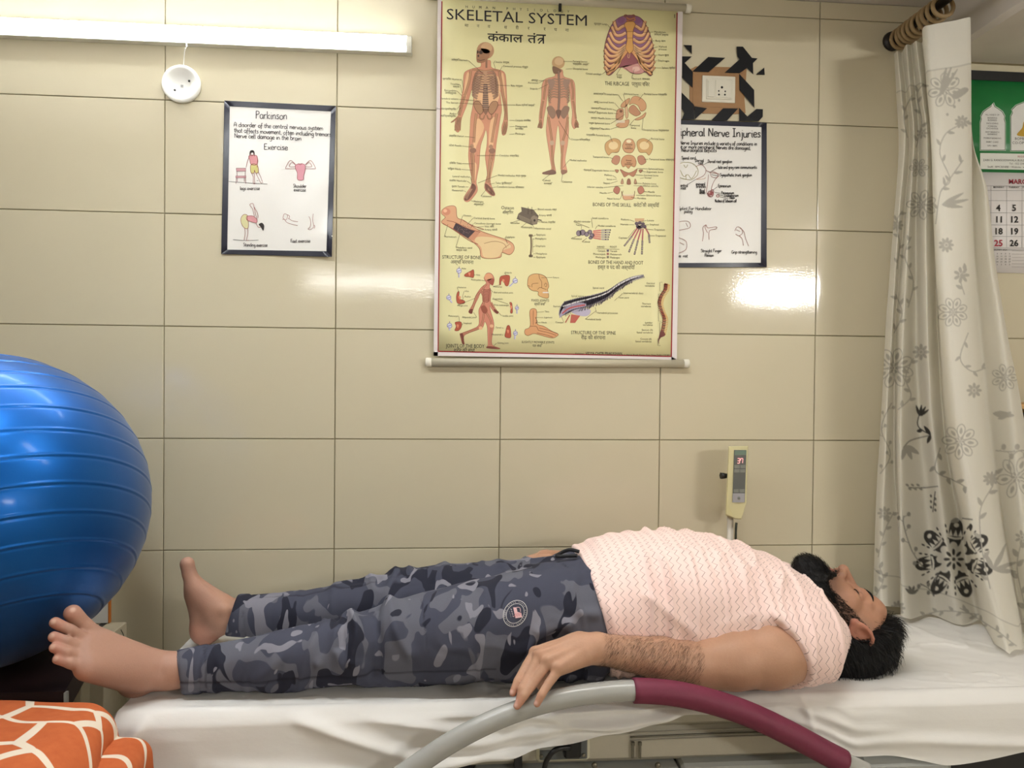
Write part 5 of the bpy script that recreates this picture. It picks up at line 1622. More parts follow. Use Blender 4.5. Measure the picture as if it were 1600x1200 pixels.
gather = bump1(pxx, 690, 1120) + bump1(pxx, 1170, 1420)
diag = np.sin((Q[:, 2] * 120 + Q[:, 0] * 26) + 2.5 * n1)
n4 = vnoise(Q + 1.7, (3.0, 6.0, 11.0))
folds = 0.006 * n1 + 0.006 * n4 + 0.0008 * n2 + 0.0003 * n3
Q[:, 1] -= fm * (folds * np.clip((BED_Z - Q[:, 2]) / 0.05, 0.1, 1) + gather * (0.007 * np.sin(dist * 210 + Q[:, 0] * 9 + 2.0 * n1) * np.exp(-dist / 0.055) + 0.004 * diag * np.exp(-dist / 0.08)))
for (xa, za, xb, zb, w, amp) in ((0.46, 0.59, 0.72, 0.50, 0.012, 0.014), (0.60, 0.585, 0.86, 0.545, 0.010, 0.012), (0.20, 0.60, 0.16, 0.52, 0.012, 0.012), (1.48, 0.60, 1.50, 0.53, 0.008, 0.010), (1.42, 0.58, 1.46, 0.50, 0.010, 0.010), (1.55, 0.52, 2.1, 0.49, 0.012, 0.010), (0.9, 0.585, 1.1, 0.545, 0.010, 0.010), (0.3, 0.50, 0.7, 0.47, 0.014, 0.012)):
    ax, az = xb - xa, zb - za
    L2 = ax * ax + az * az
    t = np.clip(((Q[:, 0] - xa) * ax + (Q[:, 2] - za) * az) / L2, 0, 1)
    dd = np.hypot(Q[:, 0] - xa - t * ax, Q[:, 2] - za - t * az)
    Q[:, 1] -= fm * amp * np.exp(-(dd / w) ** 2) * np.sin(np.pi * np.clip(t, 0.03, 0.97)) ** 0.6
Q[:, 1] = np.maximum(Q[:, 1], np.where(fm > 0, -0.647, -1))
idx = np.arange((NV1 + NV2) * NU).reshape(NV1 + NV2, NU)
F1 = np.stack([idx[:-1, :-1], idx[1:, :-1], idx[1:, 1:], idx[:-1, 1:]], -1).reshape(-1, 4)
# flap over the foot end
nf = 60
fx = np.zeros((nf, NV1, 3))
edge_line = X[:NV1, 0, :]
for i in range(nf):
    t = i / (nf - 1)
    fx[i, :, 0] = edge_line[:, 0] - 0.018 * np.sin(min(1, t * 5) * math.pi / 2) + 0.004 * np.sin(edge_line[:, 1] * 40) * t
    fx[i, :, 1] = edge_line[:, 1]
    fx[i, :, 2] = edge_line[:, 2] - 0.006 * min(1, t * 5) ** 2 - 0.17 * t
o0 = len(Q)
id2 = o0 + np.arange(nf * NV1).reshape(nf, NV1)
F2 = np.stack([id2[:-1, :-1], id2[:-1, 1:], id2[1:, 1:], id2[1:, :-1]], -1).reshape(-1, 4)
sh = obj('bed_sheet', np_mesh('bed_sheet', np.vstack([Q, fx.reshape(-1, 3)]), np.vstack([F1, F2])), COTTON)
tag(sh, 'rumpled white cotton sheet spread over the padded bed and hanging down its front', 'sheet')
# ------------------------------------------------------------------ implicit surfaces -> meshes
class Field:
    def __init__(self, lo, hi, h):
        self.lo = np.array(lo, np.float32)
        self.h = h
        self.n = np.ceil((np.array(hi) - np.array(lo)) / h).astype(int) + 1
        self.D = np.full(self.n, 1.0, np.float32)

    def sub(self, lo, hi):
        a = np.clip(np.floor((np.array(lo) - self.lo) / self.h).astype(int), 0, self.n - 1)
        b = np.clip(np.ceil((np.array(hi) - self.lo) / self.h).astype(int) + 1, 1, self.n)
        sl = tuple(slice(i, j) for i, j in zip(a, b))
        ax = [(self.lo[i] + self.h * np.arange(a[i], b[i])).astype(np.float32) for i in range(3)]
        return sl, ax[0][:, None, None], ax[1][None, :, None], ax[2][None, None, :]

    def union(self, fn, lo, hi, k=0.0, pad=0.03):
        sl, x, y, z = self.sub(np.array(lo) - pad - k, np.array(hi) + pad + k)
        d = fn(x, y, z)
        A = self.D[sl]
        if k > 0:
            hh = np.clip(0.5 + 0.5 * (A - d) / k, 0, 1)
            self.D[sl] = A + (d - A) * hh - k * hh * (1 - hh)
        else:
            self.D[sl] = np.minimum(A, d)

    def cut(self, fn, lo, hi, k=0.0):
        """Remove the solid fn < 0 (smoothly)."""
        sl, x, y, z = self.sub(np.array(lo) - k, np.array(hi) + k)
        d = -fn(x, y, z)
        A = self.D[sl]
        if k > 0:
            hh = np.clip(0.5 - 0.5 * (A - d) / k, 0, 1)
            self.D[sl] = A + (d - A) * hh + k * hh * (1 - hh)
        else:
            self.D[sl] = np.maximum(A, d)

    def cone(self, a, b, ra, rb, k=0.01):
        a, b = np.array(a, float), np.array(b, float)
        r = max(ra, rb)
        ba = b - a
        L = float(ba @ ba) + 1e-12

        def fn(x, y, z):
            t = np.clip(((x - a[0]) * ba[0] + (y - a[1]) * ba[1] + (z - a[2]) * ba[2]) / L, 0, 1)
            return np.sqrt((x - a[0] - t * ba[0]) ** 2 + (y - a[1] - t * ba[1]) ** 2 + (z - a[2] - t * ba[2]) ** 2) - (ra + (rb - ra) * t)
        self.union(fn, np.minimum(a, b) - r, np.maximum(a, b) + r, k)

    def chain(self, pts, rad, k=0.006):
        for i in range(len(pts) - 1):
            self.cone(pts[i], pts[i + 1], rad[i], rad[i + 1], k)

    def ell(self, c, r, M=None, k=0.01, cut=False):
        """Ellipsoid; M = 3x3 with local axes as columns."""
        c, r = np.array(c, float), np.array(r, float)
        M = np.eye(3) if M is None else np.array(M)
        R = r.max()

        def fn(x, y, z):
            dx, dy, dz = x - c[0], y - c[1], z - c[2]
            q0 = (dx * M[0, 0] + dy * M[1, 0] + dz * M[2, 0]) / r[0]
            q1 = (dx * M[0, 1] + dy * M[1, 1] + dz * M[2, 1]) / r[1]
            q2 = (dx * M[0, 2] + dy * M[1, 2] + dz * M[2, 2]) / r[2]
            k0 = np.sqrt(q0 * q0 + q1 * q1 + q2 * q2)
            k1 = np.sqrt((q0 / r[0]) ** 2 + (q1 / r[1]) ** 2 + (q2 / r[2]) ** 2) + 1e-9
            return k0 * (k0 - 1) / k1
        if cut:
            self.cut(fn, c - R, c + R, k)
        else:
            self.union(fn, c - R, c + R, k)

    def sweep(self, xs, yc, zc, a, b, e=2.2, k=0.02, grow=0.0, x0=None, x1=None):
        """Body lying along x: superellipse sections with centre (yc,zc) and half axes (a,b)."""
        xs = np.array(xs, float)
        X0, X1 = (xs[0] if x0 is None else x0), (xs[-1] if x1 is None else x1)
        A, B = max(a) + grow, max(b) + grow

        def fn(x, y, z):
            xx = x[:, 0, 0]
            Y, Z = interp(xx, xs, yc)[:, None, None], interp(xx, xs, zc)[:, None, None]
            aa, bb = interp(xx, xs, a)[:, None, None] + grow, interp(xx, xs, b)[:, None, None] + grow
            q = (np.abs((y - Y) / aa) ** e + np.abs((z - Z) / bb) ** e) ** (1.0 / e)
            d = (q - 1) * np.minimum(aa, bb)
            return np.maximum(d, np.maximum(X0 - x, x - X1)).astype(np.float32)
        self.union(fn, (X0, min(yc) - A, min(zc) - B), (X1, max(yc) + A, max(zc) + B), k)

    def mesh(self):
        D = self.D
        S = D < 0
        nx, ny, nz = D.shape
        cnt = np.zeros((nx - 1, ny - 1, nz - 1), np.uint8)
        for i in (0, 1):
            for j in (0, 1):
                for k_ in (0, 1):
                    cnt += S[i:nx - 1 + i, j:ny - 1 + j, k_:nz - 1 + k_]
        act = np.argwhere((cnt > 0) & (cnt < 8))
        cid = np.full(cnt.shape, -1, np.int32)
        cid[tuple(act.T)] = np.arange(len(act))
        C8 = {}
        for i in (0, 1):
            for j in (0, 1):
                for k_ in (0, 1):
                    C8[(i, j, k_)] = D[act[:, 0] + i, act[:, 1] + j, act[:, 2] + k_]
        acc = np.zeros((len(act), 3), np.float32)
        num = np.zeros(len(act), np.float32)
        for ax in range(3):
            for p in (0, 1):
                for q in (0, 1):
                    c0 = [0, 0, 0]
                    o = [t for t in range(3) if t != ax]
                    c0[o[0]], c0[o[1]] = p, q
                    c1 = list(c0)
                    c1[ax] = 1
                    d0, d1 = C8[tuple(c0)], C8[tuple(c1)]
                    m = (d0 < 0) != (d1 < 0)
                    t = np.where(m, d0 / (d0 - d1 + 1e-20), 0)
                    pos = np.array(c0, np.float32)[None].repeat(len(act), 0)
                    pos[:, ax] += t
                    acc += pos * m[:, None]
                    num += m
        V = (act + acc / np.maximum(num, 1)[:, None]) * self.h + self.lo
        Fs = []
        for ax in range(3):
            o = [t for t in range(3) if t != ax]
            s0 = [slice(None)] * 3
            s1 = [slice(None)] * 3
            s0[ax], s1[ax] = slice(0, -1), slice(1, None)
            for t in o:
                s0[t] = s1[t] = slice(1, -1)
            A, B = S[tuple(s0)], S[tuple(s1)]
            e = np.argwhere(A != B)
            if not len(e):
                continue
            fl = A[tuple(e.T)]
            g = e.copy()
            g[:, o[0]] += 1
            g[:, o[1]] += 1

            def cell(da, db):
                q = g.copy()
                q[:, o[0]] -= da
                q[:, o[1]] -= db
                return cid[tuple(q.T)]
            quad = np.stack([cell(1, 1), cell(0, 1), cell(0, 0), cell(1, 0)], 1)
            flip = fl if ax != 1 else ~fl
            quad[~flip] = quad[~flip][:, ::-1]
            Fs.append(quad)
        F_ = np.vstack(Fs)
        F_ = F_[(F_ >= 0).all(1)]
        return V.astype(np.float32), F_


def largest(V, Fq):
    """Keep the biggest connected piece."""
    lab = np.arange(len(V))
    while True:
        m = lab[Fq].min(1)
        new = lab.copy()
        for i in range(4):
            np.minimum.at(new, Fq[:, i], m)
        new = new[new]
        if (new == lab).all():
            break
        lab = new
    best = np.bincount(lab).argmax()
    keep = lab == best
    ren = np.cumsum(keep) - 1
    Fk = Fq[keep[Fq[:, 0]]]
    return V[keep], ren[Fk].astype(np.int32)


def normals(V, Fq):
    n = np.cross(V[Fq[:, 2]] - V[Fq[:, 0]], V[Fq[:, 3]] - V[Fq[:, 1]])
    N = np.zeros_like(V)
    for i in range(4):
        for c in range(3):
            N[:, c] += np.bincount(Fq[:, i], n[:, c], len(V))
    return N / (np.linalg.norm(N, axis=1, keepdims=True) + 1e-12)


def smooth_mesh(V, Fq, it=2, lam=0.5):
    for _ in range(it):
        acc = np.zeros_like(V)
        cnt = np.zeros(len(V), np.float32)
        for i in range(4):
            a, b = Fq[:, i], Fq[:, (i + 1) % 4]
            for c in range(3):
                acc[:, c] += np.bincount(a, V[b, c], len(V)) + np.bincount(b, V[a, c], len(V))
            cnt += np.bincount(a, minlength=len(V)) + np.bincount(b, minlength=len(V))
        V = V + lam * (acc / np.maximum(cnt, 1)[:, None] - V)
    return V


def seg_dist(V, a, b):
    a, b = np.array(a), np.array(b)
    ba = b - a
    t = np.clip((V - a) @ ba / (ba @ ba), 0, 1)
    return np.linalg.norm(V - a - t[:, None] * ba, axis=1), t


# ------------------------------------------------------------------ the man: measured outlines (photo px -> metres at his depth)
def leg_table(rows, y0, y1, shrink=0.955):
    xs, yc, zc, a, b = [], [], [], [], []
    n = len(rows)
    for px, tp, bt in rows:
        t = (px - rows[0][0]) / (rows[-1][0] - rows[0][0])
        Y = y0 + (y1 - y0) * t
        p, q = P(px, tp, Y), P(px, bt, Y)
        m, hh = (p[2] + q[2]) / 2, (p[2] - q[2]) / 2 * shrink
        lo = max(m - hh, BED_Z + 0.003)
        hi = m + hh
        xs.append((p[0] + q[0]) / 2)
        yc.append(Y)
        zc.append((lo + hi) / 2)
        b.append((hi - lo) / 2)
        a.append((hi - lo) / 2 * (1.08 - 0.14 * max(0, t - 0.7) / 0.3))
    return [np.array(v) for v in (xs, yc, zc, a, b)]


near_rows = [(272, 1019, 1082), (325, 1009, 1084), (400, 994, 1087), (450, 984, 1085), (500, 974, 1083), (550, 958, 1080), (600, 943, 1076), (650, 930, 1070), (700, 917, 1064), (760, 901, 1058), (820, 888, 1056), (880, 880, 1056), (930, 878, 1058)]
far_rows = [(356, 931, 991), (400, 929, 994), (450, 925, 996), (500, 920, 998), (550, 910, 998), (600, 897, 998), (650, 887, 1000), (700, 880, 1004), (760, 878, 1010), (860, 874, 1016), (900, 872, 1020)]
nearL = leg_table(near_rows, -0.505, -0.455)
farL = leg_table(far_rows, -0.245, -0.325)
TY = -0.40
torso_rows = [(850, 876, 0.165), (905, 858, 0.178), (960, 840, 0.182), (1000, 834, 0.182), (1050, 832, 0.182), (1100, 836, 0.180), (1150, 847, 0.178), (1200, 867, 0.174), (1240, 888, 0.162), (1268, 910, 0.130), (1295, 936, 0.09)]
txs, tzc, ta, tb = [], [], [], []
for px, tp, w in torso_rows:
    p = P(px, tp, TY)
    top_z = p[2] - 0.010
    txs.append(p[0])
    tzc.append((top_z + BED_Z + 0.004) / 2)
    tb.append((top_z - BED_Z - 0.004) / 2)
    ta.append(w)
tyc = [TY] * len(txs)

SHO = P(1254, 1010, -0.545)        # near shoulder
ELB = P(1085, 1038, -0.590)
WRI = P(932, 1013, -0.625)
FSHO = P(1250, 985, -0.25)
FELB = P(1075, 925, -0.165)
FWRI = P(905, 878, -0.17)

HC_ = P(1303, 973, -0.43)
th = math.radians(30)
HU = np.array((math.cos(th), 0.0, -math.sin(th)))     # towards the crown
HF = np.array((math.sin(th), 0.0, math.cos(th)))      # out of the face
HR = np.array((0.0, 1.0, 0.0))
ry = math.radians(-7)                                  # face turned slightly away
HF = HF * math.cos(ry) - HR * math.sin(ry)
HR = np.cross(HF, HU)
HS = 1.04
EARF, EARU = 0.004, 0.010


def H(r, f, u):
    return HC_ + HS * (HR * r + HF * f + HU * u)


HM = np.stack([HR, HF, HU], 1)


def head_sdf(F, skin=True):
    e = lambda c, r, k=0.012, cut=False: F.ell(H(*c), np.array(r) * HS, HM, k, cut)
    F.ell(H(0, -0.012, 0.032), np.array((0.074, 0.094, 0.082)) * HS, HM, 0.0)
    e((0, -0.04, 0.0), (0.066, 0.070, 0.075), 0.03)
    e((0, 0.028, -0.035), (0.060, 0.064, 0.082), 0.025)
    e((0, 0.050, -0.088), (0.040, 0.040, 0.036), 0.02)
    e((0, 0.079, -0.104), (0.019, 0.016, 0.016), 0.016)
    e((0, 0.070, 0.050), (0.050, 0.024, 0.036), 0.025)
    for s in (-1, 1):
        e((s * 0.046, 0.052, -0.020), (0.020, 0.024, 0.020), 0.016)
        e((s * 0.054, 0.010, -0.075), (0.014, 0.030, 0.024), 0.02)
        F.cone(H(s * 0.012, 0.088, 0.022), H(s * 0.046, 0.066, 0.024), 0.009 * HS, 0.008 * HS, 0.010)
        e((s * 0.031, 0.088, 0.004), (0.017, 0.013, 0.012), 0.008, True)
        e((s * 0.031, 0.071, 0.003), (0.0155, 0.0125, 0.0125), 0.004)
    F.cone(H(0, 0.084, 0.016), H(0, 0.110, -0.030), 0.0085 * HS, 0.0105 * HS, 0.010)
    e((0, 0.112, -0.034), (0.011, 0.0105, 0.010), 0.006)
    for s in (-1, 1):
        e((s * 0.0135, 0.098, -0.038), (0.0085, 0.012, 0.0085), 0.005)
        e((s * 0.0075, 0.104, -0.046), (0.004, 0.0065, 0.004), 0.002, True)
    e((0, 0.080, -0.062), (0.027, 0.016, 0.022), 0.012)
    F.ell(H(0, 0.0935, -0.0615), np.array((0.022, 0.0075, 0.0052)) * HS, HM, 0.004)
    F.ell(H(0, 0.0915, -0.0722), np.array((0.020, 0.0080, 0.0060)) * HS, HM, 0.004)
    F.ell(H(0, 0.101, -0.0667), np.array((0.024, 0.006, 0.0014)) * HS, HM, 0.002, True)
    for s in (-1, 1):
        # ear: a bowl with a rolled rim, lobe and opening
        EN = HR * s * 0.86 - HF * 0.5
        EU_ = HU * 0.94 - HF * 0.34
        EV_ = np.cross(EN, EU_)
        EN, EU_, EV_ = [v / np.linalg.norm(v) for v in (EN, EU_, EV_)]
        EV_ = EV_ if EV_ @ HF > 0 else -EV_
        EC = H(s * 0.080, EARF, EARU)
        F.ell(EC, np.array((0.0075, 0.018, 0.030)) * HS, np.stack([EN, EV_, EU_], 1), 0.005)
        rim = [EC + EN * 0.006 + HS * (EV_ * 0.0165 * math.cos(t) + EU_ * (0.029 if math.sin(t) > 0 else 0.027) * math.sin(t)) for t in np.linspace(-1.2, 4.2, 12)]
        F.chain(rim, [0.0040] * 12, 0.002)
        F.ell(EC - EU_ * 0.027 * HS + EV_ * 0.004 + EN * 0.003, np.array((0.0065, 0.0090, 0.0100)) * HS, np.stack([EN, EV_, EU_], 1), 0.004)
        F.ell(EC + EN * 0.010 - EU_ * 0.003 + EV_ * 0.002, np.array((0.0075, 0.0085, 0.015)) * HS, np.stack([EN, EV_, EU_], 1), 0.002, True)


BH = 0.0026
BF = Field((-0.06, -0.73, 0.585), (1.86, -0.02, 0.945), BH)
head_sdf(BF)
# neck and trunk (under the clothes)
BF.cone(H(0, -0.030, -0.075), P(1278, 990, -0.41), 0.062, 0.070, 0.03)
BF.sweep(txs, tyc, tzc, [0.10, 0.135, 0.155] + ta[3:], [tb[0] * 0.75, tb[1] * 0.88, tb[2] * 0.95] + tb[3:], 2.3, 0.03, -0.012)
for L in (nearL, farL):
    BF.sweep(L[0], L[1], L[2], L[3], L[4], 2.1, 0.03, -0.016)
# near arm
UA1, UA2 = P(1200, 1022, -0.572), P(1145, 1031, -0.583)
BF.cone(SHO, UA1, 0.066, 0.0665, 0.03)
BF.cone(UA1, UA2, 0.0665, 0.057, 0.015)
BF.cone(UA2, ELB, 0.057, 0.045, 0.015)
fm1 = ELB + (WRI - ELB) * 0.35
BF.cone(ELB, fm1, 0.043, 0.0405, 0.012)
BF.cone(fm1, WRI, 0.0405, 0.0275, 0.012)
BF.cone(ELB + np.array((0.03, 0.01, -0.012)), ELB, 0.036, 0.034, 0.02)
# far arm, its wrist and hand resting on the hip
BF.cone(FSHO, FELB, 0.058, 0.044, 0.03)
BF.cone(FELB, FWRI, 0.042, 0.028, 0.012)
FH = P(850, 872, -0.18)
BF.cone(FWRI, FH, 0.026, 0.021, 0.012)
for k_ in range(4):
    y_ = -0.150 - 0.018 * k_
    BF.chain([FH + np.array((0.01, y_ + 0.177, 0.004)), P(828, 874, y_), P(812, 884, y_), P(803, 898, y_)], [0.012, 0.0098, 0.009, 0.0078], 0.005)
BF.chain([FWRI + np.array((-0.02, -0.02, 0)), P(862, 880, -0.23), P(845, 886, -0.245)], [0.013, 0.011, 0.009], 0.006)
# near hand: palm rays to the knuckles, then three-jointed fingers draped over the rail
KN = {'index': P(836, 1021, -0.610), 'middle': P(843, 1026, -0.632), 'ring': P(856, 1036, -0.652), 'pinky': P(872, 1047, -0.667)}
wr = {'index': P(905, 1003, -0.610), 'middle': P(905, 1008, -0.623), 'ring': P(908, 1016, -0.634), 'pinky': P(912, 1025, -0.642)}
for f in KN:
    BF.cone(wr[f], KN[f], 0.0195, 0.0130 if f != 'pinky' else 0.0118, 0.012)
BF.cone(WRI, P(900, 1012, -0.627), 0.027, 0.022, 0.015)
for f in KN:
    up_t = np.array((0.0, -0.006, 0.0105))
    BF.cone(wr[f] + up_t * 1.25, KN[f] + up_t * 0.95, 0.0058, 0.0050, 0.006)
FING = {
    'index': ([KN['index'], P(823, 1040, -0.632), P(809, 1064, -0.655), P(801, 1083, -0.668)], [0.0115, 0.0095, 0.0085, 0.0072]),
    'middle': ([KN['middle'], P(829, 1053, -0.652), P(816, 1077, -0.674), P(811, 1097, -0.682)], [0.0118, 0.0098, 0.0088, 0.0074]),
    'ring': ([KN['ring'], P(836, 1064, -0.668), P(819, 1087, -0.684), P(808, 1103, -0.688)], [0.0116, 0.0098, 0.0088, 0.0074]),
    'pinky': ([KN['pinky'], P(857, 1068, -0.680), P(846, 1086, -0.694), P(839, 1100, -0.6975)], [0.0108, 0.0088, 0.0080, 0.0068])}
for f, (p_, r_) in FING.items():
    BF.chain(p_, [q * 0.96 for q in r_], 0.0016)
    BF.ell(p_[0] + np.array((0, 0, 0.004)), (0.010, 0.010, 0.009), None, 0.006)
BF.chain([P(905, 1018, -0.600), P(880, 1040, -0.592), P(858, 1058, -0.600), P(845, 1072, -0.612)], [0.017, 0.0135, 0.0110, 0.0085], 0.008)
# near foot: turned out, toes up
AN = P(262, 1048, -0.508)
BF.cone(P(330, 1047, -0.507), AN, 0.034, 0.0325, 0.01)
HEEL = P(212, 1062, -0.505)
BF.cone(AN, HEEL, 0.033, 0.029, 0.02)
BF.ell(P(244, 1064, -0.540), (0.013, 0.011, 0.013), None, 0.012)
MT = [P(154, 998, -0.560), P(139, 1003, -0.586), P(132, 1016, -0.606), P(130, 1030, -0.620), P(136, 1045, -0.628)]
TOES = [
    ([MT[0], P(132, 978, -0.572), P(113, 958, -0.584)], [0.0185, 0.0145, 0.0155]),
    ([MT[1], P(110, 985, -0.607), P(86, 973, -0.616)], [0.0135, 0.0100, 0.0102]),
    ([MT[2], P(104, 1002, -0.626), P(84, 995, -0.634)], [0.0130, 0.0096, 0.0098]),
    ([MT[3], P(105, 1019, -0.640), P(85, 1012, -0.646)], [0.0125, 0.0090, 0.0092]),
    ([MT[4], P(111, 1037, -0.646), P(90, 1030, -0.650)], [0.0125, 0.0092, 0.0092])]
MID = [P(232, 1036, -0.512), P(228, 1040, -0.524), P(224, 1046, -0.532), P(220, 1052, -0.540), P(216, 1060, -0.542)]
for i in range(5):
    BF.cone(MID[i], MT[i], (0.027, 0.026, 0.025, 0.024, 0.023)[i], (0.0195, 0.017, 0.016, 0.0155, 0.0165)[i], 0.02)
BF.cone(HEEL, MT[4], 0.027, 0.017, 0.02)
BF.cone(HEEL, MT[0] + np.array((0, 0.015, -0.01)), 0.025, 0.015, 0.02)
for p_, r_ in TOES:
    BF.chain(p_, r_, 0.004)
# far foot: upright, sole to the left
AF = P(352, 962, -0.245)
BF.cone(P(400, 962, -0.25), AF, 0.037, 0.036, 0.01)
HF_ = P(321, 984, -0.243)
BF.cone(AF, HF_, 0.036, 0.032, 0.02)
BF.ell(P(350, 953, -0.282), (0.012, 0.010, 0.012), None, 0.012)
for i in range(5):
    y_ = -0.262 + 0.019 * i
    m_ = P(304 + i * 1.0, 918 + i * 5, y_)
    BF.cone(P(336 - i, 950 + i * 3, -0.255 + 0.008 * i), m_, 0.031 - 0.002 * i, 0.0205 - 0.0012 * i, 0.02)
    if i:
        BF.chain([m_, P(294 + i, 899 + i * 6, y_ + 0.004), P(291 + i * 1.5, 889 + i * 6, y_ + 0.005)], [0.012, 0.0092, 0.0092], 0.004)
    else:
        BF.chain([m_, P(296, 897, y_), P(292.5, 881, y_)], [0.0195, 0.0155, 0.0162], 0.005)
BF.cone(HF_, P(306, 932, -0.250), 0.028, 0.021, 0.02)
BF.cone(P(304, 914, -0.258), P(338, 946, -0.252), 0.017, 0.030, 0.015)
V, Fq = BF.mesh()
del BF
V = smooth_mesh(V, Fq, 2, 0.4)
N = normals(V, Fq)
V = V + N * (vnoise(V, (45, 45, 45)) * 0.0004)[:, None].astype(np.float32)


on_bed = (V[:, 1] > -0.602) & (V[:, 0] > 0.175)
V[on_bed, 2] = np.maximum(V[on_bed, 2], BED_Z + 0.0012)


# skin colours that stay with the skin: reddish finger tips, toes and heels, lips, stubble, nails; the feet carry painted shade too
def lin(r, g, b):
    return np.array(srgb(r, g, b))


col = np.tile(lin(190, 148, 122), (len(V), 1))
mott = vnoise(V, (30, 30, 30))[:, None]
col *= 1 + 0.06 * mott


def paint(w, c):
    global col
    col = col * (1 - w[:, None]) + np.array(c)[None] * w[:, None]


def near(pt, r0, r1):
    d = np.linalg.norm(V - np.asarray(pt), axis=1)
    return np.clip((r1 - d) / (r1 - r0), 0, 1)


feet = np.clip((P(380, 1000, -0.4)[0] - V[:, 0]) / 0.12, 0, 1)
paint(0.75 * feet, lin(170, 130, 115))  # skin toned down here for the shade at the foot end
for p_, r_ in TOES:
    paint(0.5 * near(p_[-1], 0.004, 0.022), lin(196, 128, 112))
    d_ = (p_[-1] - p_[-2]) / np.linalg.norm(p_[-1] - p_[-2])
    nd = np.array((0.25, -0.75, 0.35)) if p_ is not TOES[0][0] else np.array((0.45, -0.55, 0.45))
    paint(0.8 * near(p_[-1] + nd * r_[-1] + d_ * 0.003, 0.0035, 0.0065), lin(214, 176, 156))
paint(0.5 * near(HF_, 0.02, 0.05), lin(206, 132, 112))
for f, (p_, r_) in FING.items():
    paint(0.4 * near(p_[-1], 0.004, 0.022), lin(204, 136, 120))
    paint(0.25 * near(p_[1], 0.004, 0.012), lin(160, 108, 84))
    paint(0.8 * near(p_[-1] + np.array((-0.5, -0.65, 0.5)) * r_[-1], 0.003, 0.006), lin(222, 180, 168))
loc = (V - HC_) @ HM / HS
r_, f_, u_ = loc[:, 0], loc[:, 1], loc[:, 2]
inhead = (np.linalg.norm(loc, axis=1) < 0.17) & (V[:, 0] > P(1235, 950, -0.43)[0])
paint(inhead * 0.55, lin(176, 124, 98))
jaw = np.clip((-0.030 - u_ + (f_ < 0.04) * 0.03) / 0.03, 0, 1) * inhead
paint(0.75 * jaw, lin(92, 68, 58))
side = inhead * np.clip((0.045 - f_) / 0.03, 0, 1) * np.clip((0.05 - u_) / 0.03, 0, 1) * (np.abs(r_) < 0.073)
paint(0.5 * side, lin(80, 62, 54))
lips = inhead * np.exp(-(((u_ + 0.067) / 0.009) ** 2 + (r_ / 0.022) ** 2) ** 2) * (f_ > 0.086)
paint(0.75 * lips, lin(160, 98, 90))
ear = inhead * np.clip((np.abs(r_) - 0.076) / 0.004, 0, 1) * (np.hypot(f_ - EARF, u_ - EARU) < 0.05)
paint(0.6 * ear, lin(196, 128, 110))
lid = inhead * (f_ > 0.06) * np.exp(-((u_ + 0.004 + 0.25 * (np.abs(r_) - 0.031) ** 2 / 0.015) / 0.0022) ** 2) * np.exp(-((np.abs(r_) - 0.031) / 0.016) ** 4)
paint(0.85 * lid, lin(36, 26, 24))
sock_ = inhead * (f_ > 0.05) * np.exp(-((u_ - 0.004) / 0.014) ** 2 - ((np.abs(r_) - 0.031) / 0.02) ** 2)
paint(0.3 * sock_, lin(130, 88, 74))

k = NT('skin')
at = k.n('ShaderNodeVertexColor', layer_name='Col')
nz = k.noise(220.0, 3.0)
k.l(k.mix(k.math('MULTIPLY', nz, 0.25), at.outputs[0], (0.30, 0.14, 0.09)), k.b.inputs['Base Color'])
k.set(Roughness=0.5)
k.b.inputs['Specular IOR Level'].default_value = 0.35
k.b.inputs['Subsurface Weight'].default_value = 0.12
k.b.inputs['Subsurface Radius'].default_value = (0.012, 0.005, 0.003)
k.b.inputs['Subsurface Scale'].default_value = 0.4
k.bump(k.math('ADD', k.noise(420.0, 3.0), k.math('MULTIPLY', k.noise(90.0, 3.0), 0.8)), 0.18, 0.0012)
SKIN = k.m

man = thing('person', (0.95, -0.42, BED_Z), 'bearded person in pink zigzag shirt and grey camouflage trousers lying barefoot on the bed', 'person')
bme = np_mesh('body', V, Fq)
set_col(bme, col)
body_o = obj('body', bme, SKIN, man)

# ------------------------------------------------------------------ T-shirt
SF = Field((0.92, -0.70, 0.590), (1.66, -0.10, 0.945), 0.0036)
SF.sweep(txs, tyc, tzc, ta, tb, 2.35, 0.0, 0.008)
SF.cone(SHO, UA1, 0.0735, 0.075, 0.05)
SF.cone(UA1, UA2, 0.075, 0.066, 0.03)
SF.cone(FSHO, FSHO + (FELB - FSHO) * 0.6, 0.068, 0.064, 0.05)
SF.cone(P(1255, 985, -0.41), SHO + np.array((0.012, 0.03, 0.004)), 0.072, 0.064, 0.05)
SF.cone(P(1255, 985, -0.41), FSHO, 0.072, 0.064, 0.05)


def plane_cut(F, a, b, c, toward, k=0.006):
    """Remove everything beyond the plane through a,b,c on the side of point toward."""
    a, b, c, toward = [np.array(v, float) for v in (a, b, c, toward)]
    n = np.cross(b - a, c - a)
    n /= np.linalg.norm(n)
    if (toward - a) @ n < 0:
        n = -n
    return (a, n)


def apply_plane(F, pl, lo, hi, k=0.006, off=0.0):
    a, n = pl
    F.cut(lambda x, y, z: -((x - a[0]) * n[0] + (y - a[1]) * n[1] + (z - a[2]) * n[2]) + off, lo, hi, k)


hemP = plane_cut(SF, P(903, 858, TY), P(941, 955, -0.585), P(905, 930, -0.22), (0.5, -0.4, 0.7))
apply_plane(SF, hemP, (0.9, -0.72, 0.58), (1.22, -0.06, 0.95), 0.004)
cuffP = plane_cut(SF, P(1190, 963, -0.565), P(1268, 1036, -0.632), P(1248, 1083, -0.580), ELB)
sl, x_, y_, z_ = SF.sub((1.15, -0.72, 0.58), (1.66, -0.40, 0.95))
arm_d, n_d = (ELB - SHO), cuffP[1]
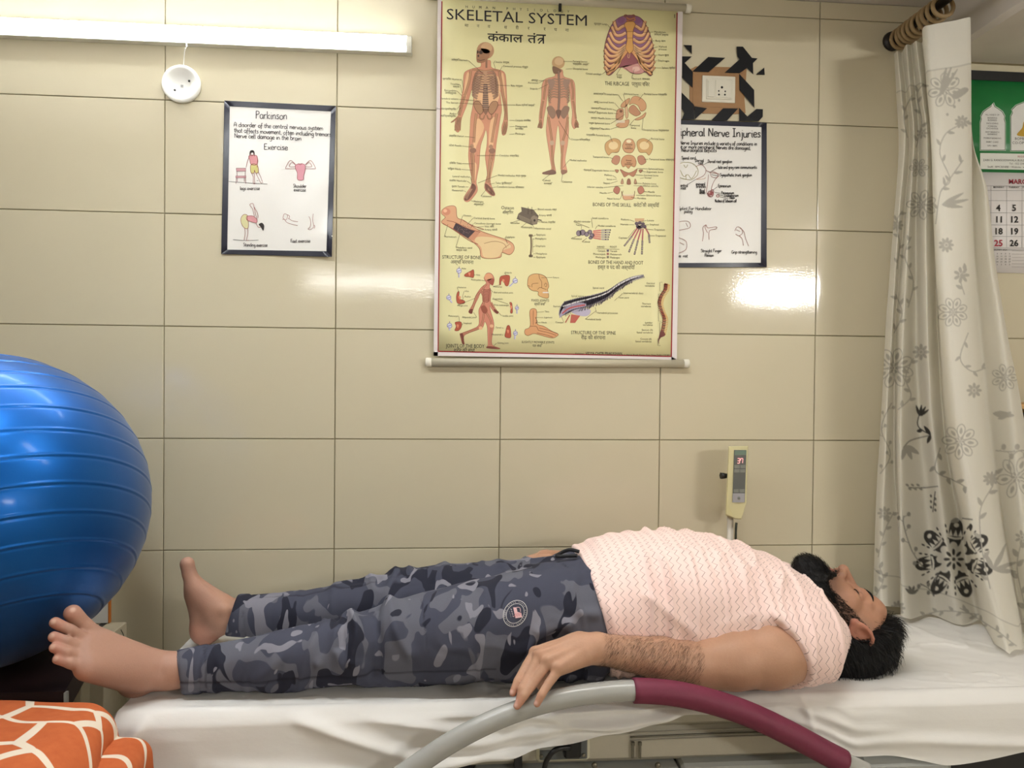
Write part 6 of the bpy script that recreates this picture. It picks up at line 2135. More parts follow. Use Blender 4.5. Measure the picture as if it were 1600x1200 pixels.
# only the sleeve region is trimmed, the trunk keeps going
tr = ((np.abs((y_ - TY) / (0.186)) ** 2.35 + np.abs((z_ - 0.745) / 0.16) ** 2.35) ** (1 / 2.35) - 1) * 0.15
pl = (x_ - cuffP[0][0]) * n_d[0] + (y_ - cuffP[0][1]) * n_d[1] + (z_ - cuffP[0][2]) * n_d[2]
SF.D[sl] = np.maximum(SF.D[sl], np.minimum(pl, tr - 0.004).astype(np.float32))
# neck opening
SF.cut(lambda x, y, z: np.sqrt(((x - H(0, -0.02, -0.045)[0]) / 1.0) ** 2 + ((y - HC_[1]) / 1.0) ** 2 + ((z - H(0, -0.02, -0.045)[2] - 0.01)) ** 2) - 0.092, (1.3, -0.56, 0.58), (1.66, -0.3, 0.95), 0.006)
V, Fq = SF.mesh()
del SF
V, Fq = largest(V, Fq)
V = smooth_mesh(V, Fq, 2, 0.5)
N = normals(V, Fq)
X_, Y_, Z_ = V[:, 0], V[:, 1], V[:, 2]
d_arm, t_arm = seg_dist(V, SHO, ELB)
sleeve = 1 / (1 + np.exp(-(0.074 - d_arm) / 0.006)) * (Y_ < -0.50)
w1 = vnoise(V, (9, 5, 5))
w2 = vnoise(V + 5, (22, 9, 9))
rip = np.sin(X_ * 150 + 2.2 * w1 + 9 * (Z_ - 0.7) * (Y_ < TY) + 1.2 * w2)
amp = 0.0038 * np.clip(0.65 + 0.8 * w1, 0, 1.3) * (1 - np.clip((X_ - P(1130, 900, TY)[0]) / 0.16, 0, 0.85))
wr_ = 1 - np.abs(vnoise(V + np.stack([0.03 * w1, 0.05 * w2, 0.05 * w1], 1), (20, 5, 5)))
disp_ = amp * np.clip(rip, -0.5, 1) + 0.0065 * np.clip(wr_ - 0.80, 0, 1) / 0.20 * (1 - 0.6 * sleeve) + 0.0015 * w2
# diagonal folds from the armpit and along the sleeve
for (pa, pb, w, a_) in ((P(1215, 965, -0.60), P(1150, 1020, -0.6), 0.012, 0.006), (P(1235, 935, -0.55), P(1290, 925, -0.5), 0.01, 0.005), (P(1190, 975, -0.6), P(1225, 900, -0.52), 0.010, 0.005), (P(1275, 960, -0.58), P(1300, 1060, -0.62), 0.014, 0.006), (P(950, 935, -0.58), P(965, 1000, -0.6), 0.009, 0.009), (P(1010, 930, -0.58), P(1100, 1000, -0.6), 0.011, 0.005)):
    dd, _t = seg_dist(V, pa, pb)
    disp_ = disp_ + a_ * np.exp(-(dd / w) ** 2)
V = (V + N * disp_[:, None]).astype(np.float32)
V[:, 2] = np.maximum(V[:, 2], BED_Z + 0.0015)
ang = np.arctan2(Z_ - 0.735, -(Y_ - TY))
s_b = X_ + 0.10 * (Z_ - 0.75) * np.clip((1.2 - X_) / 0.2, 0, 1)
_tt = np.linspace(-math.pi, math.pi, 720)
_cx, _sx = np.cos(_tt), np.sin(_tt)
_rr = 1.0 / ((np.abs(_cx) / 0.185) ** 2.35 + (np.abs(_sx) / 0.15) ** 2.35) ** (1 / 2.35)
_arc = np.concatenate([[0], np.cumsum(np.hypot(np.diff(_rr * _cx), np.diff(_rr * _sx)))])
t_b = np.interp(ang, _tt, _arc)
ax_ = (SHO - ELB) / np.linalg.norm(SHO - ELB)
rel = V - SHO
up_ = np.array((-0.30, -0.25, 0.92))
u2 = np.cross(ax_, up_)
pl_v = (V - cuffP[0]) @ cuffP[1]
s_s = rel @ (ax_ * 0.96 + np.array((0.0, 0.0, -0.28))) + 0.02
t_s = np.arctan2(rel @ up_, rel @ u2) * 0.07
msk = (sleeve > 0.5) & (pl_v < 0.006) & (t_arm < 0.5)
ss = np.where(msk, s_s, s_b)
tt = np.where(msk, t_s, t_b)

k = NT('zigzag_jersey')
sa = k.n('ShaderNodeAttribute', attribute_name='zs').outputs['Fac']
ta_ = k.n('ShaderNodeAttribute', attribute_name='zt').outputs['Fac']
tri = k.math('PINGPONG', k.math('ADD', ta_, 10.0), 0.0085)
sgn = k.math('GREATER_THAN', k.math('MODULO', k.math('ADD', ta_, 10.0), 0.017), 0.0085)
sv = k.math('ADD', k.math('MULTIPLY', sa, 1.0), k.math('MULTIPLY', tri, 0.95))
fr_ = k.math('MODULO', k.math('ADD', sv, 10.0), 0.0155)
dl = k.math('ABSOLUTE', k.math('SUBTRACT', fr_, 0.00775))
wd = k.math('ADD', k.math('MULTIPLY', sgn, 0.0003), 0.0007)
ln_ = k.math('SUBTRACT', 1.0, k.math('SMOOTH_MIN', k.math('DIVIDE', dl, wd), 1.0, 0.4))
ln_ = k.math('MAXIMUM', ln_, 0.0)
ln_ = k.math('MULTIPLY', ln_, k.math('ADD', k.math('MULTIPLY', sgn, 0.35), 0.55))
base = k.mix(k.noise(14.0, 2.0), srgb(242, 212, 206), srgb(247, 221, 214))
dash = k.math('ADD', 0.45, k.math('MULTIPLY', 0.55, k.math('GREATER_THAN', k.math('MODULO', k.math('ADD', ta_, 10.0), 0.0022), 0.0008)))
k.l(k.mix(k.math('MULTIPLY', dash, k.math('MINIMUM', k.math('MULTIPLY', ln_, 2.2), 0.9)), base, srgb(116, 84, 78)), k.b.inputs['Base Color'])
k.set(Roughness=0.85)
k.b.inputs['Specular IOR Level'].default_value = 0.2
k.b.inputs['Sheen Weight'].default_value = 0.15
k.bump(k.noise(600.0, 2.0), 0.12, 0.001)
sme = np_mesh('tshirt', V, Fq)
set_attr(sme, ss, 'zs')
set_attr(sme, tt, 'zt')
obj('tshirt', sme, k.m, man)

# ------------------------------------------------------------------ trousers
TF = Field((0.17, -0.66, 0.590), (1.20, -0.14, 0.90), 0.0036)
for L in (nearL, farL):
    TF.sweep(L[0], L[1], L[2], L[3], L[4], 2.2, 0.035, 0.0)
hx = [P(800, 890, TY)[0]] + txs[:3]
hz = [tzc[0] - 0.012] + [z - 0.004 for z in tzc[:3]]
TF.sweep(hx, [TY] * 4, hz, [0.135, 0.150, 0.158, 0.164], [tb[0] - 0.016] + [b - 0.004 for b in tb[:3]], 2.3, 0.04, 0.0)
# cut the two ankle openings square to the leg
for L, (p1, p2, p3) in ((nearL, (P(276, 1019, -0.505), P(285, 1083, -0.505), P(281, 1050, -0.54))), (farL, (P(372, 931, -0.245), P(354, 990, -0.245), P(362, 960, -0.29)))):
    c_ = np.array((L[0][0], L[1][0], L[2][0]))
    pl_ = plane_cut(TF, p1, p2, p3, c_ - np.array((0.2, 0, 0)))
    apply_plane(TF, pl_, c_ - 0.09, c_ + np.array((0.06, 0.09, 0.09)), 0.003)
V, Fq = TF.mesh()
del TF
V = smooth_mesh(V, Fq, 2, 0.5)
N = normals(V, Fq)
X_, Y_, Z_ = V[:, 0], V[:, 1], V[:, 2]
isn = (Y_ < -0.38)
w1 = vnoise(V, (10, 7, 7))
w2 = vnoise(V + 4, (24, 16, 16))
w3 = vnoise(V + 9, (60, 45, 45))
wr_ = 1 - np.abs(vnoise(V + np.stack([0.05 * w1, 0.04 * w2, 0.05 * w1], 1) + 2, (15, 7, 9)))
kx = P(550, 980, -0.49)[0]
kx2 = P(640, 900, -0.28)[0]
knee = np.exp(-((X_ - np.where(isn, kx, kx2)) / 0.10) ** 2)
hipw = np.exp(-((X_ - P(850, 960, -0.5)[0]) / 0.09) ** 2)
disp_ = 0.004 * w1 + 0.0022 * w2 + 0.0007 * w3 + (0.003 + 0.007 * knee + 0.004 * hipw) * np.clip(wr_ - 0.75, 0, 1) / 0.25 - 0.003 * knee
for (pts, w, a_) in (([(508, 978, -0.45), (520, 1000, -0.52), (500, 1035, -0.55)], 0.010, 0.012), ([(545, 950, -0.46), (560, 985, -0.54), (552, 1030, -0.56)], 0.012, 0.014), ([(528, 965, -0.46), (533, 990, -0.53), (530, 1010, -0.55)], 0.008, -0.010),
                     ([(585, 945, -0.47), (590, 1000, -0.56), (585, 1060, -0.56)], 0.012, -0.014), ([(610, 940, -0.47), (622, 990, -0.56), (640, 1020, -0.57)], 0.012, 0.010), ([(330, 1012, -0.5), (345, 1040, -0.545), (335, 1070, -0.54)], 0.008, 0.003),
                     ([(470, 990, -0.49), (440, 1030, -0.55), (400, 1060, -0.55)], 0.012, 0.005), ([(840, 985, -0.57), (862, 968, -0.56), (888, 975, -0.57)], 0.010, 0.010), ([(850, 1010, -0.58), (880, 1000, -0.58), (880, 1030, -0.58)], 0.016, -0.012),
                     ([(850, 925, -0.52), (900, 955, -0.56), (930, 960, -0.57)], 0.012, 0.006), ([(880, 900, -0.48), (925, 935, -0.54)], 0.01, 0.005), ([(520, 925, -0.28), (560, 905, -0.26), (600, 905, -0.29)], 0.012, 0.007), ([(610, 893, -0.26), (640, 905, -0.3), (690, 905, -0.31)], 0.012, 0.006), ([(425, 960, -0.285), (470, 978, -0.29), (520, 985, -0.29)], 0.012, 0.006)):
    Q_ = catmull([P(*q) for q in pts], 6)
    dd = np.full(len(V), 9.0)
    for a0, a1 in zip(Q_[:-1], Q_[1:]):
        dd = np.minimum(dd, seg_dist(V, a0, a1)[0])
    disp_ = disp_ + 1.35 * a_ * np.exp(-(dd / w) ** 2)
# turned-up cuffs are a little thicker, and end in a stitched step
for L, pxc in ((nearL, (319, 1045, -0.505)), (farL, (388, 962, -0.245))):
    xc = P(*pxc)[0]
    m_ = (np.abs(Y_ - L[1][0]) < 0.075) & (X_ < xc + 0.05)
    disp_ = np.where(m_, disp_ * np.clip((X_ - xc) / 0.03, 0.15, 1) + 0.0026 / (1 + np.exp((X_ - xc) / 0.0012)) - 0.0016 * np.exp(-((X_ - xc - 0.003) / 0.002) ** 2), disp_)
# outer leg seam
seam = np.exp(-((Z_ - (0.638 + 0.02 * np.clip((X_ - 0.35) / 0.4, 0, 1))) / 0.0022) ** 2) * isn * (N[:, 1] < -0.3) * (X_ < 0.86)
for pl_ in ([(319, 1011, -0.505), (322, 1045, -0.545), (322, 1083, -0.54)], [(388, 931, -0.25), (380, 960, -0.29), (384, 992, -0.285)], [(375, 934, -0.27), (470, 931, -0.285), (560, 915, -0.295), (640, 900, -0.31)], [(658, 930, -0.50), (664, 975, -0.555), (668, 1015, -0.565)], [(835, 975, -0.555), (830, 1005, -0.56)], [(880, 880, -0.46), (910, 905, -0.5), (930, 950, -0.55)]):
    for a0, a1 in zip(pl_[:-1], pl_[1:]):
        seam = np.maximum(seam, 0.9 * np.exp(-(seg_dist(V, P(*a0), P(*a1))[0] / 0.009) ** 6) * np.exp(-((((V - P(*a0)) @ np.cross(P(*a1) - P(*a0), P((a0[0] + a1[0]) / 2, (a0[1] + a1[1]) / 2, -0.4) - CAM)) / (np.linalg.norm(np.cross(P(*a1) - P(*a0), P((a0[0] + a1[0]) / 2, (a0[1] + a1[1]) / 2, -0.4) - CAM)))) / 0.0014) ** 2))
disp_ = np.maximum(disp_, -0.011) - 0.0016 * seam
V = (V + N * disp_[:, None]).astype(np.float32)
V[:, 2] = np.maximum(V[:, 2], BED_Z + 0.001)

k = NT('camouflage_cloth')
tc = k.n('ShaderNodeTexCoord')


def camo(scale, off, thr, stretch):
    mp = k.n('ShaderNodeMapping')
    mp.inputs['Scale'].default_value = stretch
    mp.inputs['Location'].default_value = off
    mp.inputs['Rotation'].default_value = (0, 0.25, 0)
    k.l(tc.outputs['Object'], mp.inputs[0])
    nn = k.n('ShaderNodeTexNoise', i_Scale=scale, i_Detail=1.0, i_Roughness=0.4, i_Distortion=0.9)
    k.l(mp.outputs[0], nn.inputs['Vector'])
    return k.ramp(nn.outputs[0], [(thr - 0.006, (0, 0, 0)), (thr + 0.006, (1, 1, 1))])


c0 = k.mix(k.noise(3.0, 2.0), srgb(68, 70, 85), srgb(77, 79, 94))
c1 = k.mix(camo(12.5, (3.1, 0.4, 1.0), 0.545, (1.25, 0.8, 0.8)), c0, srgb(100, 101, 112))
c2 = k.mix(camo(13.0, (9.2, 5.4, 2.0), 0.60, (1.5, 0.8, 0.7)), c1, srgb(44, 45, 57))
c3 = k.mix(camo(17.0, (1.2, 8.4, 6.0), 0.635, (1.4, 0.9, 0.75)), c2, srgb(132, 131, 142))
tw = k.noise(700.0, 1.0)
sm_ = k.n('ShaderNodeAttribute', attribute_name='seam').outputs['Fac']
k.l(k.mix(k.math('MULTIPLY', sm_, 0.6), k.mix(k.math('MULTIPLY', tw, 0.16), c3, (0.02, 0.02, 0.03)), (0.015, 0.015, 0.022)), k.b.inputs['Base Color'])
k.set(Roughness=0.9)
k.b.inputs['Specular IOR Level'].default_value = 0.15
k.bump(k.noise(900.0, 1.0), 0.2, 0.0008)
tme = np_mesh('trousers', V, Fq)
set_attr(tme, seam, 'seam')
tro = obj('trousers', tme, k.m, man)
TRV, TRN = V.copy(), normals(V, Fq)


def on_surface(SV, px, py, r=0.006):
    """Front-most point of a vertex cloud along a photo ray."""
    d = ray(px, py)
    d = d / np.linalg.norm(d)
    rel = SV - CAM
    t = rel @ d
    off = np.linalg.norm(rel - t[:, None] * d, axis=1)
    m = off < r
    i = np.where(m)[0][np.argmin(t[m])]
    return CAM + d * t[i], i


# printed badge on the thigh
pts2 = []


class SurfPrint(Print):
    def build(self, name, parent, mat=None):
        v = np.array(self.v)
        L = np.array(self.l, float)
        X = np.array([on_surface(TRV, a, b)[0] for a, b in v])
        d = X - CAM
        d /= np.linalg.norm(d, axis=1, keepdims=True)
        X = X - d * (0.0016 + 0.0004 * L)[:, None]
        me = bpy.data.meshes.new(name)
        me.from_pydata(X.tolist(), [], self.f)
        me.polygons.foreach_set('use_smooth', np.zeros(len(self.f), bool))
        me.update()
        set_col(me, np.array(self.c))
        return obj(name, me, mat or INK, parent)


sp = SurfPrint(0)
BW = (206, 206, 206)


def ring(rx, ry, w):
    a = np.linspace(0, 2 * np.pi, 40)
    cx, cy, ro = 805, 958.5, 0.55
    x, y = rx * np.cos(a), ry * np.sin(a)
    sp.stroke(np.stack([cx + x * math.cos(ro) - y * math.sin(ro), cy + x * math.sin(ro) + y * math.cos(ro)], 1), w, BW, 1, False)


ring(17.5, 21.5, 0.9)
ring(13, 16.2, 0.8)
for i in range(34):
    if i % 6 == 5:
        continue
    a = i / 34 * 2 * math.pi
    x, y = 15.3 * math.cos(a), 18.9 * math.sin(a)
    X2, Y2 = 805 + x * math.cos(0.55) - y * math.sin(0.55), 958.5 + x * math.sin(0.55) + y * math.cos(0.55)
    sp.stroke([(X2 - 0.9, Y2 - 0.6 + 0.5 * (i % 2)), (X2 + 0.7, Y2 + 0.6)], 0.8, (176, 176, 176), 1, False)
sp.poly([(801.8, 949), (807, 949), (808.5, 956), (814.5, 957.5), (816, 964.5), (805.5, 966)], (226, 186, 190), 1)
for i in range(4):
    sp.stroke([(803 + i * 2.6, 964 - i * 0.4), (806 + i * 2.6, 958 - i * 0.2)], 0.6, (190, 96, 104), 2, False)
sp.stroke([(807, 949), (812, 949.5), (813.5, 956)], 0.8, (226, 190, 194), 1)
for i in range(4):
    sp.stroke([(798 + i * 1.0, 951 + i * 3.6), (799.6 + i * 1.0, 953 + i * 3.6)], 0.9, (200, 190, 194), 1, False)
    sp.stroke([(795.5 + i * 0.8, 955 + i * 2.6), (796.5 + i * 0.8, 956.4 + i * 2.6)], 0.6, (150, 150, 140), 1, False)
sp.build('thigh_badge', man)
# drawstring and waistband edge peeping out above the shirt hem
pa = [P(*q) for q in ((905, 862, -0.43), (890, 859, -0.42), (876, 864, -0.41), (870, 869, -0.42), (884, 869, -0.43), (902, 868, -0.44))]
MB().tube(catmull(pa, 8), 0.004, 10).build('drawstring', pmat('drawstring_black', (20, 20, 26), 0.7), man)

# ------------------------------------------------------------------ hair, beard, brows
HAIR = pmat('black_hair', (9, 8, 10), 0.5, var=0.3, scale=90, spec=0.25, bump=0.4, bscale=260)
rs = np.random.default_rng(3)


def strands(name, src_V, src_N, pick, n, length, width, flow, mat, parent, curl=0.3, lift=0.4):
    """Short tapering hairs rooted on a surface, joined into one part."""
    ids = rs.choice(np.where(pick)[0], n)
    R0 = src_V[ids] + rs.normal(0, 0.0012, (n, 3))
    Nn = src_N[ids]
    fl = flow(R0) if callable(flow) else np.tile(flow, (n, 1))
    fl = fl - (fl * Nn).sum(1, keepdims=True) * Nn
    fl /= np.linalg.norm(fl, axis=1, keepdims=True) + 1e-9
    dr = fl + lift * Nn + rs.normal(0, curl, (n, 3))
    dr /= np.linalg.norm(dr, axis=1, keepdims=True)
    ln = length * rs.uniform(0.6, 1.25, n)[:, None]
    view = R0 - CAM
    sd = np.cross(dr, Nn + rs.normal(0, 0.4, (n, 3)))
    sd /= np.linalg.norm(sd, axis=1, keepdims=True) + 1e-9
    w = width
    mid = R0 + dr * ln * 0.55
    tip = R0 + (dr + fl * 0.35 - Nn * 0.25) * ln
    A, B = R0 - sd * w, R0 + sd * w
    Cc, Dd = mid - sd * w * 0.8, mid + sd * w * 0.8
    Vv = np.stack([A, B, Dd, Cc, tip - sd * w * 0.15, tip + sd * w * 0.15], 1).reshape(-1, 3)
    b = np.arange(n)[:, None] * 6
    Fs = np.vstack([b + np.array([[0, 1, 2, 3]]), b + np.array([[3, 2, 5, 4]])])
    o = obj(name, np_mesh(name, Vv, Fs), mat, parent)
    return tag(o, kind='stuff')


def hsdf(lo, hi, build, trim):
    F = Field(lo, hi, 0.0026)
    build(F)
    return F


lo, hi = HC_ - 0.19, HC_ + 0.19
lo[2] = max(lo[2], BED_Z - 0.006)
F = Field(lo, hi, 0.0026)
F.ell(H(0, -0.016, 0.044), np.array((0.088, 0.108, 0.102)) * HS, HM, 0.0)
F.ell(H(0, -0.045, 0.0), np.array((0.078, 0.078, 0.082)) * HS, HM, 0.03)
F.ell(H(0, 0.040, 0.098), np.array((0.050, 0.030, 0.026)) * HS, HM, 0.03)
sl, x_, y_, z_ = F.sub(lo, hi)
dx, dy, dz = x_ - HC_[0], y_ - HC_[1], z_ - HC_[2]
lr = (dx * HR[0] + dy * HR[1] + dz * HR[2]) / HS
lf = (dx * HF[0] + dy * HF[1] + dz * HF[2]) / HS
lu = (dx * HU[0] + dy * HU[1] + dz * HU[2]) / HS
# hairline: forehead, temples and round the ears
hl_ = np.where(lu > 0.02, (lf - (0.020 + 0.62 * np.clip(lu - 0.03, 0, 0.07) + 0.012 * np.sin(np.abs(lr) * 60))) * 0.9, (lf + 0.012 - 0.4 * np.clip(lu + 0.03, 0, 0.05)) * 0.9)
F.D[sl] = np.maximum(F.D[sl], hl_.astype(np.float32))
F.D[sl] = np.maximum(F.D[sl], (-0.075 - lu).astype(np.float32))
for s in (-1, 1):
    F.ell(H(s * 0.092, EARF + 0.004, EARU - 0.004), np.array((0.030, 0.024, 0.037)) * HS, HM, 0.006, True)
V, Fq = F.mesh()
V = smooth_mesh(V, Fq, 2, 0.5)
N = normals(V, Fq)
loc = (V - HC_) @ HM
st = vnoise(loc.astype(np.float32), (160, 50, 50)) * 0.0022 + vnoise(loc.astype(np.float32) + 3, (40, 22, 22)) * 0.004
V = (V + N * st[:, None]).astype(np.float32)
V[:, 2] = np.maximum(V[:, 2], BED_Z + 0.001)
hair_o = obj('hair', np_mesh('hair', V, Fq), HAIR, man)
free = (V[:, 2] > BED_Z + 0.012)
strands('hair_strands', V, N, free, 5200, 0.026, 0.0007, lambda R: (HU * 0.7 - HF * 0.6)[None] + 0.6 * (R - HC_) / 0.1, HAIR, hair_o, 0.25, 0.35)

F = Field(lo, hi, 0.0026)
F.ell(H(0, 0.052, -0.092), np.array((0.048, 0.050, 0.040)) * HS, HM, 0.0)
F.ell(H(0, 0.077, -0.112), np.array((0.030, 0.024, 0.024)) * HS, HM, 0.02)
for s in (-1, 1):
    F.ell(H(s * 0.050, 0.016, -0.074), np.array((0.017, 0.036, 0.032)) * HS, HM, 0.02)
    F.cone(H(s * 0.006, 0.0985, -0.053), H(s * 0.024, 0.086, -0.060), 0.0042 * HS, 0.0044 * HS, 0.004)
    F.cone(H(s * 0.024, 0.086, -0.062), H(s * 0.030, 0.074, -0.086), 0.0058 * HS, 0.009 * HS, 0.008)
F.ell(H(0, 0.106, -0.067), np.array((0.024, 0.026, 0.0145)) * HS, HM, 0.004, True)
V, Fq = F.mesh()
V = smooth_mesh(V, Fq, 1, 0.5)
N = normals(V, Fq)
V = (V + N * (vnoise(V, (110, 110, 110)) * 0.002)[:, None]).astype(np.float32)
beard_o = obj('beard', np_mesh('beard', V, Fq), HAIR, man)
strands('beard_strands', V, N, np.ones(len(V), bool), 4200, 0.0085, 0.0005, lambda R: np.tile(-HU * 0.8 + HF * 0.25, (len(R), 1)), HAIR, beard_o, 0.3, 0.6)
bw = MB()
for s in (-1, 1):
    pts = [H(s * 0.012, 0.0945, 0.0215), H(s * 0.024, 0.0915, 0.029), H(s * 0.038, 0.083, 0.031), H(s * 0.052, 0.068, 0.026)]
    MB().tube(catmull(pts, 5), list(np.interp(np.linspace(0, 1, 16), (0, 0.4, 1), (0.0034, 0.0042, 0.0016))), 8).build('eyebrow', HAIR, man)
    pts = [H(s * 0.0175, 0.0790, -0.003), H(s * 0.026, 0.0828, -0.0066), H(s * 0.036, 0.0808, -0.0066), H(s * 0.0440, 0.0742, -0.003)]
    MB().tube(catmull(pts, 5), 0.0011, 6).build('eyelashes', HAIR, man)
# stubble from sideburn to beard, and the hair on the forearm
sv = bme
BV = np.zeros(len(sv.vertices) * 3, np.float32)
sv.vertices.foreach_get('co', BV)
BV = BV.reshape(-1, 3)
BFq = np.zeros(len(sv.loops), np.int32)
sv.loops.foreach_get('vertex_index', BFq)
BFq = BFq.reshape(-1, 4)
BN_ = normals(BV, BFq)
loc = (BV - HC_) @ HM / HS
sb = (np.abs(loc[:, 0]) > 0.035) & (np.abs(loc[:, 0]) < 0.075) & (loc[:, 1] < 0.055) & (loc[:, 1] > -0.008) & (loc[:, 2] < 0.055 - 0.35 * np.clip(loc[:, 1] - 0.012, 0, 1) * 8) & (loc[:, 2] > -0.085) & (np.linalg.norm(loc, axis=1) < 0.14)
strands('cheek_stubble', BV, BN_, sb, 3600, 0.0055, 0.00045, lambda R: np.tile(-HU, (len(R), 1)), HAIR, beard_o, 0.3, 0.35)
d1, t1 = seg_dist(BV, ELB, WRI)
d2, t2 = seg_dist(BV, SHO, ELB)
fa = (d1 < 0.05) & (t1 > 0.02) & (t1 < 0.97) & (BN_[:, 1] < 0.4)
strands('forearm_hair', BV, BN_, fa, 5200, 0.011, 0.00014, lambda R: np.tile(np.array((-0.55, -0.2, -0.75)), (len(R), 1)), pmat('arm_hair', (84, 60, 46), 0.6), body_o, 0.16, 0.12)
# ------------------------------------------------------------------ exercise ball on a low bench, carton and boards behind it
BALL_C = np.array(P(-35, 795, -0.42))
BALL_R = 0.3256
BENCH_Z = BALL_C[2] - BALL_R - 0.0022
WOODB = pmat('bench_board', (168, 158, 132), 0.5, var=0.1, scale=14)
bench = thing('low_bench', (-0.40, -0.32, 0.0), 'low bench with a dark maroon pad and pale front board under the big blue ball', 'bench')
xd = P(101, 1050, -0.56)[0]
xb = P(150, 1000, -0.24)[0]
pv = [(-0.86, -0.560), (xd, -0.560), (xb, -0.215), (-0.86, -0.215)]
MB().add([(x, y, z) for z in (BENCH_Z - 0.05, BENCH_Z) for x, y in pv], [(3, 2, 1, 0), (4, 5, 6, 7)] + [(i, (i + 1) % 4, 4 + (i + 1) % 4, 4 + i) for i in range(4)]).build('seat_pad', pmat('maroon_seat', (36, 13, 15), 0.6), bench)
MB().box((xd + 0.0005, -0.5655, BENCH_Z - 0.05), (xd + 0.006, -0.5555, BENCH_Z), 0.001).build('corner_strip', METAL_G, bench)
MB().box((-0.86, -0.625, BENCH_Z - 0.050), (0.085, -0.566, BENCH_Z - 0.022), 0.003).build('front_board', WOODB, bench)
MB().box((-0.84, -0.56, BENCH_Z - 0.08), (xb - 0.01, -0.23, BENCH_Z - 0.052), 0.003).build('rail', WOODB, bench)
for x in (-0.80, xb - 0.035):
    for y in (-0.53, -0.26):
        MB().box((x - 0.022, y - 0.022, 0.0), (x + 0.022, y + 0.022, BENCH_Z - 0.081), 0.002).build('leg', WOODB, bench)

k = NT('blue_ball_vinyl')
lw = k.n('ShaderNodeLayerWeight', i_Blend=0.35)
k.l(k.mix(k.noise(3.0, 2.0), srgb(0, 78, 152), srgb(0, 88, 166)), k.b.inputs['Base Color'])
k.set(Roughness=0.40, Metallic=0.7)
k.b.inputs['Specular IOR Level'].default_value = 0.35
k.b.inputs['Coat Weight'].default_value = 0.1
k.b.inputs['Coat Roughness'].default_value = 0.12
k.b.inputs['Sheen Weight'].default_value = 0.1
k.bump(k.noise(260.0, 2.0), 0.05, 0.001)
nlat, nlon = 560, 140
la = np.linspace(0.0, math.pi, nlat)
lo_ = np.linspace(0, 2 * math.pi, nlon, endpoint=False)
rr = np.full(nlat, BALL_R)
for i in range(-6, 7):
    c0_ = math.pi / 2 + i * 0.165
    rr += 0.0011 * np.exp(-((la - c0_) / 0.0075) ** 2) - 0.0008 * np.exp(-((la - c0_ - 0.016) / 0.0075) ** 2)
pts = np.stack([np.sin(la)[:, None] * np.cos(lo_)[None], np.sin(la)[:, None] * np.sin(lo_)[None], np.cos(la)[:, None] * np.ones(nlon)[None]], -1) * rr[:, None, None]
Rm = np.array(Vector((0, 0, 1)).rotation_difference(Vector((-0.40, 0.39, 0.83)).normalized()).to_matrix())
pts = pts @ Rm.T + BALL_C
ii = np.arange(nlat * nlon).reshape(nlat, nlon)
jj = np.roll(ii, -1, axis=1)
Fb = np.stack([ii[:-1], ii[1:], jj[1:], jj[:-1]], -1).reshape(-1, 4)
ball = obj('exercise_ball', np_mesh('exercise_ball', pts.reshape(-1, 3), Fb), k.m)
tag(ball, 'big shiny blue ridged exercise ball at the foot of the bed', 'ball')
d_ = ray(37, 1056)
d_ = d_ / np.linalg.norm(d_)
oc = CAM - BALL_C
b_ = oc @ d_
h_ = b_ * b_ - (oc @ oc - BALL_R ** 2)
if h_ > 0:
    vp = CAM + d_ * (-b_ - math.sqrt(h_))
    nv = (vp - BALL_C) / BALL_R
    MB().tube([vp - nv * 0.002, vp + nv * 0.002, vp + nv * 0.0026], [0.0062, 0.0062, 0.004], 14).build('valve_plug', WHITE_PLASTIC, ball)

CARTON = pmat('carton_print', (192, 182, 158), 0.55, var=0.12, scale=30)
cq = P(190, 974, -0.095)
ct = thing('carton', (-0.12, -0.12, 0.0), 'tall beige printed carton standing between the ball and the tiles', 'box')
ztop = P(190, 975, -0.085)[2]
xr = P(190, 985, -0.10)[0]
MB().box((xr - 0.13, -0.195, 0.0), (xr, -0.07, ztop), 0.0015).build('box_body', CARTON, ct)
MB().box((xr - 0.060, -0.19, ztop - 0.0002), (xr - 0.045, -0.075, ztop + 0.0012), 0.0004).build('black_tape', BLACK_PLASTIC, ct)
for i in range(3):
    MB().tube(catmull([(xr + 0.0006, -0.10 - 0.03 * i, ztop - 0.05), (xr + 0.0010, -0.09 - 0.03 * i, ztop - 0.03), (xr + 0.0006, -0.105 - 0.03 * i, ztop - 0.008)], 5), 0.0009, 6).build('printed_leaf', BLACK_PLASTIC, ct)
fo = thing('folder', (-0.12, -0.074, ztop), 'white folder with an orange edge standing behind the blue ball', 'folder')
xf = P(172, 966, -0.078)[0]
MB().box((xf - 0.10, -0.082, ztop + 0.0016), (xf - 0.003, -0.074, ztop + 0.21), 0.001).build('cover', WHITE_PLASTIC, fo)
MB().box((xf - 0.003, -0.083, ztop + 0.0016), (xf + 0.001, -0.073, ztop + 0.21), 0.0008).build('orange_edge', pmat('orange_edge', (196, 112, 40), 0.5), fo)
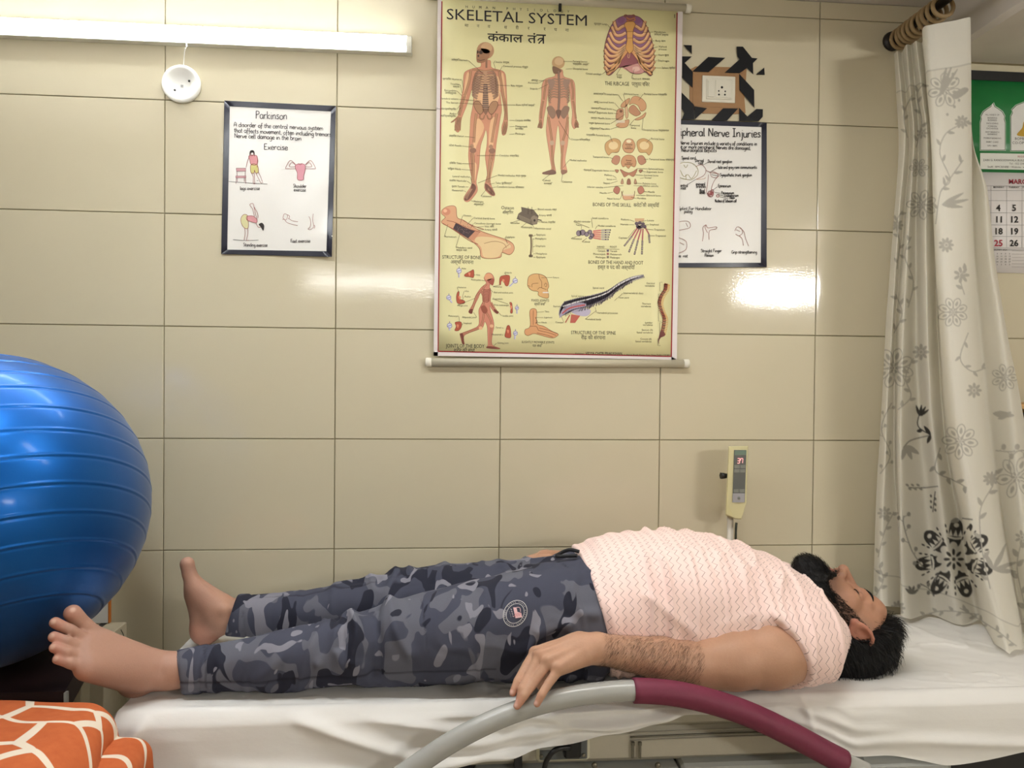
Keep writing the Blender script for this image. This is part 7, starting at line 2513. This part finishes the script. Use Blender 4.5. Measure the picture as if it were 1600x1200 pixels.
# ------------------------------------------------------------------ stool under an orange giraffe-pattern cloth
k = NT('giraffe_cloth')
tc = k.n('ShaderNodeTexCoord')
mp = k.n('ShaderNodeMapping')
mp.inputs['Scale'].default_value = (8.5, 12.5, 1.0)
mp.inputs['Rotation'].default_value = (0.0, 0.0, 0.30)
wob = k.n('ShaderNodeTexNoise', i_Scale=6.0, i_Detail=1.0)
k.l(tc.outputs['Object'], wob.inputs['Vector'])
va = k.n('ShaderNodeVectorMath', operation='MULTIPLY_ADD')
k.l(wob.outputs['Color'], va.inputs[0])
va.inputs[1].default_value = (0.05, 0.05, 0.05)
k.l(tc.outputs['Object'], va.inputs[2])
sx_ = k.n('ShaderNodeSeparateXYZ')
k.l(va.outputs[0], sx_.inputs[0])
cb_ = k.n('ShaderNodeCombineXYZ')
k.l(sx_.outputs[0], cb_.inputs[0])
k.l(k.math('SUBTRACT', sx_.outputs[1], sx_.outputs[2]), cb_.inputs[1])
k.l(cb_.outputs[0], mp.inputs[0])
vo = k.n('ShaderNodeTexVoronoi', feature='DISTANCE_TO_EDGE', voronoi_dimensions='2D', i_Scale=1.0, i_Randomness=0.75)
k.l(mp.outputs[0], vo.inputs['Vector'])
edge = k.ramp(vo.outputs['Distance'], [(0.060, (1, 1, 1)), (0.070, (0, 0, 0))])
og = k.mix(k.noise(60.0, 4.0), srgb(178, 88, 50), srgb(198, 108, 64))
k.l(k.mix(edge, og, srgb(222, 208, 190)), k.b.inputs['Base Color'])
k.set(Roughness=0.9)
k.b.inputs['Specular IOR Level'].default_value = 0.15
k.bump(k.noise(500.0, 2.0), 0.2, 0.001)
GIRAFFE = k.m
stool = thing('padded_stool', (-0.22, -0.86, 0.0), 'stool under an orange and white giraffe-pattern cloth in the lower left corner', 'stool')
CF = Field((-0.74, -1.16, 0.34), (0.36, -0.60, 0.74), 0.005)
CF.ell((-0.19, -0.865, 0.616), (0.40, 0.215, 0.070), None, 0.0)


def rbox(c, hx_, r):
    c, hx_ = np.array(c), np.array(hx_) - r

    def fn(x, y, z):
        qx, qy, qz = np.abs(x - c[0]) - hx_[0], np.abs(y - c[1]) - hx_[1], np.abs(z - c[2]) - hx_[2]
        return (np.sqrt(np.maximum(qx, 0) ** 2 + np.maximum(qy, 0) ** 2 + np.maximum(qz, 0) ** 2) + np.minimum(np.maximum(qx, np.maximum(qy, qz)), 0) - r).astype(np.float32)
    return fn


CF.union(rbox((-0.215, -0.865, 0.525), (0.405, 0.215, 0.142), 0.055), (-0.64, -1.1, 0.36), (0.20, -0.64, 0.68), 0.03)
CF.union(rbox((0.212, -0.80, 0.480), (0.044, 0.12, 0.130), 0.035), (0.15, -0.93, 0.34), (0.25, -0.67, 0.61), 0.004)
V, Fq = CF.mesh()
V = smooth_mesh(V, Fq, 2, 0.5)
N = normals(V, Fq)
w1, w2 = vnoise(V, (6, 8, 8)), vnoise(V + 3, (16, 18, 12))
V = (V + N * (0.008 * w1 + 0.004 * w2)[:, None]).astype(np.float32)
obj('cloth_cover', np_mesh('cloth_cover', V, Fq), GIRAFFE, stool)
MB().box((-0.55, -1.05, 0.34), (0.14, -0.70, 0.38), 0.004).build('seat_board', WOODB, stool)
for x in (-0.50, 0.09):
    for y in (-1.00, -0.75):
        MB().box((x - 0.02, y - 0.02, 0.0), (x + 0.02, y + 0.02, 0.345), 0.002).build('leg', WOODB, stool)

# ------------------------------------------------------------------ shelf glimpsed at the right edge
sh_ = thing('wall_shelf', P(1640, 632, -0.02), 'small wooden shelf on the tiles at the right edge behind the curtain', 'shelf')
p0 = P(1591, 636, -0.13)
SHW = pmat('shelf_wood', (190, 148, 92), 0.5, var=0.15, scale=30)
MB().box((p0[0], -0.14, p0[2] - 0.005), (p0[0] + 0.5, -0.002, p0[2] + 0.009), 0.001).build('shelf_board', SHW, sh_)
MB().box((p0[0], -0.14, p0[2] - 0.305), (p0[0] + 0.5, -0.002, p0[2] - 0.29), 0.001).build('shelf_board', SHW, sh_)
for x in (p0[0] + 0.46, ):
    MB().box((x, -0.13, p0[2] - 0.291), (x + 0.015, -0.002, p0[2] - 0.004), 0.001).build('side_board', SHW, sh_)
MB().box((p0[0] + 0.02, -0.006, p0[2] - 0.291), (p0[0] + 0.46, -0.002, p0[2] - 0.004), 0.001).build('back_board', SHW, sh_)
spk = thing('speaker_box', (p0[0] + 0.12, -0.08, p0[2] - 0.29), 'black speaker box with a ring front standing inside the wooden shelf', 'speaker')
MB().box((p0[0] + 0.004, -0.128, p0[2] - 0.29), (p0[0] + 0.22, -0.02, p0[2] - 0.02), 0.006).build('cabinet', BLACK_PLASTIC, spk)
MB().lathe([(0.07, 0.002), (0.07, -0.006), (0.062, -0.008), (0.056, -0.003), (0.02, 0.0), (0, 0.0)], (p0[0] + 0.08, -0.129, p0[2] - 0.11), 'y', 28).build('speaker_ring', METAL_G, spk)
# ------------------------------------------------------------------ curtain rod, rings and the printed curtain
RODX = 2.012
RODZ = float(P(1415, 50, -0.07)[2]) + 0.004
ROD_M = pmat('rod_dark_metal', (52, 48, 46), 0.4, metallic=0.6, var=0.1)
RING_M = pmat('ring_tan_wood', (146, 122, 86), 0.5, var=0.15, scale=40)
rod = thing('curtain_rod', (RODX, -0.3, RODZ), 'dark curtain rod running out from the tiles just under the ceiling', 'rod')
MB().tube([(RODX, -0.004, RODZ), (RODX, -1.50, RODZ)], 0.0105, 16).build('pole', ROD_M, rod)
MB().tube([(RODX, -0.003, RODZ), (RODX, -0.010, RODZ), (RODX, -0.016, RODZ)], [0.028, 0.026, 0.014], 20).build('wall_flange', ROD_M, rod)
MB().tube([(RODX, -1.44, RODZ + 0.01), (RODX, -1.44, RZ)], 0.007, 10).build('hanger', ROD_M, rod)

# fold lines of the cloth: (photo x, photo y, depth) from heading to hem
LINES = [
    [(1397, 84, -0.045), (1400, 140, -0.045), (1404, 220, -0.05), (1396, 350, -0.055), (1384, 520, -0.06), (1374, 700, -0.07), (1366, 850, -0.08), (1364, 935, -0.085)],
    [(1402, 80, -0.080), (1407, 140, -0.080), (1414, 220, -0.085), (1404, 350, -0.10), (1393, 520, -0.115), (1384, 700, -0.125), (1378, 850, -0.14), (1376, 945, -0.15)],
    [(1409, 82, -0.055), (1415, 140, -0.055), (1422, 220, -0.06), (1412, 350, -0.07), (1400, 520, -0.08), (1398, 700, -0.09), (1404, 850, -0.10), (1408, 950, -0.105)],
    [(1416, 70, -0.110), (1421, 140, -0.110), (1428, 220, -0.12), (1420, 350, -0.14), (1412, 520, -0.155), (1408, 700, -0.165), (1409, 850, -0.175), (1411, 964, -0.185)],
    [(1424, 70, -0.085), (1430, 140, -0.085), (1436, 220, -0.09), (1432, 350, -0.10), (1432, 520, -0.11), (1440, 700, -0.12), (1450, 850, -0.13), (1455, 972, -0.14)],
    [(1431, 64, -0.155), (1440, 140, -0.155), (1448, 220, -0.165), (1447, 350, -0.19), (1450, 520, -0.20), (1456, 640, -0.19), (1480, 850, -0.20), (1500, 985, -0.21)],
    [(1441, 66, -0.125), (1450, 140, -0.125), (1456, 220, -0.13), (1460, 350, -0.14), (1466, 520, -0.15), (1478, 680, -0.16), (1508, 850, -0.17), (1535, 1000, -0.20)],
    [(1442, 44, -0.235), (1449, 130, -0.235), (1455, 220, -0.245), (1460, 350, -0.27), (1470, 500, -0.29), (1489, 680, -0.31), (1518, 850, -0.34), (1560, 1010, -0.38)],
    [(1458, 38, -0.265), (1464, 130, -0.268), (1470, 220, -0.278), (1476, 350, -0.305), (1486, 500, -0.325), (1505, 680, -0.345), (1534, 850, -0.375), (1578, 1022, -0.42)],
    [(1492, 32, -0.270), (1497, 130, -0.272), (1500, 220, -0.282), (1504, 350, -0.305), (1512, 500, -0.32), (1527, 680, -0.34), (1553, 850, -0.37), (1592, 1030, -0.41)],
    [(1515, 27, -0.255), (1517, 130, -0.255), (1517, 220, -0.262), (1519, 350, -0.28), (1525, 500, -0.29), (1540, 680, -0.31), (1566, 850, -0.34), (1604, 1034, -0.38)],
    [(1514, 34, -0.200), (1515, 130, -0.195), (1516, 220, -0.19), (1520, 350, -0.20), (1530, 500, -0.21), (1548, 680, -0.225), (1574, 850, -0.25), (1612, 1030, -0.29)],
    [(1513, 40, -0.215), (1514, 130, -0.215), (1519, 222, -0.22), (1539, 300, -0.23), (1547, 400, -0.24), (1560, 480, -0.25), (1582, 640, -0.27), (1605, 850, -0.30), (1640, 1040, -0.34)],
    [(1508, 44, -0.185), (1511, 130, -0.18), (1519, 222, -0.18), (1543, 300, -0.185), (1553, 400, -0.19), (1567, 480, -0.20), (1590, 600, -0.21), (1622, 780, -0.23), (1680, 1040, -0.26)],
]
NVC = 720
tv = np.linspace(0, 1, NVC)
rows = []
for L in LINES:
    L = np.array(L, float)
    s_ = (L[:, 1] - L[0, 1]) / (L[-1, 1] - L[0, 1])
    pxs = np.array([interp(t, s_, L[:, 0]) for t in tv])
    yy_ = np.array([interp(t, s_, L[:, 2]) for t in tv])
    rows.append(np.stack([pxs, L[0, 1] + tv * (L[-1, 1] - L[0, 1]), yy_], 1))
rows = np.array(rows)                                    # (lines, NVC, 3)
SUB = 34
fine = catmull(rows.reshape(len(LINES), -1), SUB).reshape(-1, NVC, 3)
NUC = fine.shape[0]
ppx, ppy, pY = fine[..., 0], fine[..., 1], fine[..., 2]
dd = _fw[None, None] + _R[None, None] * ((ppx - 800) / FPX)[..., None] - _U[None, None] * ((ppy - 600) / FPX)[..., None]
CX = CAM + dd * ((pY - CAM[1]) / dd[..., 1])[..., None]
flatp = CX.reshape(-1, 3)
wv = vnoise(flatp, (10, 10, 5)) * 0.004 + vnoise(flatp + 4, (26, 26, 12)) * 0.0015
CX[..., 1] += wv.reshape(NUC, NVC) * np.clip(tv / 0.1, 0, 1)[None]
low = np.clip((tv - 0.93) / 0.07, 0, 1)[None]
CX[..., 1] += 0.004 * np.sin(np.arange(NUC) / SUB * 3.1)[:, None] * low
CX[..., 1] = np.minimum(CX[..., 1], -0.012)
CX[..., 2] = np.maximum(CX[..., 2], BED_Z + 0.009 + 0.004 * np.sin(np.arange(NUC) / SUB * 2.3)[:, None])

# the print is laid out flat (x right, y down, in the frame of the hanging cloth), then carried by the cloth
RX, RY, RW, RHt, RS = 1350, 0, 340, 1060, 3.0
ras = np.zeros((int(RHt * RS), int(RW * RS)), np.float32)


def r_poly(pts, val):
    q = (np.array(pts, float) - (RX, RY)) * RS
    x0, y0 = np.floor(q.min(0)).astype(int) - 1
    x1, y1 = np.ceil(q.max(0)).astype(int) + 2
    x0, y0 = max(x0, 0), max(y0, 0)
    x1, y1 = min(x1, ras.shape[1]), min(y1, ras.shape[0])
    if x1 <= x0 or y1 <= y0:
        return
    gx, gy = np.meshgrid(np.arange(x0, x1) + 0.5, np.arange(y0, y1) + 0.5)
    ins_ = np.zeros(gx.shape, bool)
    n = len(q)
    for i in range(n):
        (ax_0, ay_0), (bx_0, by_0) = q[i], q[(i + 1) % n]
        if ay_0 == by_0:
            continue
        c = ((ay_0 > gy) != (by_0 > gy)) & (gx < (bx_0 - ax_0) * (gy - ay_0) / (by_0 - ay_0) + ax_0)
        ins_ ^= c
    ras[y0:y1, x0:x1][ins_] = val


def r_stroke(pts, w, val, sm=True):
    pts = catmull(pts, 6) if sm and len(pts) > 2 else np.array(pts, float)
    for a, b in zip(pts[:-1], pts[1:]):
        d = b - a
        l = np.hypot(*d) + 1e-6
        nn = np.array((-d[1], d[0])) / l * w / 2
        e = d / l * w * 0.25
        r_poly([a + nn - e, b + nn + e, b - nn + e, a - nn - e], val)


def r_ell(cx, cy, rx, ry, val, rot=0.0):
    a = np.linspace(0, 2 * np.pi, 16, endpoint=False)
    x, y = rx * np.cos(a), ry * np.sin(a)
    r_poly(np.stack([cx + x * math.cos(rot) - y * math.sin(rot), cy + x * math.sin(rot) + y * math.cos(rot)], 1), val)


def leaf(x, y, ang, ln, w, val):
    c, s = math.cos(ang), math.sin(ang)
    pts = [(0, 0), (0.3 * ln, w), (0.7 * ln, w * 0.8), (ln, 0), (0.7 * ln, -w * 0.8), (0.3 * ln, -w)]
    r_poly(catmull([(x + a * c - b * s, y + a * s + b * c) for a, b in pts], 4, True), val)


def daisy(x, y, r, n, val, core=0.0):
    for i in range(n):
        a = 2 * math.pi * i / n
        r_ell(x + r * 0.62 * math.cos(a), y + r * 0.62 * math.sin(a), r * 0.38, r * 0.2, val, a)
    r_ell(x, y, r * 0.2, r * 0.2, val)


def sprig(pts, val, n=6, ln=9, w=2.2, side=1.0, berries=False):
    r_stroke(pts, 1.7, val)
    q = catmull(pts, 10)
    for i in range(n):
        k_ = int((i + 0.7) / n * (len(q) - 2))
        t = q[k_ + 1] - q[k_]
        a = math.atan2(t[1], t[0]) + (0.8 if i % 2 else -0.8) * side
        if berries:
            e = q[k_] + np.array((math.cos(a), math.sin(a))) * ln * 0.8
            r_stroke([q[k_], e], 1.0, val, False)
            r_ell(e[0], e[1], w, w * 1.2, val)
        else:
            leaf(q[k_][0], q[k_][1], a, ln, w, val)


def bloom(x, y, r, n, val, rot=0.0, hole=0.0):
    if val < 0.6:
        for i in range(n):
            a = rot + 2 * math.pi * i / n
            c, s = math.cos(a), math.sin(a)
            T_ = lambda p: [(x + u * c - v * s, y + u * s + v * c) for u, v in p]
            r_stroke(catmull(T_([(0.22 * r, 0.0), (0.5 * r, 0.2 * r), (0.85 * r, 0.22 * r), (1.05 * r, 0), (0.85 * r, -0.22 * r), (0.5 * r, -0.2 * r)]), 4, True), 1.6, val, False)
            leaf(x + 0.45 * r * c, y + 0.45 * r * s, a, 0.4 * r, 0.09 * r, val)
        daisy(x, y, 0.3 * r, 6, val)
        return
    """Large folk-art flower: long petals with an eye and a toothed band."""
    for i in range(n):
        a = rot + 2 * math.pi * i / n
        c, s = math.cos(a), math.sin(a)

        def T_(p):
            return [(x + u * c - v * s, y + u * s + v * c) for u, v in p]
        r_poly(catmull(T_([(0.34 * r, 0.10 * r), (0.6 * r, 0.17 * r), (0.9 * r, 0.15 * r), (1.02 * r, 0), (0.9 * r, -0.15 * r), (0.6 * r, -0.17 * r), (0.34 * r, -0.10 * r)]), 5, True), val)
        for v in (-0.12, 0.0, 0.12):
            r_poly(T_([(0.58 * r, (v - 0.055) * r), (0.74 * r, v * r), (0.58 * r, (v + 0.055) * r)]), hole)
        r_stroke(T_([(0.56 * r, 0.2 * r), (0.52 * r, 0), (0.56 * r, -0.2 * r)]), 0.05 * r, hole)
        r_ell(*T_([(0.86 * r, 0)])[0], 0.055 * r, 0.06 * r, hole, a)
        b = a + math.pi / n
        for j in range(1, 4):
            for v in (-1, 1):
                rr_ = r * (0.42 + 0.15 * j)
                bb = b + v * 0.13
                r_ell(x + rr_ * math.cos(bb), y + rr_ * math.sin(bb), 0.05 * r, 0.022 * r, val, bb)
    for i in range(8):
        a = 2 * math.pi * i / 8
        r_ell(x + 0.33 * r * math.cos(a), y + 0.33 * r * math.sin(a), 0.11 * r, 0.10 * r, hole, a)
    r_ell(x, y, 0.3 * r, 0.3 * r, hole)
    for i in range(8):
        a = 2 * math.pi * i / 8
        r_ell(x + 0.18 * r * math.cos(a), y + 0.18 * r * math.sin(a), 0.085 * r, 0.04 * r, val, a)
    r_ell(x, y, 0.045 * r, 0.045 * r, val)


GV, MV, DV = 0.40, 0.50, 0.97
# upper front panel
daisy(1505, 80, 11, 9, GV)
for a in (-1.2, -1.0, -1.35):
    leaf(1470, 150, a, 52, 2.6, GV)
bloom(1478, 140, 26, 7, GV, 0.2)
r_poly(catmull([(1490, 146), (1508, 136), (1515, 140), (1504, 150), (1494, 154)], 4, True), GV)
for x, y in ((1484, 122), (1490, 115), (1496, 122), (1486, 158), (1500, 156), (1493, 166), (1478, 112), (1482, 178)):
    r_ell(x, y, 2.0, 2.4, GV)
sprig([(1462, 350), (1470, 300), (1486, 280), (1470, 240), (1478, 210), (1500, 195), (1515, 188)], GV, 8, 12, 2.4)
daisy(1504, 190, 11, 9, GV)
sprig([(1470, 300), (1492, 270), (1506, 250)], GV, 3, 14, 2.2)
for a, l in ((-0.5, 40), (-0.2, 44), (0.1, 34)):
    leaf(1472, 320, a, l, 3.2, GV)
daisy(1478, 383, 12, 9, GV)
sprig([(1506, 460), (1500, 435), (1510, 420)], GV, 3, 12, 3)
daisy(1502, 430, 13, 7, GV)
bloom(1488, 488, 22, 8, GV, 0.4)
sprig([(1512, 520), (1500, 560), (1518, 580), (1540, 575)], GV, 5, 11, 2.2)
daisy(1522, 610, 12, 8, GV)
bloom(1500, 690, 26, 8, GV, 0.1)
# narrow folds at the left
sprig([(1418, 215), (1412, 180), (1424, 150)], GV, 4, 10, 2.2)
sprig([(1432, 230), (1440, 190), (1432, 150), (1444, 130)], GV, 6, 12, 2.4)
daisy(1441, 208, 9, 7, GV)
sprig([(1402, 420), (1406, 380), (1400, 350), (1410, 330)], GV, 6, 10, 2.2)
bloom(1440, 320, 22, 7, GV, 0.5)
bloom(1436, 262, 14, 6, GV)
sprig([(1420, 480), (1428, 440), (1414, 400), (1424, 370)], GV, 7, 10, 2.2)
daisy(1402, 352, 10, 8, GV)
sprig([(1398, 520), (1410, 490), (1400, 460)], GV, 5, 12, 2.4)
bloom(1397, 575, 30, 8, GV, 0.3)
daisy(1440, 550, 13, 8, GV)
sprig([(1404, 640), (1424, 620), (1416, 590), (1428, 560)], GV, 6, 11, 2.6)
sprig([(1376, 740), (1392, 710), (1378, 670), (1394, 630)], GV, 8, 10, 2.4, berries=True)
daisy(1382, 802, 11, 8, GV)
sprig([(1372, 870), (1382, 830), (1396, 800)], GV, 6, 10, 2.4)
sprig([(1370, 930), (1380, 905), (1374, 885)], GV, 6, 11, 2.8)
# the sheer lower panel with the dark flower
sprig([(1455, 680), (1435, 665), (1440, 640)], DV, 2, 9, 3)
r_stroke([(1455, 680), (1425, 688), (1412, 700)], 1.8, 0.7)
for a in (0.6, 1.2, 1.9):
    leaf(1417, 696, a, 24, 4, 0.45)
for a in (-1.9, -1.4, -1.0, -0.6):
    leaf(1438, 650, a, 18, 2.2, DV)
leaf(1455, 680, -2.2, 18, 3, DV)
leaf(1455, 680, 2.0, 14, 3, DV)
r_stroke([(1420, 762), (1445, 762), (1466, 760)], 1.8, 0.75)
for i in range(6):
    r_ell(1418 + 4.2 * i, 758 + (i % 2) * 6, 3, 1.8, 0.6, 0.6)
    r_ell(1455 + (i % 2) * 7, 775 + 4.4 * i, 2.6, 1.8, 0.8, 1.2)
r_stroke([(1462, 768), (1458, 800)], 1.4, DV)
bloom(1491, 874, 62, 7, DV, 0.307)
sprig([(1442, 886), (1424, 860), (1412, 820), (1412, 806)], 0.6, 6, 12, 3, berries=True)
r_stroke([(1460, 932), (1464, 905), (1470, 895)], 2.2, DV)
sprig([(1460, 932), (1452, 920), (1438, 912)], 0.7, 3, 8, 3, berries=True)
for a in (-2.4, -1.9, -1.3, -0.6):
    leaf(1424, 928, a, 14, 2.4, 0.8)
r_stroke([(1505, 810), (1520, 812)], 2, 0.8, False)
leaf(1500, 812, 2.9, 14, 4, 0.6)
leaf(1517, 818, 1.6, 12, 3.4, DV)
# right hand folds
sprig([(1470, 700), (1462, 735), (1490, 750), (1510, 762)], MV, 6, 12, 3)
sprig([(1548, 920), (1536, 860), (1532, 800), (1550, 760), (1556, 735)], GV, 8, 15, 3)
daisy(1548, 748, 12, 9, GV)
for a, l in ((-1.1, 46), (-0.3, 40), (0.1, 38), (-2.0, 30)):
    leaf(1552, 890, a, l, 3.6, GV)
bloom(1590, 746, 32, 6, GV, 0.9)
r_stroke([(1582, 745), (1578, 720), (1592, 705), (1604, 705)], 2, GV)
sprig([(1556, 704), (1580, 706), (1600, 704)], GV, 4, 12, 4, berries=True)
leaf(1552, 646, 0.1, 34, 5, GV)
leaf(1560, 655, -0.5, 24, 4, GV)
bloom(1570, 590, 20, 7, GV)
sprig([(1606, 960), (1590, 890), (1596, 850)], GV, 6, 15, 4)
daisy(1598, 840, 12, 7, GV)
sprig([(1530, 960), (1480, 955), (1440, 962)], GV, 8, 10, 2.4)
sprig([(1590, 1010), (1550, 980), (1500, 950)], GV, 8, 10, 2.4)
daisy(1402, 950, 12, 9, GV)

xi = np.clip(((ppx - RX) * RS).astype(int), 0, ras.shape[1] - 1)
yi = np.clip(((ppy - RY) * RS).astype(int), 0, ras.shape[0] - 1)
for _ in range(4):
    ras = (ras + np.roll(ras, 1, 0) + np.roll(ras, -1, 0) + np.roll(ras, 1, 1) + np.roll(ras, -1, 1)) / 5
pm = ras[yi, xi]
pm = (pm + ras[yi, np.clip(xi + 1, 0, ras.shape[1] - 1)]) / 2
tl = tv[None] * np.ones((NUC, 1))
basec = np.ones((NUC, NVC, 3)) * np.array(srgb(238, 235, 226))
head_b = (tl < 0.072)
basec[head_b] = srgb(242, 240, 233)
hemb = tl > 0.945
basec[hemb] = srgb(238, 235, 226)
pm = np.where(head_b, 0, pm)
cc = basec * (1 - pm[..., None]) + np.array(srgb(52, 50, 50)) * pm[..., None]
cc = np.where(((np.abs(tl - 0.072) < 0.0015) | (np.abs(tl - 0.945) < 0.0015))[..., None], cc * 0.8, cc)

k = NT('curtain_cotton')
at = k.n('ShaderNodeVertexColor', layer_name='Col')
wv_ = k.noise(700.0, 1.0, stretch=(1, 1, 0.2))
k.l(k.mix(k.math('MULTIPLY', wv_, 0.1), at.outputs[0], (0.5, 0.48, 0.42)), k.b.inputs['Base Color'])
k.set(Roughness=0.85)
k.b.inputs['Specular IOR Level'].default_value = 0.15
k.bump(k.noise(60.0, 3.0), 0.15, 0.002)
tr_ = k.n('ShaderNodeBsdfTranslucent')
k.l(at.outputs[0], tr_.inputs[0])
mx = k.n('ShaderNodeMixShader')
mx.inputs[0].default_value = 0.35
k.l(k.b.outputs[0], mx.inputs[1])
k.l(tr_.outputs[0], mx.inputs[2])
k.l(mx.outputs[0], k.t.nodes['Material Output'].inputs[0])
ic = np.arange(NUC * NVC).reshape(NUC, NVC)
Fc = np.stack([ic[:-1, :-1], ic[:-1, 1:], ic[1:, 1:], ic[1:, :-1]], -1).reshape(-1, 4)
cme = np_mesh('curtain', CX.reshape(-1, 3), Fc)
set_col(cme, cc.reshape(-1, 3))
cur = obj('curtain', cme, k.m)
tag(cur, 'white cotton curtain with grey printed flowers, bunched by the wall and trailing on the bed', 'curtain')

# rings on the rod, each holding a fold of the heading
ring_y = [-0.045, -0.062, -0.079, -0.097, -0.116, -0.136, -0.157, -0.178, -0.200, -0.224]
a = np.linspace(0, 2 * np.pi, 28, endpoint=False)
proto = None
words_ = ('first', 'second', 'third', 'fourth', 'fifth', 'sixth', 'seventh', 'eighth', 'ninth', 'tenth')
for i, y in enumerate(ring_y):
    lab = 'tan curtain ring on the dark rod, %s from the tiled wall' % words_[i]
    if proto is None:
        c_ = [(0.026 * math.cos(t), 0.0, 0.026 * math.sin(t)) for t in a]
        m = MB()
        V_, F_ = [], []
        for q_ in range(28):
            for w in range(10):
                b = 2 * math.pi * w / 10
                rr_ = 0.026 + 0.0052 * math.cos(b)
                V_.append((rr_ * math.cos(a[q_]), 0.0052 * math.sin(b), rr_ * math.sin(a[q_])))
                F_.append((q_ * 10 + w, q_ * 10 + (w + 1) % 10, ((q_ + 1) % 28) * 10 + (w + 1) % 10, ((q_ + 1) % 28) * 10 + w))
        m.add(V_, F_, True)
        proto = m.build('curtain_ring', RING_M)
        o = proto
    else:
        o = proto.copy()
        COL.objects.link(o)
    o.location = (RODX, y, RODZ - 0.0105)
    o.rotation_euler = (random.uniform(-0.12, 0.12), 0, random.uniform(-0.15, 0.15))
    tag(o, lab, 'ring', 'curtain rings on the rod')
